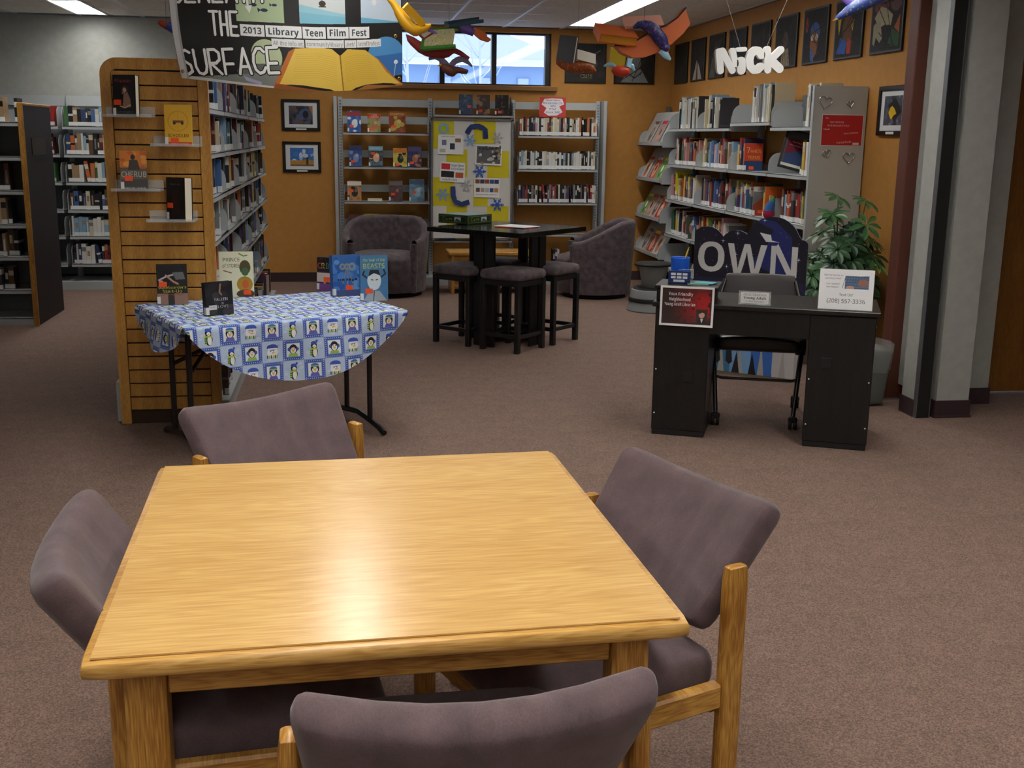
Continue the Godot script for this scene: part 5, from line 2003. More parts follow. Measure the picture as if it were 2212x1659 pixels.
# ---------------------------------------------------------------- three bays of wall shelving at the back
func wall_shelving() -> void:
	var zw := BACK + 0.02
	var k := thing("wall_shelving", "three-bay grey steel shelving on the orange back wall", "shelving", Vector3(0, 0, zw))
	var xs := [-0.01, 0.93, 1.815, 2.74]
	var g := Geo.new()
	for i in 4:
		g = Geo.new()
		g.cbox(Vector3(xs[i], 0.97, 0.05), Vector3(0.045, 1.94, 0.05), 0.004)
		var u := put(k, "upright", g, M.shelf_steel)
		g = Geo.new()
		for r in 60:
			g.span(Vector3(xs[i] - 0.009, 0.12 + r * 0.03, 0.0755), Vector3(xs[i] - 0.004, 0.135 + r * 0.03, 0.0762))
			g.span(Vector3(xs[i] + 0.004, 0.12 + r * 0.03, 0.0755), Vector3(xs[i] + 0.009, 0.135 + r * 0.03, 0.0762))
		put(u, "slot_row", g, M.black_rubber).set_meta("kind", "stuff")
	for e in [[-0.06, 0.045, 0.05], [2.79, 0.05, 0.055]]:
		g = Geo.new()
		g.cbox(Vector3(e[0], 0.97, 0.12), Vector3(0.035, 1.94, 0.2), 0.004)
		put(k, "side_panel", g, M.shelf_steel)
	var tray := func(x0: float, x1: float, y: float, deep: float) -> void:
		var h := Geo.new()
		h.span(Vector3(x0, y - 0.006, 0.08), Vector3(x1, y, deep))
		h.span(Vector3(x0, y, deep - 0.01), Vector3(x1, y - 0.024, deep))
		var sh := put(k, "shelf", h, M.shelf_steel)
		for x in [x0 + 0.004, x1 - 0.004]:
			h = Geo.new()
			h.xf = Transform3D(Basis(Vector3.UP, -PI / 2), Vector3(x, y - 0.01, 0.085))
			end_plate(h, deep - 0.085, 0.15)
			put(sh, "shelf_end", h, M.shelf_steel)
	for i in [0, 2]:
		var a: float = xs[i] + 0.026
		var b: float = xs[i + 1] - 0.026
		for y in ([1.58, 1.233, 0.876, 0.52] if i == 0 else [1.572, 1.222, 0.87, 0.535, 0.18]):
			tray.call(a, b, y, 0.28)
			if i == 0:
				g = Geo.new()
				g.span(Vector3(a, y + 0.09, 0.07), Vector3(b, y + 0.165, 0.078))
				put(k, "back_rail", g, M.shelf_steel)
	for i in 3:
		g = Geo.new()
		g.span(Vector3(xs[i] + 0.024, 1.845, 0.06), Vector3(xs[i + 1] - 0.024, 1.92, 0.072))
		put(k, "top_rail", g, M.shelf_steel)
	tray.call(xs[1] + 0.026, xs[2] - 0.026, 1.775, 0.28)
	tray.call(xs[1] + 0.026, xs[2] - 0.026, 0.47, 0.28)
	g = Geo.new()
	g.span(Vector3(-0.06, 0, 0.02), Vector3(2.79, 0.085, 0.36))
	put(k, "base", g, M.shelf_steel)
	# face-out books in the left bay: x0, x1, foot, height, shelf level
	var lv := [1.58, 1.233, 0.876, 0.52]
	var fo := [
		[0.064, 0.202, 0.215, 0, 1, rgb(46, 92, 168), rgb(150, 40, 56), rgb(220, 228, 236), "blue space paperback, left end of the top left shelf"],
		[0.269, 0.402, 0.19, 0, 10, rgb(150, 150, 96), rgb(200, 40, 36), rgb(176, 120, 70), "paperback with red title bar, middle of the top left shelf"],
		[0.489, 0.662, 0.22, 0, 9, rgb(140, 66, 34), rgb(160, 90, 30), rgb(190, 170, 80), "rust brown book with gold title, top left shelf"],
		[0.077, 0.206, 0.21, 1, 2, rgb(60, 84, 140), rgb(40, 56, 104), rgb(120, 140, 190), "dusky blue book, left end of second left shelf"],
		[0.277, 0.424, 0.215, 1, 1, rgb(70, 74, 86), rgb(120, 170, 190), rgb(226, 170, 130), "dark book with pale blue letters, second left shelf"],
		[0.53, 0.672, 0.19, 1, 8, rgb(200, 186, 80), rgb(212, 110, 40), rgb(40, 44, 36), "yellow and orange book, second left shelf"],
		[0.684, 0.827, 0.21, 1, 1, rgb(50, 48, 98), rgb(84, 76, 120), rgb(170, 110, 80), "indigo book, right end of second left shelf"],
		[0.05, 0.195, 0.21, 2, 18, rgb(186, 132, 86), rgb(230, 226, 220), rgb(34, 44, 36), "tan book with dark figure, third left shelf"],
		[0.483, 0.626, 0.215, 2, 19, rgb(84, 70, 72), rgb(120, 108, 108), rgb(110, 50, 48), "dull grey brown book, middle of third left shelf"],
		[0.696, 0.855, 0.23, 2, 4, rgb(96, 132, 160), rgb(70, 100, 130), rgb(150, 180, 196), "slate blue book, right end of third left shelf"],
		[0.058, 0.205, 0.22, 3, 11, rgb(74, 36, 40), rgb(96, 60, 64), rgb(130, 40, 50), "dark maroon book, left end of fourth left shelf"],
		[0.222, 0.379, 0.225, 3, 6, rgb(150, 170, 44), rgb(196, 190, 50), rgb(96, 70, 30), "lime green sunflower book on fourth left shelf"],
		[0.479, 0.653, 0.2, 3, 1, rgb(40, 46, 76), rgb(70, 78, 110), rgb(60, 60, 90), "dark blue patterned book on fourth left shelf"],
		[0.693, 0.825, 0.2, 3, 19, rgb(90, 92, 96), rgb(190, 190, 190), rgb(60, 60, 66), "grey book, right end of fourth left shelf"]]
	var titles := ["", "L. RON HUBBARD", "STEAMPUNK", "", "SEIZURE", "", "", "", "", "", "", "", "", ""]
	for e in fo.size():
		var r: Array = fo[e]
		var c := Pic.new(72, 108, r[5])
		c.blot(18, [r[5].lightened(0.12), r[5].darkened(0.15), r[7]], 5, 13, e + 30)
		c.rect(0, 4, 72, 22, r[6])
		c.disc(38, 64, 16, 22, r[7])
		c.disc(44, 52, 9, 10, r[7].lightened(0.3))
		if titles[e]:
			if titles[e] == "SEIZURE":
				c.text("KATHY REICHS", 36, 10, 9, rgb(220, 226, 230), 1, 60)
				c.text("SEIZURE", 36, 82, 20, rgb(110, 180, 210), 1, 66)
			elif e == 1:
				c.text("L. RON", 36, 6, 8, rgb(240, 236, 230), 1)
				c.text("HUBBARD", 36, 16, 8, rgb(240, 236, 230), 1, 54)
			else:
				c.text(titles[e], 36, 10, 11, rgb(232, 214, 150) if e == 2 else rgb(210, 60, 70), 1, 60)
		var w: float = r[1] - r[0]
		cover_book("display_book", r[8], c, Vector3((r[0] + r[1]) / 2, lv[r[3]] + 0.001, zw + 0.235), 0, w, r[2], 0.022, r[4], "face-out books in the left bay", Vector2(0.3, [0.28, 0.2, 0.3, 0.24, 0.62, 0.1, 0.2, 0.5, 0.34, 0.4, -1, 0.3, -1, 0.75][e]) if e not in [10, 12] else Vector2(-1, -1), -6)
	g = Geo.new()
	g.span(Vector3(0.26, lv[2] + 0.001, zw + 0.1), Vector3(0.41, lv[2] + 0.024, zw + 0.25))
	tag(put(self, "flat_book", g, M.page_block), "cream book lying flat on the third left shelf", "book")
	for e in 3:
		var c := Pic.new(72, 108, [rgb(50, 68, 96), rgb(76, 62, 56), rgb(36, 32, 34)][e])
		c.blot(16, [[rgb(64, 86, 120), rgb(40, 54, 76), rgb(90, 110, 120)], [rgb(110, 80, 70), rgb(60, 48, 44), rgb(150, 120, 100)], [rgb(50, 42, 44), rgb(26, 24, 26), rgb(84, 70, 66)]][e], 5, 14, e + 60)
		cover_book("display_book", ["blue grey book, left of three above the notice board", "brown book, middle of three above the notice board", "near black book, right of three above the notice board"][e], c, Vector3([1.291, 1.472, 1.668][e], 1.776, zw + 0.24), [0, -6, -10][e], 0.14, 0.205, 0.03, [1, 17, 0][e], "books above the notice board", Vector2([0.75, 0.3, 0.35][e], [0.4, 0.2, 0.15][e]), -3)
	g = Geo.new()
	g.xf = Transform3D(Basis(Vector3.UP, -PI / 2), Vector3(1.775, 1.776, zw + 0.09))
	end_plate(g, 0.14, 0.19)
	tag(put(self, "bookend", g, M.slot_steel), "dark steel bookend at right end above the notice board", "bookend")
	# video game cases in the right bay
	var rg := RandomNumberGenerator.new()
	rg.seed = 41
	var y3 := [1.572, 1.222, 0.87]
	for j in 3:
		fill_shelf(Vector3(xs[2] + 0.04, y3[j], zw + 0.262), Vector3(1, 0, 0), 0.85, 0, rg, {
			"palette": [[0, 1, 14, 14, 0, 2, 14, 0, 16, 9, 10, 12, 8, 14, 7, 15], [14, 0, 14, 19, 0, 14, 4, 0, 14, 15, 1, 14], [14, 0, 1, 14, 0, 16, 14, 10, 0, 1, 13]][j],
			"t0": 0.014, "t1": 0.024, "h0": 0.165, "h1": 0.195, "ragged": 0.006, "gap": 0.03, "gap_to": 0.03, "leaning": [0.05, 0.02, 0.14][j], "labels": 0.95,
			"called": "game_case", "category": "game case", "word": "game case", "where": "from the left on the %s shelf of the right bay" % ordinal(j), "group": "video game cases"})
	for e in 8:
		var o := put(self, "game_case", book_geo(0.02, 0.19, 0.13, [14, 0, 14, 8, 14, 0, 13, 14][e], [0, 14, 1, 0, 16, 14, 14, 0][e], e), M.print)
		o.position = Vector3(xs[2] + 0.08 + e * 0.024 + (0.24 if e > 4 else 0.0), 0.1805, zw + 0.262)
		tag(o, "%s game case, %s on the lowest shelf behind the black table" % [TINTS[[14, 0, 14, 8, 14, 0, 13, 14][e]][0], ordinal(e)], "game case", "video game cases")
	# red console sign above them
	var p := Pic.new(150, 112, rgb(196, 60, 64))
	p.poly([Vector2(28, 10), Vector2(70, 6), Vector2(128, 8), Vector2(140, 40), Vector2(112, 52), Vector2(132, 84), Vector2(100, 104), Vector2(52, 106), Vector2(26, 88), Vector2(40, 62), Vector2(12, 42)], rgb(230, 226, 232))
	p.text("Video Games", 76, 12, 9, rgb(120, 50, 90), 1, 84)
	p.text("Nintendo DS", 76, 28, 11, rgb(40, 72, 160), 1, 106)
	p.text("Wii", 76, 45, 10, rgb(40, 72, 160), 1, 28)
	p.text("PS2", 76, 62, 10, rgb(40, 72, 160), 1, 36)
	p.text("Xbox 360", 76, 80, 11, rgb(40, 72, 160), 1, 82)
	g = Geo.new()
	g.span(Vector3(2.075, 1.768, zw + 0.2), Vector3(2.36, 1.97, zw + 0.204))
	var sg := put(self, "console_sign", g, M.white_paper)
	tag(sg, "red sign with a white burst standing above game cases", "sign")
	g = Geo.new()
	g.quad(Vector3(2.075, 1.97, zw + 0.2046), Vector3(2.36, 1.97, zw + 0.2046), Vector3(2.36, 1.768, zw + 0.2046), Vector3(2.075, 1.768, zw + 0.2046))
	put(sg, "print", g, printed("console_print", p))
	notice_board(zw)
	# things on the low shelf and the oak bench in front of it
	for e in [["yellow", rgb(222, 182, 40), 1.42, 0.15], ["white", rgb(226, 226, 222), 1.6, 0.13], ["blue and red", rgb(80, 110, 170), 1.1, 0.17]]:
		g = Geo.new()
		g.span(Vector3(e[2] - e[3] / 2, 0.4705, zw + 0.1), Vector3(e[2] + e[3] / 2, 0.5 if e[0] != "blue and red" else 0.482, zw + 0.26))
		tag(put(self, "booklet", g, mat("booklet_" + e[0], e[1], 0.5)), "%s booklet lying on the low shelf under the notice board" % e[0], "booklet", "booklets on the low shelf")
	var b := thing("oak_bench", "low oak bench in front of the middle bay", "bench", Vector3(1.42, 0, -11.28))
	g = Geo.new()
	g.cbox(Vector3(0, 0.405, 0), Vector3(0.76, 0.03, 0.4), 0.005)
	put(b, "top", g, M.oak_h)
	g = Geo.new()
	g.cbox(Vector3(0, 0.35, 0.15), Vector3(0.68, 0.06, 0.02), 0.003)
	put(b, "apron", g, M.oak_h)
	for s in [-1, 1]:
		g = Geo.new()
		g.cbox(Vector3(s * 0.34, 0.195, 0), Vector3(0.03, 0.39, 0.36), 0.004)
		put(b, "side_panel", g, M.oak_v)
	g = Geo.new()
	g.cbox(Vector3(0, 0.08, 0), Vector3(0.65, 0.02, 0.34), 0.003)
	put(b, "lower_shelf", g, M.oak_h)

func notice_board(zw: float) -> void:
	var n := thing("notice_board", "yellow and white checkered notice board in the middle bay", "notice board", Vector3(1.36, 0, zw + 0.345))
	var g := Geo.new()
	g.span(Vector3(-0.43, 0.5, -0.02), Vector3(0.405, 1.72, -0.008))
	put(n, "board", g, mat("board_white", rgb(214, 214, 212), 0.8))
	g = Geo.new()
	g.span(Vector3(-0.445, 0.5, -0.025), Vector3(-0.425, 1.735, 0.006))
	g.span(Vector3(0.4, 0.5, -0.025), Vector3(0.42, 1.735, 0.006))
	g.span(Vector3(-0.445, 1.715, -0.025), Vector3(0.42, 1.735, 0.006))
	put(n, "frame", g, mat("dull_alloy", rgb(120, 122, 126), 0.4, 0.6))
	var sq := [[0.933, 1.705, 1.156, 1.427], [1.366, 1.711, 1.592, 1.483], [1.077, 1.419, 1.297, 1.137], [1.51, 1.409, 1.736, 1.13], [0.932, 1.134, 1.16, 0.838], [1.362, 1.115, 1.515, 0.835], [1.078, 0.833, 1.296, 0.6], [1.51, 0.835, 1.738, 0.6]]
	for e in sq:
		g = Geo.new()
		g.span(Vector3(e[0] - 1.36, e[1], -0.008), Vector3(e[2] - 1.36, e[3], -0.0068))
		put(n, "yellow_square", g, mat("yellow_paper", rgb(212, 198, 34), 0.8))
	var at := zw + 0.345
	# printed notices: x0, y0 (top), x1, y1
	var r := [[0.989, 1.569, 1.256, 1.37], [1.382, 1.466, 1.659, 1.262], [1.01, 1.288, 1.272, 1.085], [1.369, 1.13, 1.639, 0.928]]
	var what := ["white notice with three small pictures, upper left on board", "white notice with a dark photo, upper right on board", "white notice with a red corner and two photos on board", "white notice with two rows of pictures, lower right on board"]
	for i in 4:
		var p := Pic.new(128, 96, rgb(232, 234, 238))
		if i == 0:
			p.scribble(16, 6, 70, 6, rgb(160, 160, 168), 6)
			p.rect(20, 26, 22, 26, rgb(110, 120, 150))
			p.rect(86, 18, 28, 18, rgb(150, 110, 60))
			p.rect(60, 42, 24, 30, rgb(50, 60, 80))
			p.rect(8, 70, 30, 18, rgb(190, 190, 170))
		elif i == 1:
			p.rect(6, 6, 116, 82, rgb(90, 92, 96))
			p.blot(26, [rgb(180, 180, 176), rgb(40, 42, 50), rgb(150, 130, 96), rgb(70, 76, 90), rgb(210, 210, 206)], 4, 11, 3)
			p.scribble(16, 12, 86, 12, rgb(40, 40, 46), 7)
		elif i == 2:
			p.rect(6, 8, 44, 28, rgb(206, 40, 44))
			p.text("Super Bowl", 54, 8, 12, rgb(40, 80, 110), 0, 68)
			p.text("Food and Games", 54, 24, 12, rgb(40, 80, 110), 0, 68)
			p.rect(6, 44, 66, 30, rgb(36, 36, 42))
			p.rect(80, 48, 40, 26, rgb(186, 90, 40))
			p.text("Tuesday, Feb. 5, 4-6pm", 14, 80, 9, rgb(40, 40, 44), 0, 74)
		else:
			for e in 5:
				p.rect(6 + e * 24, 8, 22, 20, [rgb(120, 80, 60), rgb(60, 60, 70), rgb(150, 60, 40), rgb(60, 80, 130), rgb(50, 60, 110)][e])
				p.rect(10 + e * 23, 50, 19, 20, [rgb(90, 80, 70), rgb(180, 160, 140), rgb(190, 190, 190), rgb(60, 90, 150), rgb(196, 130, 60)][e])
			p.scribble(12, 80, 104, 5, rgb(150, 160, 160), 8)
		var a: Array = r[i]
		var o := put(self, "notice_sheet", Geo.new_sheet(a[2] - a[0], a[1] - a[3], 0.006), printed("notice_%d" % i, p, 0.6))
		o.position = Vector3((a[0] + a[2]) / 2, (a[1] + a[3]) / 2, at - 0.004)
		o.rotation_degrees.z = [-1, -2, -3, -1][i]
		tag(o, what[i], "notice", "notices on the board")
		var pin := Geo.new()
		for x in [a[0] - (a[0] + a[2]) / 2 + 0.008, a[2] - (a[0] + a[2]) / 2 - 0.008]:
			pin.xf = Transform3D(Basis(Vector3.RIGHT, PI / 2), Vector3(x, (a[1] - a[3]) / 2 - 0.008, 0.001))
			pin.lathe([Vector2(0.001, 0.006), Vector2(0.004, 0.004), Vector2(0.002, 0.0)], 8)
		put(o, "push_pin", pin, M.shelf_steel)
	# paper snowflakes and curls
	var fl := [[1.322, 1.512, 0.068, "light blue", rgb(120, 164, 214), "upper middle"], [1.61, 1.542, 0.065, "silver", rgb(168, 172, 176), "upper right"], [1.425, 1.195, 0.072, "deep blue", rgb(44, 92, 180), "middle"], [1.287, 1.048, 0.068, "silver", rgb(168, 172, 176), "lower middle"], [1.04, 0.955, 0.072, "light blue", rgb(110, 156, 210), "lower left"], [1.617, 0.85, 0.072, "royal blue", rgb(40, 92, 190), "lower right"]]
	for e in fl:
		var pts := PackedVector2Array()
		var R: float = e[2]
		for s in 6:
			for q in [[0.0, 1.0, -0.10], [0.0, 1.0, 0.10], [0, 0.72, 0.12], [0, 0.78, 0.3], [0, 0.6, 0.34], [0, 0.48, 0.17], [0, 0.3, 0.42]]:
				var ang: float = TAU * s / 6 + q[2]
				pts.append(Vector2(cos(ang), sin(ang)) * R * q[1])
			for q in [[0.3, 0.62], [0.48, 0.87], [0.6, 0.71], [0.78, 0.75], [0.72, 0.93]]:
				var ang: float = TAU * s / 6 + q[1]
				pts.append(Vector2(cos(ang), sin(ang)) * R * q[0])
		g = Geo.new()
		g.extrude(pts, 0.002)
		var o := put(self, "paper_snowflake", g, mat("flake_" + e[3], e[4], 0.7))
		o.position = Vector3(e[0], e[1], at - 0.003)
		tag(o, "%s paper snowflake at the %s of the notice board" % [e[3], e[5]], "snowflake", "paper snowflakes")
	g = Geo.new()
	g.lathe([Vector2(0.028, 0.004), Vector2(0.056, 0.004), Vector2(0.056, 0.0), Vector2(0.028, 0.0), Vector2(0.028, 0.004)], 24)
	var ring := put(self, "paper_ring", g, mat("ring_teal", rgb(134, 186, 194), 0.6))
	ring.rotation_degrees.x = 90
	ring.position = Vector3(1.05, 1.63, at - 0.006)
	tag(ring, "pale teal paper ring at top left of notice board", "paper ring")
	for e in [[1.39, 1.6, [Vector2(-0.1, -0.02), Vector2(-0.06, 0.05), Vector2(0.02, 0.06), Vector2(0.09, 0.03), Vector2(0.1, -0.07)], "top"], [1.22, 0.94, [Vector2(-0.075, 0.1), Vector2(-0.07, 0.0), Vector2(-0.05, -0.06), Vector2(0.02, -0.085), Vector2(0.1, -0.06)], "foot"]]:
		var pts: Array = e[2]
		g = Geo.new()
		g.grid(12, 1, func(u: float, w: float) -> Vector3:
			var f := u * (pts.size() - 1)
			var i := mini(int(f), pts.size() - 2)
			var c: Vector2 = pts[i].lerp(pts[i + 1], f - i)
			var d: Vector2 = (pts[i + 1] - pts[i]).normalized()
			var nn := Vector2(-d.y, d.x) * 0.026 * (1 - 2 * w)
			return Vector3(c.x + nn.x, c.y + nn.y, 0.012 * sin(u * PI)))
		var o := put(self, "paper_streamer", g, mat("streamer_navy", rgb(34, 56, 116), 0.5))
		o.position = Vector3(e[0], e[1], at - 0.003)
		tag(o, "curled navy paper strip at the %s of the notice board" % e[3], "streamer", "navy paper strips")

# ---------------------------------------------------------------- black table with four stools
func pub_table() -> void:
	var c := Vector3(1.243, 0, -8.47)
	var t := thing("square_black_table", "tall square black table with four tucked stools", "table", c, -44.5)
	var g := Geo.new()
	g.cbox(Vector3(0, 0.868, 0), Vector3(0.875, 0.036, 0.875), 0.004)
	put(t, "tabletop", g, M.black_gloss)
	# plank pairs in the middle of each side
	for s in 4:
		var b := Basis(Vector3.UP, s * PI / 2)
		for e in [-1, 1]:
			g = Geo.new()
			g.xf = Transform3D(b, Vector3())
			g.cbox(Vector3(e * 0.052, 0.425, 0.285), Vector3(0.085, 0.85, 0.026), 0.003)
			put(t, "leg", g, M.black_ash)
		g = Geo.new()
		g.xf = Transform3D(b, Vector3())
		g.cbox(Vector3(0, 0.05, 0.13), Vector3(0.03, 0.06, 0.28), 0.003)
		put(t, "foot_beam", g, M.black_ash)
	var names := ["stool with plum seat tucked under the table's near corner", "stool with plum seat tucked under the table's left corner", "stool with plum seat tucked under the table's right corner", "stool with plum seat hidden at the table's far corner"]
	var st: Node3D
	for i in 4:
		var off: Vector3 = [Vector3(0, 0, 0.325), Vector3(-0.325, 0, 0), Vector3(0.325, 0, 0), Vector3(0, 0, -0.325)][i]
		if i == 0:
			st = thing("square_stool", names[0], "stool", c + off, -44.5, "stools at the black table")
			g = Geo.new()
			g.rbox(Vector3(0.37, 0.075, 0.37), 0.034, 8, func(p: Vector3) -> Vector3:
				return p + Vector3(0, 0.565 + (0.012 * (1 - pow(p.x / 0.19, 2)) * (1 - pow(p.z / 0.19, 2)) if p.y > 0 else 0.0), 0))
			put(st, "seat", g, M.plum_suede)
			for sx in [-1, 1]:
				for sz in [-1, 1]:
					g = Geo.new()
					g.cbox(Vector3(sx * 0.158, 0.265, sz * 0.158), Vector3(0.038, 0.53, 0.038), 0.003)
					put(st, "leg", g, M.black_ash)
			for s in 4:
				g = Geo.new()
				g.xf = Transform3D(Basis(Vector3.UP, s * PI / 2), Vector3())
				g.cbox(Vector3(0, 0.51, 0.158), Vector3(0.28, 0.04, 0.026), 0.003)
				put(st, "seat_rail", g, M.black_ash)
				g = Geo.new()
				g.xf = Transform3D(Basis(Vector3.UP, s * PI / 2), Vector3())
				g.cbox(Vector3(0, 0.12, 0.158), Vector3(0.28, 0.03, 0.022), 0.003)
				put(st, "stretcher", g, M.black_ash)
		else:
			var o: Node3D = st.duplicate()
			o.name = numbered("square_stool")
			add_child(o)
			o.position = c + off
			o.set_meta("label", names[i])
	# game box and papers on top
	var y := 0.887
	var p := Pic.new(160, 40, rgb(30, 52, 30))
	p.line([Vector2(6, 6), Vector2(154, 6), Vector2(154, 34), Vector2(6, 34), Vector2(6, 6)], 2, rgb(120, 140, 60))
	p.text("C", 30, 9, 20, rgb(130, 150, 60), 1, 0, "Droid Serif")
	p.scribble(42, 16, 36, 11, rgb(130, 150, 60), 9)
	p.rect(90, 10, 36, 20, rgb(190, 200, 210))
	p.poly([Vector2(92, 28), Vector2(104, 16), Vector2(124, 26), Vector2(124, 29)], rgb(60, 74, 90))
	var gm := thing("game_box", "dark green board game box lying on the black table", "game box", Vector3(0.957, y, -8.84), -47)
	g = Geo.new()
	g.cbox(Vector3(0, 0.0355, 0), Vector3(0.3, 0.071, 0.3), 0.002)
	put(gm, "box", g, mat("box_green", rgb(34, 58, 36), 0.4))
	g = Geo.new()
	g.quad(Vector3(-0.148, 0.069, 0.1507), Vector3(0.148, 0.069, 0.1507), Vector3(0.148, 0.002, 0.1507), Vector3(-0.148, 0.002, 0.1507))
	g.quad(Vector3(0.1507, 0.069, 0.148), Vector3(0.1507, 0.069, -0.148), Vector3(0.1507, 0.002, -0.148), Vector3(0.1507, 0.002, 0.148))
	g.quad(Vector3(-0.1507, 0.069, -0.148), Vector3(-0.1507, 0.069, 0.148), Vector3(-0.1507, 0.002, 0.148), Vector3(-0.1507, 0.002, -0.148))
	put(gm, "side_print", g, printed("box_print", p, 0.4))
	g = Geo.new()
	g.span(Vector3(-0.135, 0.071, -0.135), Vector3(0.135, 0.0718, 0.135))
	put(gm, "lid_print", g, mat("lid_teal", rgb(110, 146, 140), 0.3))
	g = Geo.new()
	g.span(Vector3(-0.02, 0.0718, -0.012), Vector3(0.02, 0.0728, 0.012))
	put(gm, "orange_sticker", g, M.orange_sticker).position = Vector3(-0.06, 0, -0.05)
	for e in [["red edged", rgb(206, 70, 60), 0.0, 8.0], ["white", rgb(232, 232, 236), 0.0045, -6.0]]:
		g = Geo.new()
		g.span(Vector3(-0.14, 0, -0.105), Vector3(0.14, 0.004, 0.105))
		var o := put(self, "paper_sheets", g, mat("sheet_" + e[0], e[1], 0.6))
		o.position = Vector3(1.31, y + e[2], -8.42)
		o.rotation_degrees.y = -40 + e[3]
		tag(o, "%s papers lying on the black table" % e[0], "papers", "papers on the black table")

# ---------------------------------------------------------------- two tub chairs
func tub_chair(label: String, at: Vector3, turn: float, R: float, back_h: float) -> void:
	var c := thing("tub_chair", label, "armchair", at, turn, "plum tub chairs")
	# local +z: where the sitter looks
	var g := Geo.new()
	var half := deg_to_rad(128)
	var th := 0.075
	var hgt := func(a: float) -> float: return lerpf(back_h, 0.56, smoothstep(0.3, 1.0, absf(a) / half))
	g.grid(36, 20, func(u: float, w: float) -> Vector3:
		var a := (u - 0.5) * 2 * half
		var H: float = hgt.call(a)
		var r: float
		var y: float
		if w < 0.4:
			var k := w / 0.4
			r = R - th * 0.9 - 0.02 * (1 - k)
			y = lerpf(0.3, H - th / 2, k)
		elif w < 0.6:
			var k := (w - 0.4) / 0.2
			r = R - th / 2 - th / 2 * cos(PI * k)
			y = H - th / 2 + th / 2 * sin(PI * k)
		else:
			var k := (w - 0.6) / 0.4
			r = lerpf(R, R * 0.9, k)
			y = lerpf(H - th / 2, 0.045, k)
		return Vector3(-sin(a) * r, y, -cos(a) * r))
	# rounded fronts of the arms
	for s in [-1, 1]:
		var a: float = s * half
		var p0 := Vector3(-sin(a) * (R - th / 2), 0.51, -cos(a) * (R - th / 2))
		g.tube([Vector3(p0.x * 0.93, 0.045, p0.z * 0.93), p0, p0 + Vector3(0, 0.012, 0)], th * 0.54, 12)
	put(c, "shell", g, M.plum_suede)
	g = Geo.new()
	g.lathe([Vector2(0.001, 0.43), Vector2(R * 0.6, 0.425), Vector2(R * 0.8, 0.4), Vector2(R * 0.84, 0.36), Vector2(R * 0.82, 0.05), Vector2(0.001, 0.05)], 32, Vector3(0, 0, 0.05))
	put(c, "seat", g, M.plum_suede)
	g = Geo.new()
	g.lathe([Vector2(0.001, 0.05), Vector2(R * 0.78, 0.05), Vector2(R * 0.8, 0.0), Vector2(0.001, 0.0)], 32)
	put(c, "swivel_base", g, M.black_rubber)

func lounge_chairs() -> void:
	tub_chair("plum tub chair in front of the left shelving bay", Vector3(0.415, 0, -11.18), -10, 0.435, 0.76)
	tub_chair("plum tub chair with its back turned, right of the black table", Vector3(2.5, 0, -10.95), -100, 0.4, 0.77)

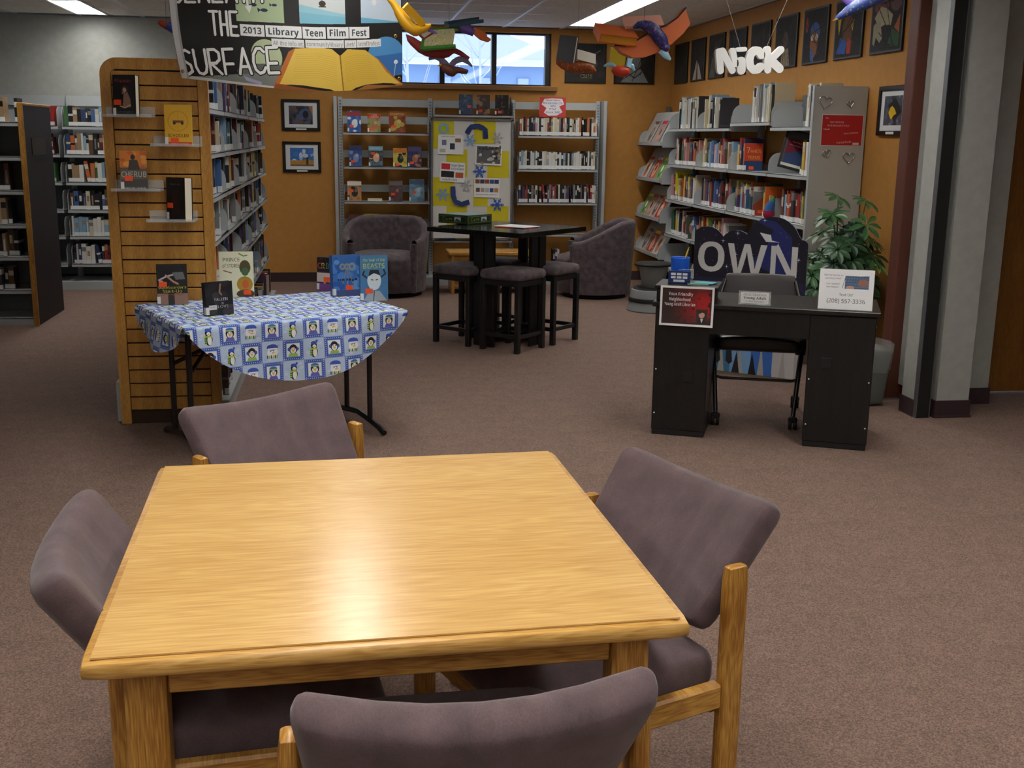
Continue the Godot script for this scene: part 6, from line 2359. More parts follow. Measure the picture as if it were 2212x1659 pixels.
# ---------------------------------------------------------------- bookcases at the far left
func far_left_bookcases() -> void:
	# against the grey back wall
	var zw := BACK + 0.02
	var k := thing("back_bookcase", "pale grey bookcase against the grey wall at far left", "bookcase", Vector3(0, 0, zw))
	var xs := [-4.53, -3.62, -2.71, -1.8]
	var lv := [1.6, 1.33, 1.062, 0.792, 0.532, 0.256]
	var g := Geo.new()
	for x in xs:
		g = Geo.new()
		g.cbox(Vector3(x, 0.95, 0.05), Vector3(0.05, 1.9, 0.06), 0.004)
		put(k, "upright", g, M.shelf_steel)
	for i in 3:
		g = Geo.new()
		g.span(Vector3(xs[i] + 0.025, 1.8, 0.03), Vector3(xs[i + 1] - 0.025, 1.9, 0.05))
		put(k, "top_rail", g, M.shelf_steel)
		g = Geo.new()
		g.span(Vector3(xs[i] + 0.025, 0.1, 0.02), Vector3(xs[i + 1] - 0.025, 1.8, 0.03))
		put(k, "back_sheet", g, M.slot_steel)
		for y in lv:
			g = Geo.new()
			g.span(Vector3(xs[i] + 0.02, y - 0.006, 0.08), Vector3(xs[i + 1] - 0.02, y, 0.5))
			g.span(Vector3(xs[i] + 0.02, y, 0.49), Vector3(xs[i + 1] - 0.02, y - 0.03, 0.5))
			var s := put(k, "shelf", g, M.shelf_steel)
			for x in [xs[i] + 0.024, xs[i + 1] - 0.024]:
				g = Geo.new()
				g.xf = Transform3D(Basis(Vector3.UP, -PI / 2), Vector3(x, y - 0.01, 0.1))
				end_plate(g, 0.39, 0.2)
				put(s, "shelf_end", g, M.shelf_steel)
	g = Geo.new()
	g.span(Vector3(-4.53, 0, 0.03), Vector3(-1.8, 0.08, 0.54))
	put(k, "base", g, M.shelf_steel)
	var rg := RandomNumberGenerator.new()
	rg.seed = 61
	var pal := [0, 1, 2, 3, 4, 14, 15, 16, 11, 10, 17, 18, 6, 5, 19, 14, 9, 0]
	for j in 6:
		for i in [2, 1]:
			if i == 1 and j > 2:
				continue
			fill_shelf(Vector3(xs[i] + 0.04 if i == 2 else xs[i + 1] - 0.36, lv[j], zw + 0.49), Vector3(1, 0, 0), (0.62 if i == 2 else 0.32), 0, rg, {
				"palette": pal if j != 4 else [4, 4, 14, 4, 15, 4], "t0": 0.018, "t1": 0.044, "h0": 0.15 if j < 5 else 0.17, "h1": 0.205, "ragged": 0.015, "gap": 0.02, "leaning": 0.12 if j in [2, 5] else 0.03,
				"where": "from left, %s shelf of the %s" % [ordinal(j), ["", "bookcase behind the dark panel", "back bookcase by the slat panel"][i]], "group": "books in the back bookcase"})
	# nearer bookcase with dark end panel
	k = thing("dark_panel_bookcase", "bookcase with dark oak-edged end panel cut off at left", "bookcase", Vector3(-2.47, 0, -9.42))
	g = Geo.new()
	g.span(Vector3(-0.028, 0.0, -0.86), Vector3(0, 1.75, -0.016))
	var ep := put(k, "end_panel", g, mat("dark_laminate", rgb(44, 42, 52), 0.6))
	g = Geo.new()
	g.cbox(Vector3(-0.014, 0.877, 0), Vector3(0.04, 1.76, 0.03), 0.004)
	g.cbox(Vector3(-0.014, 1.757, -0.43), Vector3(0.04, 0.02, 0.89), 0.004)
	put(ep, "oak_edge", g, M.oak_v)
	g = Geo.new()
	g.span(Vector3(0.0, 1.36, -0.2), Vector3(0.006, 1.5, -0.62))
	put(ep, "sign_holder", g, mat("dark_plastic", rgb(34, 32, 38), 0.3))
	var ls := [1.616, 1.35, 1.084, 0.818, 0.56, 0.29, 0.06]
	g = Geo.new()
	g.span(Vector3(-1.8, 0, -0.42), Vector3(-0.03, 1.72, -0.44))
	put(k, "back_sheet", g, M.slot_steel)
	for y in ls:
		g = Geo.new()
		g.span(Vector3(-1.8, y - 0.006, -0.42), Vector3(-0.03, y, -0.03))
		g.span(Vector3(-1.8, y - 0.03, -0.04), Vector3(-0.03, y, -0.03))
		put(k, "shelf", g, M.shelf_steel)
	g = Geo.new()
	g.span(Vector3(-1.8, 0, -0.42), Vector3(-0.03, 0.03, -0.03))
	put(k, "base", g, M.shelf_steel)
	pal = [0, 17, 0, 19, 18, 15, 0, 1, 17]
	for j in 6:
		var y: float = ls[j + 1] if j else ls[0]
		fill_shelf(Vector3(-2.84, ls[j], -9.46), Vector3(1, 0, 0), [0.335, 0.2, 0.22, 0.24, 0.26, 0.2][j], 0, rg, {
			"palette": [0, 0, 0, 0, 18, 18] if j == 0 else pal, "t0": 0.02, "t1": 0.04, "h0": 0.17, "h1": 0.225, "ragged": 0.03 if j == 0 else 0.09, "gap": 0.05, "leaning": 0.05,
			"where": "from left, %s shelf of the dark ended bookcase" % ordinal(j), "group": "books in the dark-ended bookcase"})
	if mass:
		var o := put(self, "book_rows", mass, M.print)
		tag(o, "remaining tightly packed books deep in the steel bookcases", "books", "", "stuff")
# ---------------------------------------------------------------- hanging banner
func deco(p: Pic, s: String, at: Vector2, w: float, h: float, slope: float, pen: float) -> void:
	# thin even strokes; each letter drawn in a unit box
	var L := {
		"B": [[Vector2(0, 0), Vector2(0, 1), Vector2(0.6, 1), Vector2(0.85, 0.86), Vector2(0.85, 0.66), Vector2(0.6, 0.52), Vector2(0, 0.5)], [Vector2(0, 0), Vector2(0.45, 0), Vector2(0.65, 0.12), Vector2(0.65, 0.38), Vector2(0.45, 0.5)]],
		"E": [[Vector2(0.8, 0), Vector2(0, 0), Vector2(0, 1), Vector2(0.8, 1)], [Vector2(0, 0.62), Vector2(0.7, 0.62)]],
		"N": [[Vector2(0, 1), Vector2(0, 0), Vector2(0.85, 1), Vector2(0.85, 0)]],
		"A": [[Vector2(0, 1), Vector2(0.45, 0), Vector2(0.9, 1)], [Vector2(0.15, 0.72), Vector2(0.75, 0.72)]],
		"T": [[Vector2(-0.1, 0), Vector2(0.8, 0)], [Vector2(0.35, 0), Vector2(0.35, 1)]],
		"H": [[Vector2(0, 0), Vector2(0, 1)], [Vector2(0.75, 0), Vector2(0.75, 1)], [Vector2(0, 0.55), Vector2(0.75, 0.55)]],
		"S": [[Vector2(0.8, 0.1), Vector2(0.5, 0), Vector2(0.15, 0.08), Vector2(0.1, 0.3), Vector2(0.4, 0.48), Vector2(0.75, 0.62), Vector2(0.8, 0.88), Vector2(0.45, 1), Vector2(0.05, 0.9)]],
		"U": [[Vector2(0, 0), Vector2(0.02, 0.7), Vector2(0.2, 0.95), Vector2(0.5, 1), Vector2(0.75, 0.92), Vector2(0.88, 0.7), Vector2(0.88, 0)]],
		"R": [[Vector2(0, 1), Vector2(0, 0), Vector2(0.5, 0), Vector2(0.8, 0.14), Vector2(0.8, 0.42), Vector2(0.5, 0.56), Vector2(0.1, 0.56), Vector2(0.85, 1)]],
		"F": [[Vector2(0.75, 0), Vector2(0, 0), Vector2(0, 1)], [Vector2(0, 0.6), Vector2(0.7, 0.6)]],
		"C": [[Vector2(0.9, 0.16), Vector2(0.66, 0.02), Vector2(0.35, 0.02), Vector2(0.08, 0.25), Vector2(0.02, 0.55), Vector2(0.15, 0.85), Vector2(0.45, 1), Vector2(0.75, 0.95), Vector2(0.95, 0.78)]]}
	for pass_ in 2:
		for i in s.length():
			var o := at + Vector2(i * w * 1.14, i * w * 1.14 * slope)
			for st in L[s[i]]:
				var q := []
				for v in st:
					q.append(o + Vector2(v.x * w, v.y * h + v.x * w * slope))
				p.line(q, pen * (1.7 if pass_ == 0 else 1.0), rgb(16, 16, 18) if pass_ == 0 else rgb(238, 240, 240))

func banner() -> void:
	var W := 960
	var H := 544
	var p := Pic.new(W, H, rgb(20, 20, 22))
	var T := func(cx: float, cy: float) -> Vector2: return Vector2((cx / 4.096 - 28) * 2, (cy / 4.096 + 94) * 2)
	var R := func(x0: float, y0: float, x1: float, y1: float, c: Color) -> void:
		p.poly([T.call(x0, y0), T.call(x1, y0 - (x1 - x0) * 0.01), T.call(x1, y1 - (x1 - x0) * 0.01), T.call(x0, y1)], c)
	# three pictures in the upper row
	R.call(615, -330, 1030, 215, rgb(176, 196, 158))
	R.call(1165, -330, 1570, 205, rgb(206, 214, 216))
	R.call(1710, -330, 2070, 195, rgb(196, 212, 230))
	p.poly([T.call(1165, 110), T.call(1570, 140), T.call(1570, 205), T.call(1170, 208)], rgb(128, 192, 216))
	p.poly([T.call(1165, 60), T.call(1570, 130), T.call(1570, 150), T.call(1165, 120)], rgb(150, 202, 220))
	p.poly([T.call(1710, 150), T.call(2060, 190), T.call(2060, 196), T.call(1712, 196)], rgb(110, 180, 216))
	for f in [[770, 80, 1.0], [950, 75, 0.8], [860, 118, 1.1]]:
		var c: Vector2 = T.call(f[0], f[1])
		p.disc(c.x, c.y, 14 * f[2], 6 * f[2], rgb(40, 48, 70))
		p.poly([c + Vector2(-12, 0) * f[2], c + Vector2(-26, -8) * f[2], c + Vector2(-24, 8) * f[2]], rgb(40, 48, 70))
	var hc: Vector2 = T.call(1370, 50)
	p.disc(hc.x, hc.y, 15, 11, rgb(52, 44, 40))
	p.line([hc + Vector2(-34, -20), hc + Vector2(34, -18)], 2, rgb(70, 66, 64))
	p.line([hc + Vector2(0, -18), hc], 3, rgb(52, 44, 40))
	p.rect(hc.x - 16, hc.y + 10, 32, 4, rgb(52, 44, 40))
	var wd: Vector2 = T.call(1830, 30)
	p.disc(wd.x, wd.y, 10, 14, rgb(222, 226, 230))
	# pale disc with hanging figures, blue disc on the right
	for d in [[850, 480, 50, 66, rgb(186, 200, 160)], [900, 620, 120, 40, rgb(96, 100, 98)]]:
		var c: Vector2 = T.call(d[0], d[1])
		p.disc(c.x, c.y, d[2] * 1.35, d[3], d[4])
	var bd: Vector2 = T.call(1930, 480)
	p.disc(bd.x, bd.y, 84, 84, rgb(76, 146, 206))
	p.poly([T.call(1770, 470), T.call(2095, 450), T.call(2095, 640), T.call(1980, 640), T.call(1850, 560)], rgb(52, 112, 182))
	var lt: Vector2 = T.call(2020, 525)
	p.disc(lt.x, lt.y, 9, 9, rgb(236, 242, 248))
	p.line([lt, T.call(2000, 650)], 3, rgb(190, 206, 220))
	# foot of the banner: grey ground
	p.poly([T.call(600, 640), T.call(1000, 600), T.call(1000, 760), T.call(160, 760), T.call(160, 705)], rgb(128, 134, 130))
	p.poly([T.call(0, 700), T.call(900, 715), T.call(900, 800), T.call(0, 800)], rgb(206, 208, 204))
	p.poly([T.call(620, 655), T.call(780, 690), T.call(770, 715), T.call(640, 690)], rgb(176, 168, 206))
	# open book
	p.poly([T.call(1050, 430), T.call(1110, 400), T.call(1160, 500), T.call(1000, 700), T.call(900, 760), T.call(880, 720)], rgb(196, 112, 44))
	p.poly([T.call(1740, 420), T.call(1860, 490), T.call(2000, 650), T.call(2095, 725), T.call(2060, 740), T.call(1900, 660)], rgb(186, 120, 56))
	p.poly([T.call(900, 690), T.call(1500, 740), T.call(1520, 790), T.call(860, 790)], rgb(150, 84, 40))
	p.poly([T.call(1560, 760), T.call(1750, 690), T.call(2090, 730), T.call(2100, 790), T.call(1540, 790)], rgb(160, 104, 56))
	p.poly([T.call(1110, 405), T.call(1300, 388), T.call(1440, 400), T.call(1505, 450), T.call(1520, 765), T.call(1400, 715), T.call(1150, 690), T.call(940, 692), T.call(1010, 580)], rgb(232, 196, 86))
	p.poly([T.call(1515, 450), T.call(1580, 400), T.call(1740, 410), T.call(1850, 490), T.call(1930, 600), T.call(2060, 712), T.call(1900, 690), T.call(1740, 690), T.call(1640, 710), T.call(1530, 765)], rgb(222, 184, 72))
	for k in 12:
		var y := 450 + k * 17
		p.line([T.call(1110 - k * 4, y), T.call(1300, y - 12), T.call(1470, y + 20)], 1, rgb(200, 162, 62))
		p.line([T.call(1550, y + 20), T.call(1660, y - 4), T.call(1780 + k * 6, y + 12)], 1, rgb(190, 150, 56))
	p.line([T.call(1510, 450), T.call(1525, 765)], 3, rgb(176, 132, 50))
	# words
	deco(p, "BENEATH", T.call(70, -105), 50, 96, -0.05, 11)
	deco(p, "THE", T.call(390, 150), 36, 92, -0.03, 11)
	deco(p, "SURFACE", T.call(70, 494), 56, 98, -0.105, 12)
	var arr: Vector2 = T.call(720, 70)
	p.line([arr + Vector2(-12, -60), arr + Vector2(4, 24)], 9, rgb(238, 240, 240))
	p.poly([arr + Vector2(-12, 12), arr + Vector2(18, 6), arr + Vector2(6, 38)], rgb(238, 240, 240))
	for e in [["2013", 640, 850, 238], ["Library", 860, 1178, 234], ["Teen", 1185, 1390, 232], ["Film", 1402, 1595, 228], ["Fest", 1602, 1782, 226]]:
		R.call(e[1], e[3], e[2], e[3] + 92, rgb(236, 238, 240))
		var q: Vector2 = T.call(e[1] + 24, e[3] + 20)
		p.text(e[0], q.x, q.y, 25, rgb(52, 66, 74), 0, (e[2] - e[1] - 50) / 4.096 * 2, "Droid Sans Bold")
	for e in [["All the info at:", 905, 1195, 336], ["communitylibrary", 1205, 1550, 332], [".net/", 1556, 1660, 330], ["teenfilmfest", 1666, 1884, 328]]:
		R.call(e[1], e[3], e[2], e[3] + 62, rgb(230, 232, 234))
		var q: Vector2 = T.call(e[1] + 12, e[3] + 16)
		p.text(e[0], q.x, q.y, 16, rgb(120, 126, 132), 0, (e[2] - e[1] - 24) / 4.096 * 2)
	var b := thing("hanging_banner", "printed film festival banner hanging from the ceiling, upper left", "banner", Vector3(0, 0, 0))
	var face := func(u: float, w: float, back: float) -> Vector3:
		var x := lerpf(lerpf(-0.83, -0.786, w * w), 0.318, u)
		var foot := 1.812 - 0.038 * sin(PI * pow(maxf(u, 0.0), 1.4)) + 0.012 * pow(1 - u, 6.0)
		var y := lerpf(2.3, foot, w)
		var z := -5.95 + 0.03 * sin(u * 5.0) * w - 0.02 * pow(w, 8.0) * (1 - u) - back
		return Vector3(x, y, z)
	var g := Geo.new()
	g.grid(40, 16, func(u: float, w: float) -> Vector3: return face.call(lerpf(0.032, 1.0, u), w, 0.0))
	for i in g.t.size():
		g.t[i].y = lerpf(0.245, 1.0, g.t[i].y)
	put(b, "printed_face", g, printed("banner_print", p, 0.35))
	g = Geo.new()
	g.grid(2, 16, func(u: float, w: float) -> Vector3: return face.call(u * 0.032 - 0.004, w, 0.012 * (1 - u)))
	g.grid(40, 16, func(u: float, w: float) -> Vector3: return face.call(1.0 - u, w, 0.002))
	put(b, "white_hem", g, mat("vinyl_white", rgb(206, 208, 210), 0.4))
	for e in [[0.01, 0.93], [0.985, 0.93], [0.97, 0.5]]:
		g = Geo.new()
		g.lathe([Vector2(0.004, 0.002), Vector2(0.009, 0.002), Vector2(0.009, 0), Vector2(0.004, 0.0)], 14)
		var o := put(b, "grommet", g, mat("brass", rgb(170, 140, 70), 0.3, 0.8))
		o.position = face.call(e[0], e[1], -0.001)
		o.rotation_degrees.x = 90
	for u in [0.01, 0.985]:
		g = Geo.new()
		var q: Vector3 = face.call(u, 0.0, 0.0)
		g.tube([q, Vector3(q.x, CEIL, q.z)], 0.0015, 5, false)
		put(b, "cord", g, M.white_paper)

# ---------------------------------------------------------------- pictures
func art_tile(p: Pic, i: int) -> void:
	var g := RandomNumberGenerator.new()
	g.seed = 100 + i
	p.blot(30, [rgb(36, 34, 34), rgb(48, 44, 42), rgb(30, 30, 34), rgb(42, 38, 36)], 5, 14, i)
	var main: Color = [rgb(56, 54, 56), rgb(176, 168, 158), rgb(92, 90, 82), rgb(64, 78, 112), rgb(70, 66, 64), rgb(150, 136, 110), rgb(60, 90, 150), rgb(120, 90, 60), rgb(176, 170, 140), rgb(110, 106, 100), rgb(128, 132, 134)][i]
	var c := Vector2(46, 46)
	match i:
		1:
			p.poly([c + Vector2(-30, 36), c + Vector2(-4, -6), c + Vector2(16, 10), c + Vector2(34, 36)], main)
			p.poly([c + Vector2(-6, 36), c + Vector2(0, -20), c + Vector2(6, 36)], rgb(84, 46, 36))
		2:
			p.poly([c + Vector2(-40, 36), c + Vector2(-26, 0), c + Vector2(-10, -26), c + Vector2(20, -20), c + Vector2(10, 0), c + Vector2(-6, 36)], main)
			for k in 5:
				p.line([c + Vector2(-10 + k * 6, -20), c + Vector2(-6 + k * 8, -36)], 2, main)
		5:
			p.disc(c.x, c.y - 8, 12, 14, rgb(84, 70, 62))
			p.poly([c + Vector2(-20, 40), c + Vector2(-12, 10), c + Vector2(14, 6), c + Vector2(24, 40)], main)
			for k in 4:
				p.line([c + Vector2(-8 + k * 7, 14), c + Vector2(-8 + k * 8, 38)], 1.5, rgb(60, 52, 46))
		6:
			p.disc(c.x, c.y - 10, 20, 16, main)
			p.disc(c.x - 2, c.y + 8, 15, 22, rgb(140, 88, 56))
			p.disc(c.x - 10, c.y - 2, 5, 5, rgb(210, 196, 170))
			p.disc(c.x + 8, c.y - 2, 5, 5, rgb(210, 196, 170))
			p.poly([c + Vector2(-16, 20), c + Vector2(-6, 14), c + Vector2(0, 36), c + Vector2(-12, 34)], rgb(60, 100, 170))
			p.disc(12, 22, 6, 12, rgb(140, 60, 44))
		7:
			p.poly([Vector2(6, 20), Vector2(22, 14), Vector2(14, 50)], rgb(200, 176, 44))
			p.disc(c.x - 2, c.y - 4, 18, 24, rgb(110, 74, 46))
			p.poly([c + Vector2(10, -8), c + Vector2(20, -18), c + Vector2(16, 0)], rgb(206, 182, 50))
			p.poly([Vector2(8, 76), Vector2(20, 52), Vector2(44, 60), Vector2(40, 78)], rgb(52, 92, 170))
			p.poly([Vector2(44, 78), Vector2(46, 54), Vector2(60, 60), Vector2(58, 78)], rgb(176, 62, 44))
		8:
			p.disc(28, 20, 22, 12, rgb(120, 70, 74))
			p.poly([Vector2(8, 34), Vector2(26, 20), Vector2(44, 24), Vector2(64, 34), Vector2(60, 48), Vector2(40, 46), Vector2(24, 50)], main)
			p.poly([Vector2(6, 44), Vector2(26, 38), Vector2(36, 64), Vector2(28, 70), Vector2(16, 62), Vector2(12, 74), Vector2(6, 70)], rgb(160, 156, 132))
			p.poly([Vector2(52, 76), Vector2(64, 52), Vector2(86, 60), Vector2(86, 78)], rgb(52, 86, 60))
			p.poly([Vector2(70, 52), Vector2(86, 34), Vector2(86, 60)], rgb(176, 90, 50))
			p.disc(72, 16, 18, 14, rgb(110, 84, 84))
		10:
			p.disc(c.x, c.y - 10, 15, 18, main)
			p.poly([c + Vector2(-34, 38), c + Vector2(-16, 6), c + Vector2(16, 6), c + Vector2(36, 38)], main)
			p.line([c + Vector2(-16, 14), c + Vector2(0, 26), c + Vector2(18, 12)], 2, rgb(40, 38, 38))
		9:
			p.line([Vector2(10, 40), Vector2(30, 16), Vector2(60, 24), Vector2(80, 12)], 3, main)
			p.text("CRIES", 48, 66, 8, rgb(206, 190, 120), 1)
			p.disc(60, 42, 14, 12, rgb(80, 78, 76))
		_:
			for k in 8:
				p.line([Vector2(10 + k * 10 + g.randf_range(-4, 4), 10), Vector2(8 + k * 10, 74)], g.randf_range(1.5, 4), main.lerp(rgb(36, 36, 40), g.randf() * 0.8))
			if i == 3:
				p.rect(30, 40, 6, 26, rgb(196, 168, 60))
	for k in 7:
		p.line([Vector2(g.randf() * 92, g.randf() * 82), Vector2(g.randf() * 92, g.randf() * 82)], 1.2, rgb(24, 24, 26))

func wall_pictures() -> void:
	var who := ["nearly black with faint grey lines", "with a white triangular shape", "with a pale horned animal", "dark with blue and a yellow bar", "dark with upright grey bars", "with a seated figure in white", "with a blue-haired face", "with a brown face and yellow shapes", "with large pale hands", "with gold letters", "with a grey outlined figure"]
	for i in 11:
		var p := Pic.new(92, 82, rgb(40, 38, 38))
		art_tile(p, i)
		p.speckle(0.03, i)
		var o := thing("painted_tile", "dark framed painting %s, high on the %s" % [who[i], "right wall" if i < 9 else "back wall"], "painting", Vector3(), 0, "dark paintings under the ceiling")
		if i < 9:
			o.position = Vector3(RIGHT, 2.336, -11.81 + 0.5755 * i)
			o.rotation_degrees.y = -90
		else:
			o.position = Vector3(2.608 if i == 9 else 3.147, 2.336, BACK)
		var g := Geo.new()
		g.cbox(Vector3(0, 0, 0.009), Vector3(0.45, 0.41, 0.018), 0.003)
		put(o, "frame", g, mat("black_frame", rgb(18, 18, 19), 0.4))
		g = Geo.new()
		g.quad(Vector3(-0.21, 0.19, 0.0186), Vector3(0.21, 0.19, 0.0186), Vector3(0.21, -0.19, 0.0186), Vector3(-0.21, -0.19, 0.0186))
		put(o, "painting", g, printed("art_%d" % i, p, 0.75))
	var three := [[Vector3(-0.416, 1.748, BACK), 0.0, "black framed blue and brown photo, upper of two by shelving"], [Vector3(-0.416, 1.319, BACK), 0.0, "black framed blue sky photo, lower of two by shelving"], [Vector3(RIGHT, 1.758, -7.03), -90.0, "black framed yellow leaf photo at the right wall's end"]]
	for i in 3:
		var p := Pic.new(100, 76, [rgb(70, 76, 96), rgb(58, 112, 190), rgb(70, 80, 98)][i])
		if i == 0:
			p.blot(26, [rgb(90, 92, 110), rgb(60, 60, 74), rgb(110, 84, 64), rgb(80, 96, 130), rgb(46, 42, 46)], 6, 16, 2)
			p.disc(68, 34, 26, 22, rgb(70, 92, 140))
			p.disc(70, 36, 12, 16, rgb(34, 32, 36))
			p.poly([Vector2(82, 0), Vector2(100, 0), Vector2(100, 40)], rgb(176, 112, 56))
		elif i == 1:
			p.blot(16, [rgb(200, 214, 230), rgb(150, 184, 224), rgb(70, 122, 196)], 4, 14, 5)
			p.rect(0, 52, 100, 24, rgb(196, 150, 74))
			p.blot(8, [rgb(196, 150, 74), rgb(160, 116, 60)], 1, 3, 9)
			p.poly([Vector2(0, 60), Vector2(14, 52), Vector2(30, 60), Vector2(60, 50), Vector2(74, 44), Vector2(100, 56), Vector2(100, 70), Vector2(0, 70)], rgb(180, 132, 62))
			p.rect(68, 40, 9, 34, rgb(70, 56, 44))
			p.rect(0, 70, 100, 6, rgb(110, 86, 70))
		else:
			p.blot(60, [rgb(96, 106, 124), rgb(50, 52, 60), rgb(130, 140, 156), rgb(80, 86, 100)], 3, 9, 7)
			p.poly([Vector2(20, 24), Vector2(60, 4), Vector2(100, 40), Vector2(70, 60), Vector2(36, 44)], rgb(34, 36, 40))
			p.poly([Vector2(26, 44), Vector2(34, 30), Vector2(46, 26), Vector2(60, 34), Vector2(70, 46), Vector2(54, 52), Vector2(44, 62), Vector2(34, 54)], rgb(226, 184, 30))
		var o := thing("framed_photo", three[i][2], "framed photo", three[i][0], three[i][1])
		var w := 0.396
		var h := 0.318
		var g := Geo.new()
		for s in [-1, 1]:
			g.cbox(Vector3(s * (w / 2 - 0.015), 0, 0.011), Vector3(0.03, h, 0.022), 0.003)
			g.cbox(Vector3(0, s * (h / 2 - 0.015), 0.011), Vector3(w - 0.05, 0.03, 0.022), 0.003)
		put(o, "frame", g, M.black_frame)
		g = Geo.new()
		g.span(Vector3(-w / 2 + 0.02, -h / 2 + 0.02, 0.001), Vector3(w / 2 - 0.02, h / 2 - 0.02, 0.01))
		var m := put(o, "mat_board", g, mat("mat_white", rgb(222, 226, 230), 0.6))
		g = Geo.new()
		var a := 0.122
		var b := 0.094
		g.quad(Vector3(-a, b, 0.0106), Vector3(a, b, 0.0106), Vector3(a, -b, 0.0106), Vector3(-a, -b, 0.0106))
		put(m, "photo", g, printed("photo_%d" % i, p, 0.3))
		g = Geo.new()
		g.span(Vector3(-0.055, -h / 2 + 0.008, 0.022), Vector3(0.055, -h / 2 + 0.024, 0.0226))
		put(o, "caption_card", g, M.white_paper)

# ---------------------------------------------------------------- white letter sign on wires
func name_sign() -> void:
	var s := 0.00262
	var o := thing("letter_sign", "white bubble letter sign hanging on two wires before paintings", "sign", Vector3(2.067, 1.913, -6.2))
	var strokes := [
		[[[Vector2(7, 46), Vector2(12, 8)], 7.5], [[Vector2(14, 48), Vector2(38, 9)], 7.5], [[Vector2(37, 49), Vector2(45, 22)], 6.5]],
		[[[Vector2(48, 52), Vector2(64, 53)], 4.6], [[Vector2(57, 28), Vector2(58, 10)], 9.5]],
		[[[Vector2(101, 42), Vector2(95, 50), Vector2(86, 51), Vector2(78, 44), Vector2(75, 32), Vector2(77, 19), Vector2(85, 11), Vector2(95, 12), Vector2(101, 18)], 8.5]],
		[[[Vector2(114, 53), Vector2(117, 12)], 8], [[Vector2(120, 30), Vector2(144, 54)], 7.5], [[Vector2(122, 32), Vector2(143, 15)], 9.5]]]
	var white := mat("sign_white", rgb(240, 242, 242), 0.5)
	for l in strokes:
		var all := []
		for st in l:
			for q in Geometry2D.offset_polyline(PackedVector2Array(st[0]), st[1], Geometry2D.JOIN_ROUND, Geometry2D.END_ROUND):
				all.append(q)
		var g := Geo.new()
		var done: Array = [all[0]]
		for k in range(1, all.size()):
			var m := Geometry2D.merge_polygons(done[-1], all[k])
			if m.size() == 1:
				done[-1] = m[0]
			else:
				done.append(all[k])
		for poly in done:
			var q := PackedVector2Array()
			for v in poly:
				q.append(v * s)
			g.extrude(q, 0.026)
		put(o, "letter", g, white)
	for e in [[54, 58, 0, CEIL - 1.913], [113, 60, 185, CEIL - 1.913]]:
		var g := Geo.new()
		g.tube([Vector3(e[0] * s, e[1] * s, 0), Vector3((0.0 if e[0] < 60 else 170.0) * s - (0.09 if e[0] < 60 else -0.1), e[3], 0)], 0.0016, 5, false)
		put(o, "wire", g, mat("wire", rgb(170, 168, 160), 0.4, 0.5))

# ---------------------------------------------------------------- carved birds made of books, hung on threads
func loft(g: Geo, pts: Array, flat := 1.0) -> void:
	# pts: [Vector3, radius]
	var n := pts.size()
	var i0 := g.v.size()
	g.grid(12, (n - 1) * 3, func(u: float, w: float) -> Vector3:
		var f := w * (n - 1)
		var i := clampi(int(f), 0, n - 2)
		var k := f - i
		var a: Vector3 = pts[i][0]
		var b: Vector3 = pts[i + 1][0]
		var pa: Vector3 = pts[maxi(i - 1, 0)][0]
		var nb: Vector3 = pts[mini(i + 2, n - 1)][0]
		var c := a.cubic_interpolate(b, pa, nb, k)
		var r: float = lerpf(pts[i][1], pts[i + 1][1], smoothstep(0.0, 1.0, k))
		var d := (b - a).normalized()
		var side := d.cross(Vector3.BACK).normalized()
		var up := side.cross(d).normalized()
		var an := u * TAU
		return c + side * r * cos(an) + up * r * sin(an) * flat)
	var ctr := Vector3()
	var out := 0.0
	for i in range(i0, g.v.size(), 3):
		var m := (g.v[i] + g.v[i + 1] + g.v[i + 2]) / 3
		var best := 1e9
		var cc := Vector3()
		for q in pts:
			var dd: float = m.distance_squared_to(g.xf * q[0])
			if dd < best:
				best = dd
				cc = g.xf * q[0]
		out += g.n[i].dot(m - cc)
	if out < 0:
		g.flip(i0)
		g.smooth(i0)

func spotted(key: String, base: Color, dots: Array, sd: int) -> StandardMaterial3D:
	if M.has(key):
		return M[key]
	var p := Pic.new(96, 96, base)
	p.blot(70, dots, 1.5, 3.5, sd)
	var m := mat(key, Color(1, 1, 1), 0.45)
	m.albedo_texture = p.tex()
	m.uv1_triplanar = true
	m.uv1_scale = Vector3(6, 6, 6)
	return m

func bird(label: String, at: Vector3, s: float, lofts: Array, books: Array) -> void:
	var o := thing("book_bird", label, "hanging bird", at, 0, "carved book birds on threads")
	for l in lofts:
		var g := Geo.new()
		var pts := []
		for q in l[2]:
			pts.append([Vector3(q[0] * s, -q[1] * s, q[2] * s), q[3] * s])
		loft(g, pts, l[3] if l.size() > 3 else 1.0)
		put(o, l[0], g, l[1])
	for b in books:
		# [name, centre, size, turn, cover, pages]
		var g := Geo.new()
		var z: Vector3 = b[2] * s
		var t := maxf(0.004, z.z * 0.12)
		g.span(Vector3(-z.x / 2, -z.y / 2, -z.z / 2), Vector3(z.x / 2, z.y / 2, -z.z / 2 + t))
		g.span(Vector3(-z.x / 2, -z.y / 2, z.z / 2 - t), Vector3(z.x / 2, z.y / 2, z.z / 2))
		g.span(Vector3(-z.x / 2, -z.y / 2, -z.z / 2 + t), Vector3(-z.x / 2 + t, z.y / 2, z.z / 2 - t))
		var c := put(o, b[0], g, b[4])
		c.position = Vector3(b[1].x, -b[1].y, b[1].z) * s
		c.rotation_degrees = b[3]
		g = Geo.new()
		g.span(Vector3(-z.x / 2 + t, -z.y / 2 + t, -z.z / 2 + t), Vector3(z.x / 2 - t, z.y / 2 - t, z.z / 2 - t))
		put(c, "pages", g, b[5])
	var g := Geo.new()
	g.tube([Vector3(0, 0, 0), Vector3(0, CEIL - at.y, 0)], 0.0009, 4, false)
	put(o, "thread", g, M.black_metal)

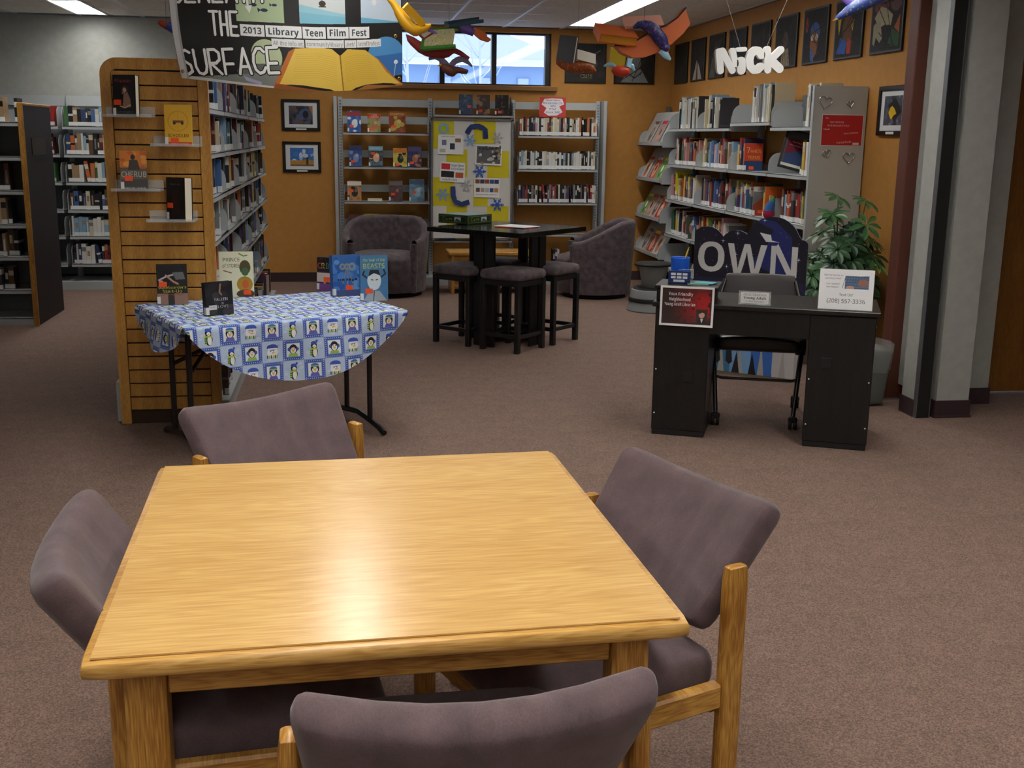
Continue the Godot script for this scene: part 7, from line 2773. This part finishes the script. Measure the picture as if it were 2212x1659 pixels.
func birds() -> void:
	var yellow := mat("bird_yellow", rgb(232, 176, 34), 0.4)
	var orange := mat("bird_orange", rgb(214, 106, 44), 0.45)
	var red := mat("bird_red", rgb(150, 40, 36), 0.45)
	var brown := mat("bird_brown", rgb(110, 62, 44), 0.5)
	var mauve := mat("bird_mauve", rgb(112, 100, 130), 0.5)
	var purple := mat("bird_purple", rgb(104, 78, 160), 0.5)
	var green := mat("bird_green", rgb(74, 140, 56), 0.45)
	var teal := mat("bird_teal", rgb(52, 84, 92), 0.45)
	var sky := mat("bird_sky", rgb(150, 196, 222), 0.45)
	var grey := mat("bird_grey", rgb(70, 74, 80), 0.5)
	var pages := mat("bird_pages", rgb(206, 200, 188), 0.7)
	var ypages := mat("bird_yellow_pages", rgb(222, 158, 44), 0.6)
	var blue := spotted("bird_blue_dots", rgb(36, 44, 108), [rgb(150, 90, 120), rgb(90, 110, 180)], 3)
	var rust := spotted("bird_rust_dots", rgb(158, 78, 34), [rgb(214, 150, 70), rgb(110, 50, 26)], 4)
	var feather := spotted("bird_feather", rgb(206, 200, 150), [rgb(120, 170, 150), rgb(232, 226, 190), rgb(220, 160, 80)], 5)
	var scale := spotted("bird_scale", rgb(44, 70, 140), [rgb(180, 160, 70), rgb(120, 70, 130), rgb(90, 140, 190)], 6)
	bird("yellow carved bird with a silver book wing before the banner", Vector3(0.289, 2.047, -5.0), 0.00195,
		[["body", yellow, [[-48, -44, 0, 2], [-30, -30, 0, 7], [-10, 0, 2, 13], [12, 22, 2, 15], [34, 20, 0, 10], [52, 12, 0, 3]]], ["tail", purple, [[40, 20, -2, 5], [58, 26, -4, 3], [66, 30, -4, 1]], 0.5]],
		[["book_wing", Vector3(14, -6, 16), Vector3(58, 16, 10), Vector3(20, 10, -42), yellow, mat("bird_silver", rgb(150, 152, 156), 0.3, 0.5)]])
	bird("carved bird with green-edged book wings and red tail by window", Vector3(0.702, 2.169, -7.5), 0.00296,
		[["tail", red, [[-94, -8, 0, 1], [-80, 6, 0, 9], [-50, 24, 0, 13], [-10, 28, 0, 12], [14, 24, 0, 6], [44, 40, 0, 4]], 0.7], ["body", purple, [[10, -30, -6, 6], [34, -26, -6, 12], [56, -16, -4, 9]]], ["claw", orange, [[52, -22, 0, 7], [72, -10, 0, 10], [84, -2, 0, 6], [92, -2, 0, 2]], 0.5]],
		[["book_wing", Vector3(-22, 0, 10), Vector3(78, 6, 62), Vector3(48, -14, 6), green, feather], ["book_wing", Vector3(34, -38, -12), Vector3(80, 7, 36), Vector3(14, 12, 10), teal, mat("bird_navy_pages", rgb(56, 70, 140), 0.5)], ["book_wing", Vector3(-52, -12, -10), Vector3(26, 4, 34), Vector3(30, 30, 40), red, pages]])
	bird("small brown carved bird flying low in front of the window", Vector3(0.702, 1.996, -7.5), 0.00298,
		[["body", brown, [[-18, -4, 0, 3], [-8, 2, 0, 10], [6, 8, 0, 13], [20, 6, 0, 7], [42, 8, 0, 3]]], ["beak", yellow, [[-16, -4, 0, 4], [-24, -2, 0, 1]]], ["left_wing", mauve, [[-44, -16, -6, 3], [-28, -20, -4, 5], [-10, -10, 0, 6], [0, 0, 0, 4]], 0.4], ["right_wing", mauve, [[2, -2, 0, 5], [16, -14, 4, 7], [32, -16, 6, 6], [50, -2, 8, 2]], 0.4], ["tail", teal, [[16, 8, 0, 4], [30, 10, 0, 4], [40, 12, 0, 2]], 0.5]], [])
	bird("carved bird with dark grey book wings, right of the window", Vector3(1.556, 2.088, -7.5), 0.00305,
		[["body", rust, [[-46, 14, 0, 5], [-26, 20, 0, 12], [0, 24, 0, 14], [22, 24, 0, 12], [40, 34, 0, 5]]]],
		[["book_wing", Vector3(-24, -12, 4), Vector3(40, 56, 12), Vector3(-6, -32, -6), grey, pages], ["book_wing", Vector3(18, 4, 0), Vector3(44, 26, 8), Vector3(-30, 16, -14), pages, feather]])
	bird("small red carved bird with a yellow book on its back", Vector3(1.847, 2.05, -7.5), 0.00307,
		[["body", mat("bird_scarlet", rgb(206, 62, 34), 0.45), [[-18, 14, 0, 5], [-6, 18, 2, 12], [10, 18, 2, 12], [20, 12, 0, 5]]], ["left_wing", sky, [[-36, 8, -2, 2], [-22, 4, 0, 5], [-10, 12, 0, 5]], 0.5], ["right_wing", sky, [[12, 10, 0, 5], [24, 6, 0, 6], [32, 16, 0, 2]], 0.5]],
		[["book", Vector3(-6, -10, 0), Vector3(34, 40, 9), Vector3(14, -12, -4), mat("bird_lemon", rgb(226, 206, 60), 0.4), spotted("bird_yellow_print", rgb(206, 150, 40), [rgb(236, 206, 90)], 8)], ["book", Vector3(18, -2, 6), Vector3(12, 24, 5), Vector3(0, 30, -14), sky, pages]])
	bird("large carved bird with blue dotted body and orange book wings", Vector3(1.732, 2.142, -6.5), 0.00266,
		[["body", blue, [[-24, -14, 10, 4], [-8, -20, 12, 9], [14, -12, 12, 14], [34, 8, 12, 15], [46, 26, 10, 10]]], ["head", blue, [[38, 18, 12, 8], [46, 28, 12, 11], [48, 38, 12, 4]]], ["beak", ypages, [[50, 30, 14, 4], [52, 44, 14, 1]]], ["tail", sky, [[36, 32, 14, 8], [46, 42, 16, 8], [58, 52, 16, 3]], 0.3], ["neck", teal, [[-26, -12, 12, 3], [-12, -22, 10, 5], [4, -20, 10, 5]]]],
		[["book_wing", Vector3(-62, 2, 0), Vector3(86, 56, 20), Vector3(-62, 14, -10), orange, ypages], ["book_top", Vector3(2, -28, -16), Vector3(84, 46, 6), Vector3(-58, -10, 6), mat("bird_salmon", rgb(232, 168, 150), 0.5), pages]])
	# its curved orange wing is a pulled arch
	var o := get_node("book_bird_005") as Node3D
	var g := Geo.new()
	var arch := PackedVector2Array()
	var low := [Vector2(-62, 26), Vector2(-48, 40), Vector2(-24, 49), Vector2(4, 47), Vector2(34, 36), Vector2(62, 18), Vector2(86, -4), Vector2(101, -24)]
	var up := [Vector2(88, -57), Vector2(70, -36), Vector2(46, -20), Vector2(20, -10), Vector2(-4, 4), Vector2(-26, 18), Vector2(-46, 26)]
	for v in low + up:
		arch.append(Vector2(v.x, -v.y) * 0.00266)
	var rim := []
	for v in up:
		rim.append(Vector3(v.x, -v.y, 14.0) * 0.00266)
	var gr := Geo.new()
	gr.tube(rim, 0.005, 6)
	put(o, "wing_rim", gr, M.black_metal)
	g.extrude(arch, 0.075, Vector3(0, 0, -0.01))
	put(o, "arched_wing", g, orange)
	bird("blue scaled bird cut off by the top edge, upper right", Vector3(2.551, 2.224, -5.5), 0.00232,
		[["body", scale, [[-50, 34, 0, 1], [-34, 24, 0, 7], [-8, 8, 0, 13], [24, -8, 0, 16], [60, -24, 0, 15], [100, -44, 0, 10]]], ["beak_tip", yellow, [[-51, 34.5, 0, 0.6], [-42, 30, 1, 3.4], [-36, 26, 1, 4]]], ["wing", purple, [[-34, -14, -4, 5], [-10, -2, -3, 8], [14, -8, 0, 6]], 0.4]], [])
	bird("orange and blue bird tail half hidden behind the banner's left edge", Vector3(-0.996, 2.157, -7.0), 0.0026,
		[["tail", mat("bird_rust", rgb(176, 66, 34), 0.5), [[-18, -10, 0, 3], [-8, -6, 0, 7], [4, 0, 0, 8]], 0.5], ["body", mat("bird_cobalt", rgb(60, 90, 180), 0.5), [[2, -4, 0, 8], [16, 4, 0, 11], [40, 14, 0, 13], [70, 18, 0, 6]]]], [])
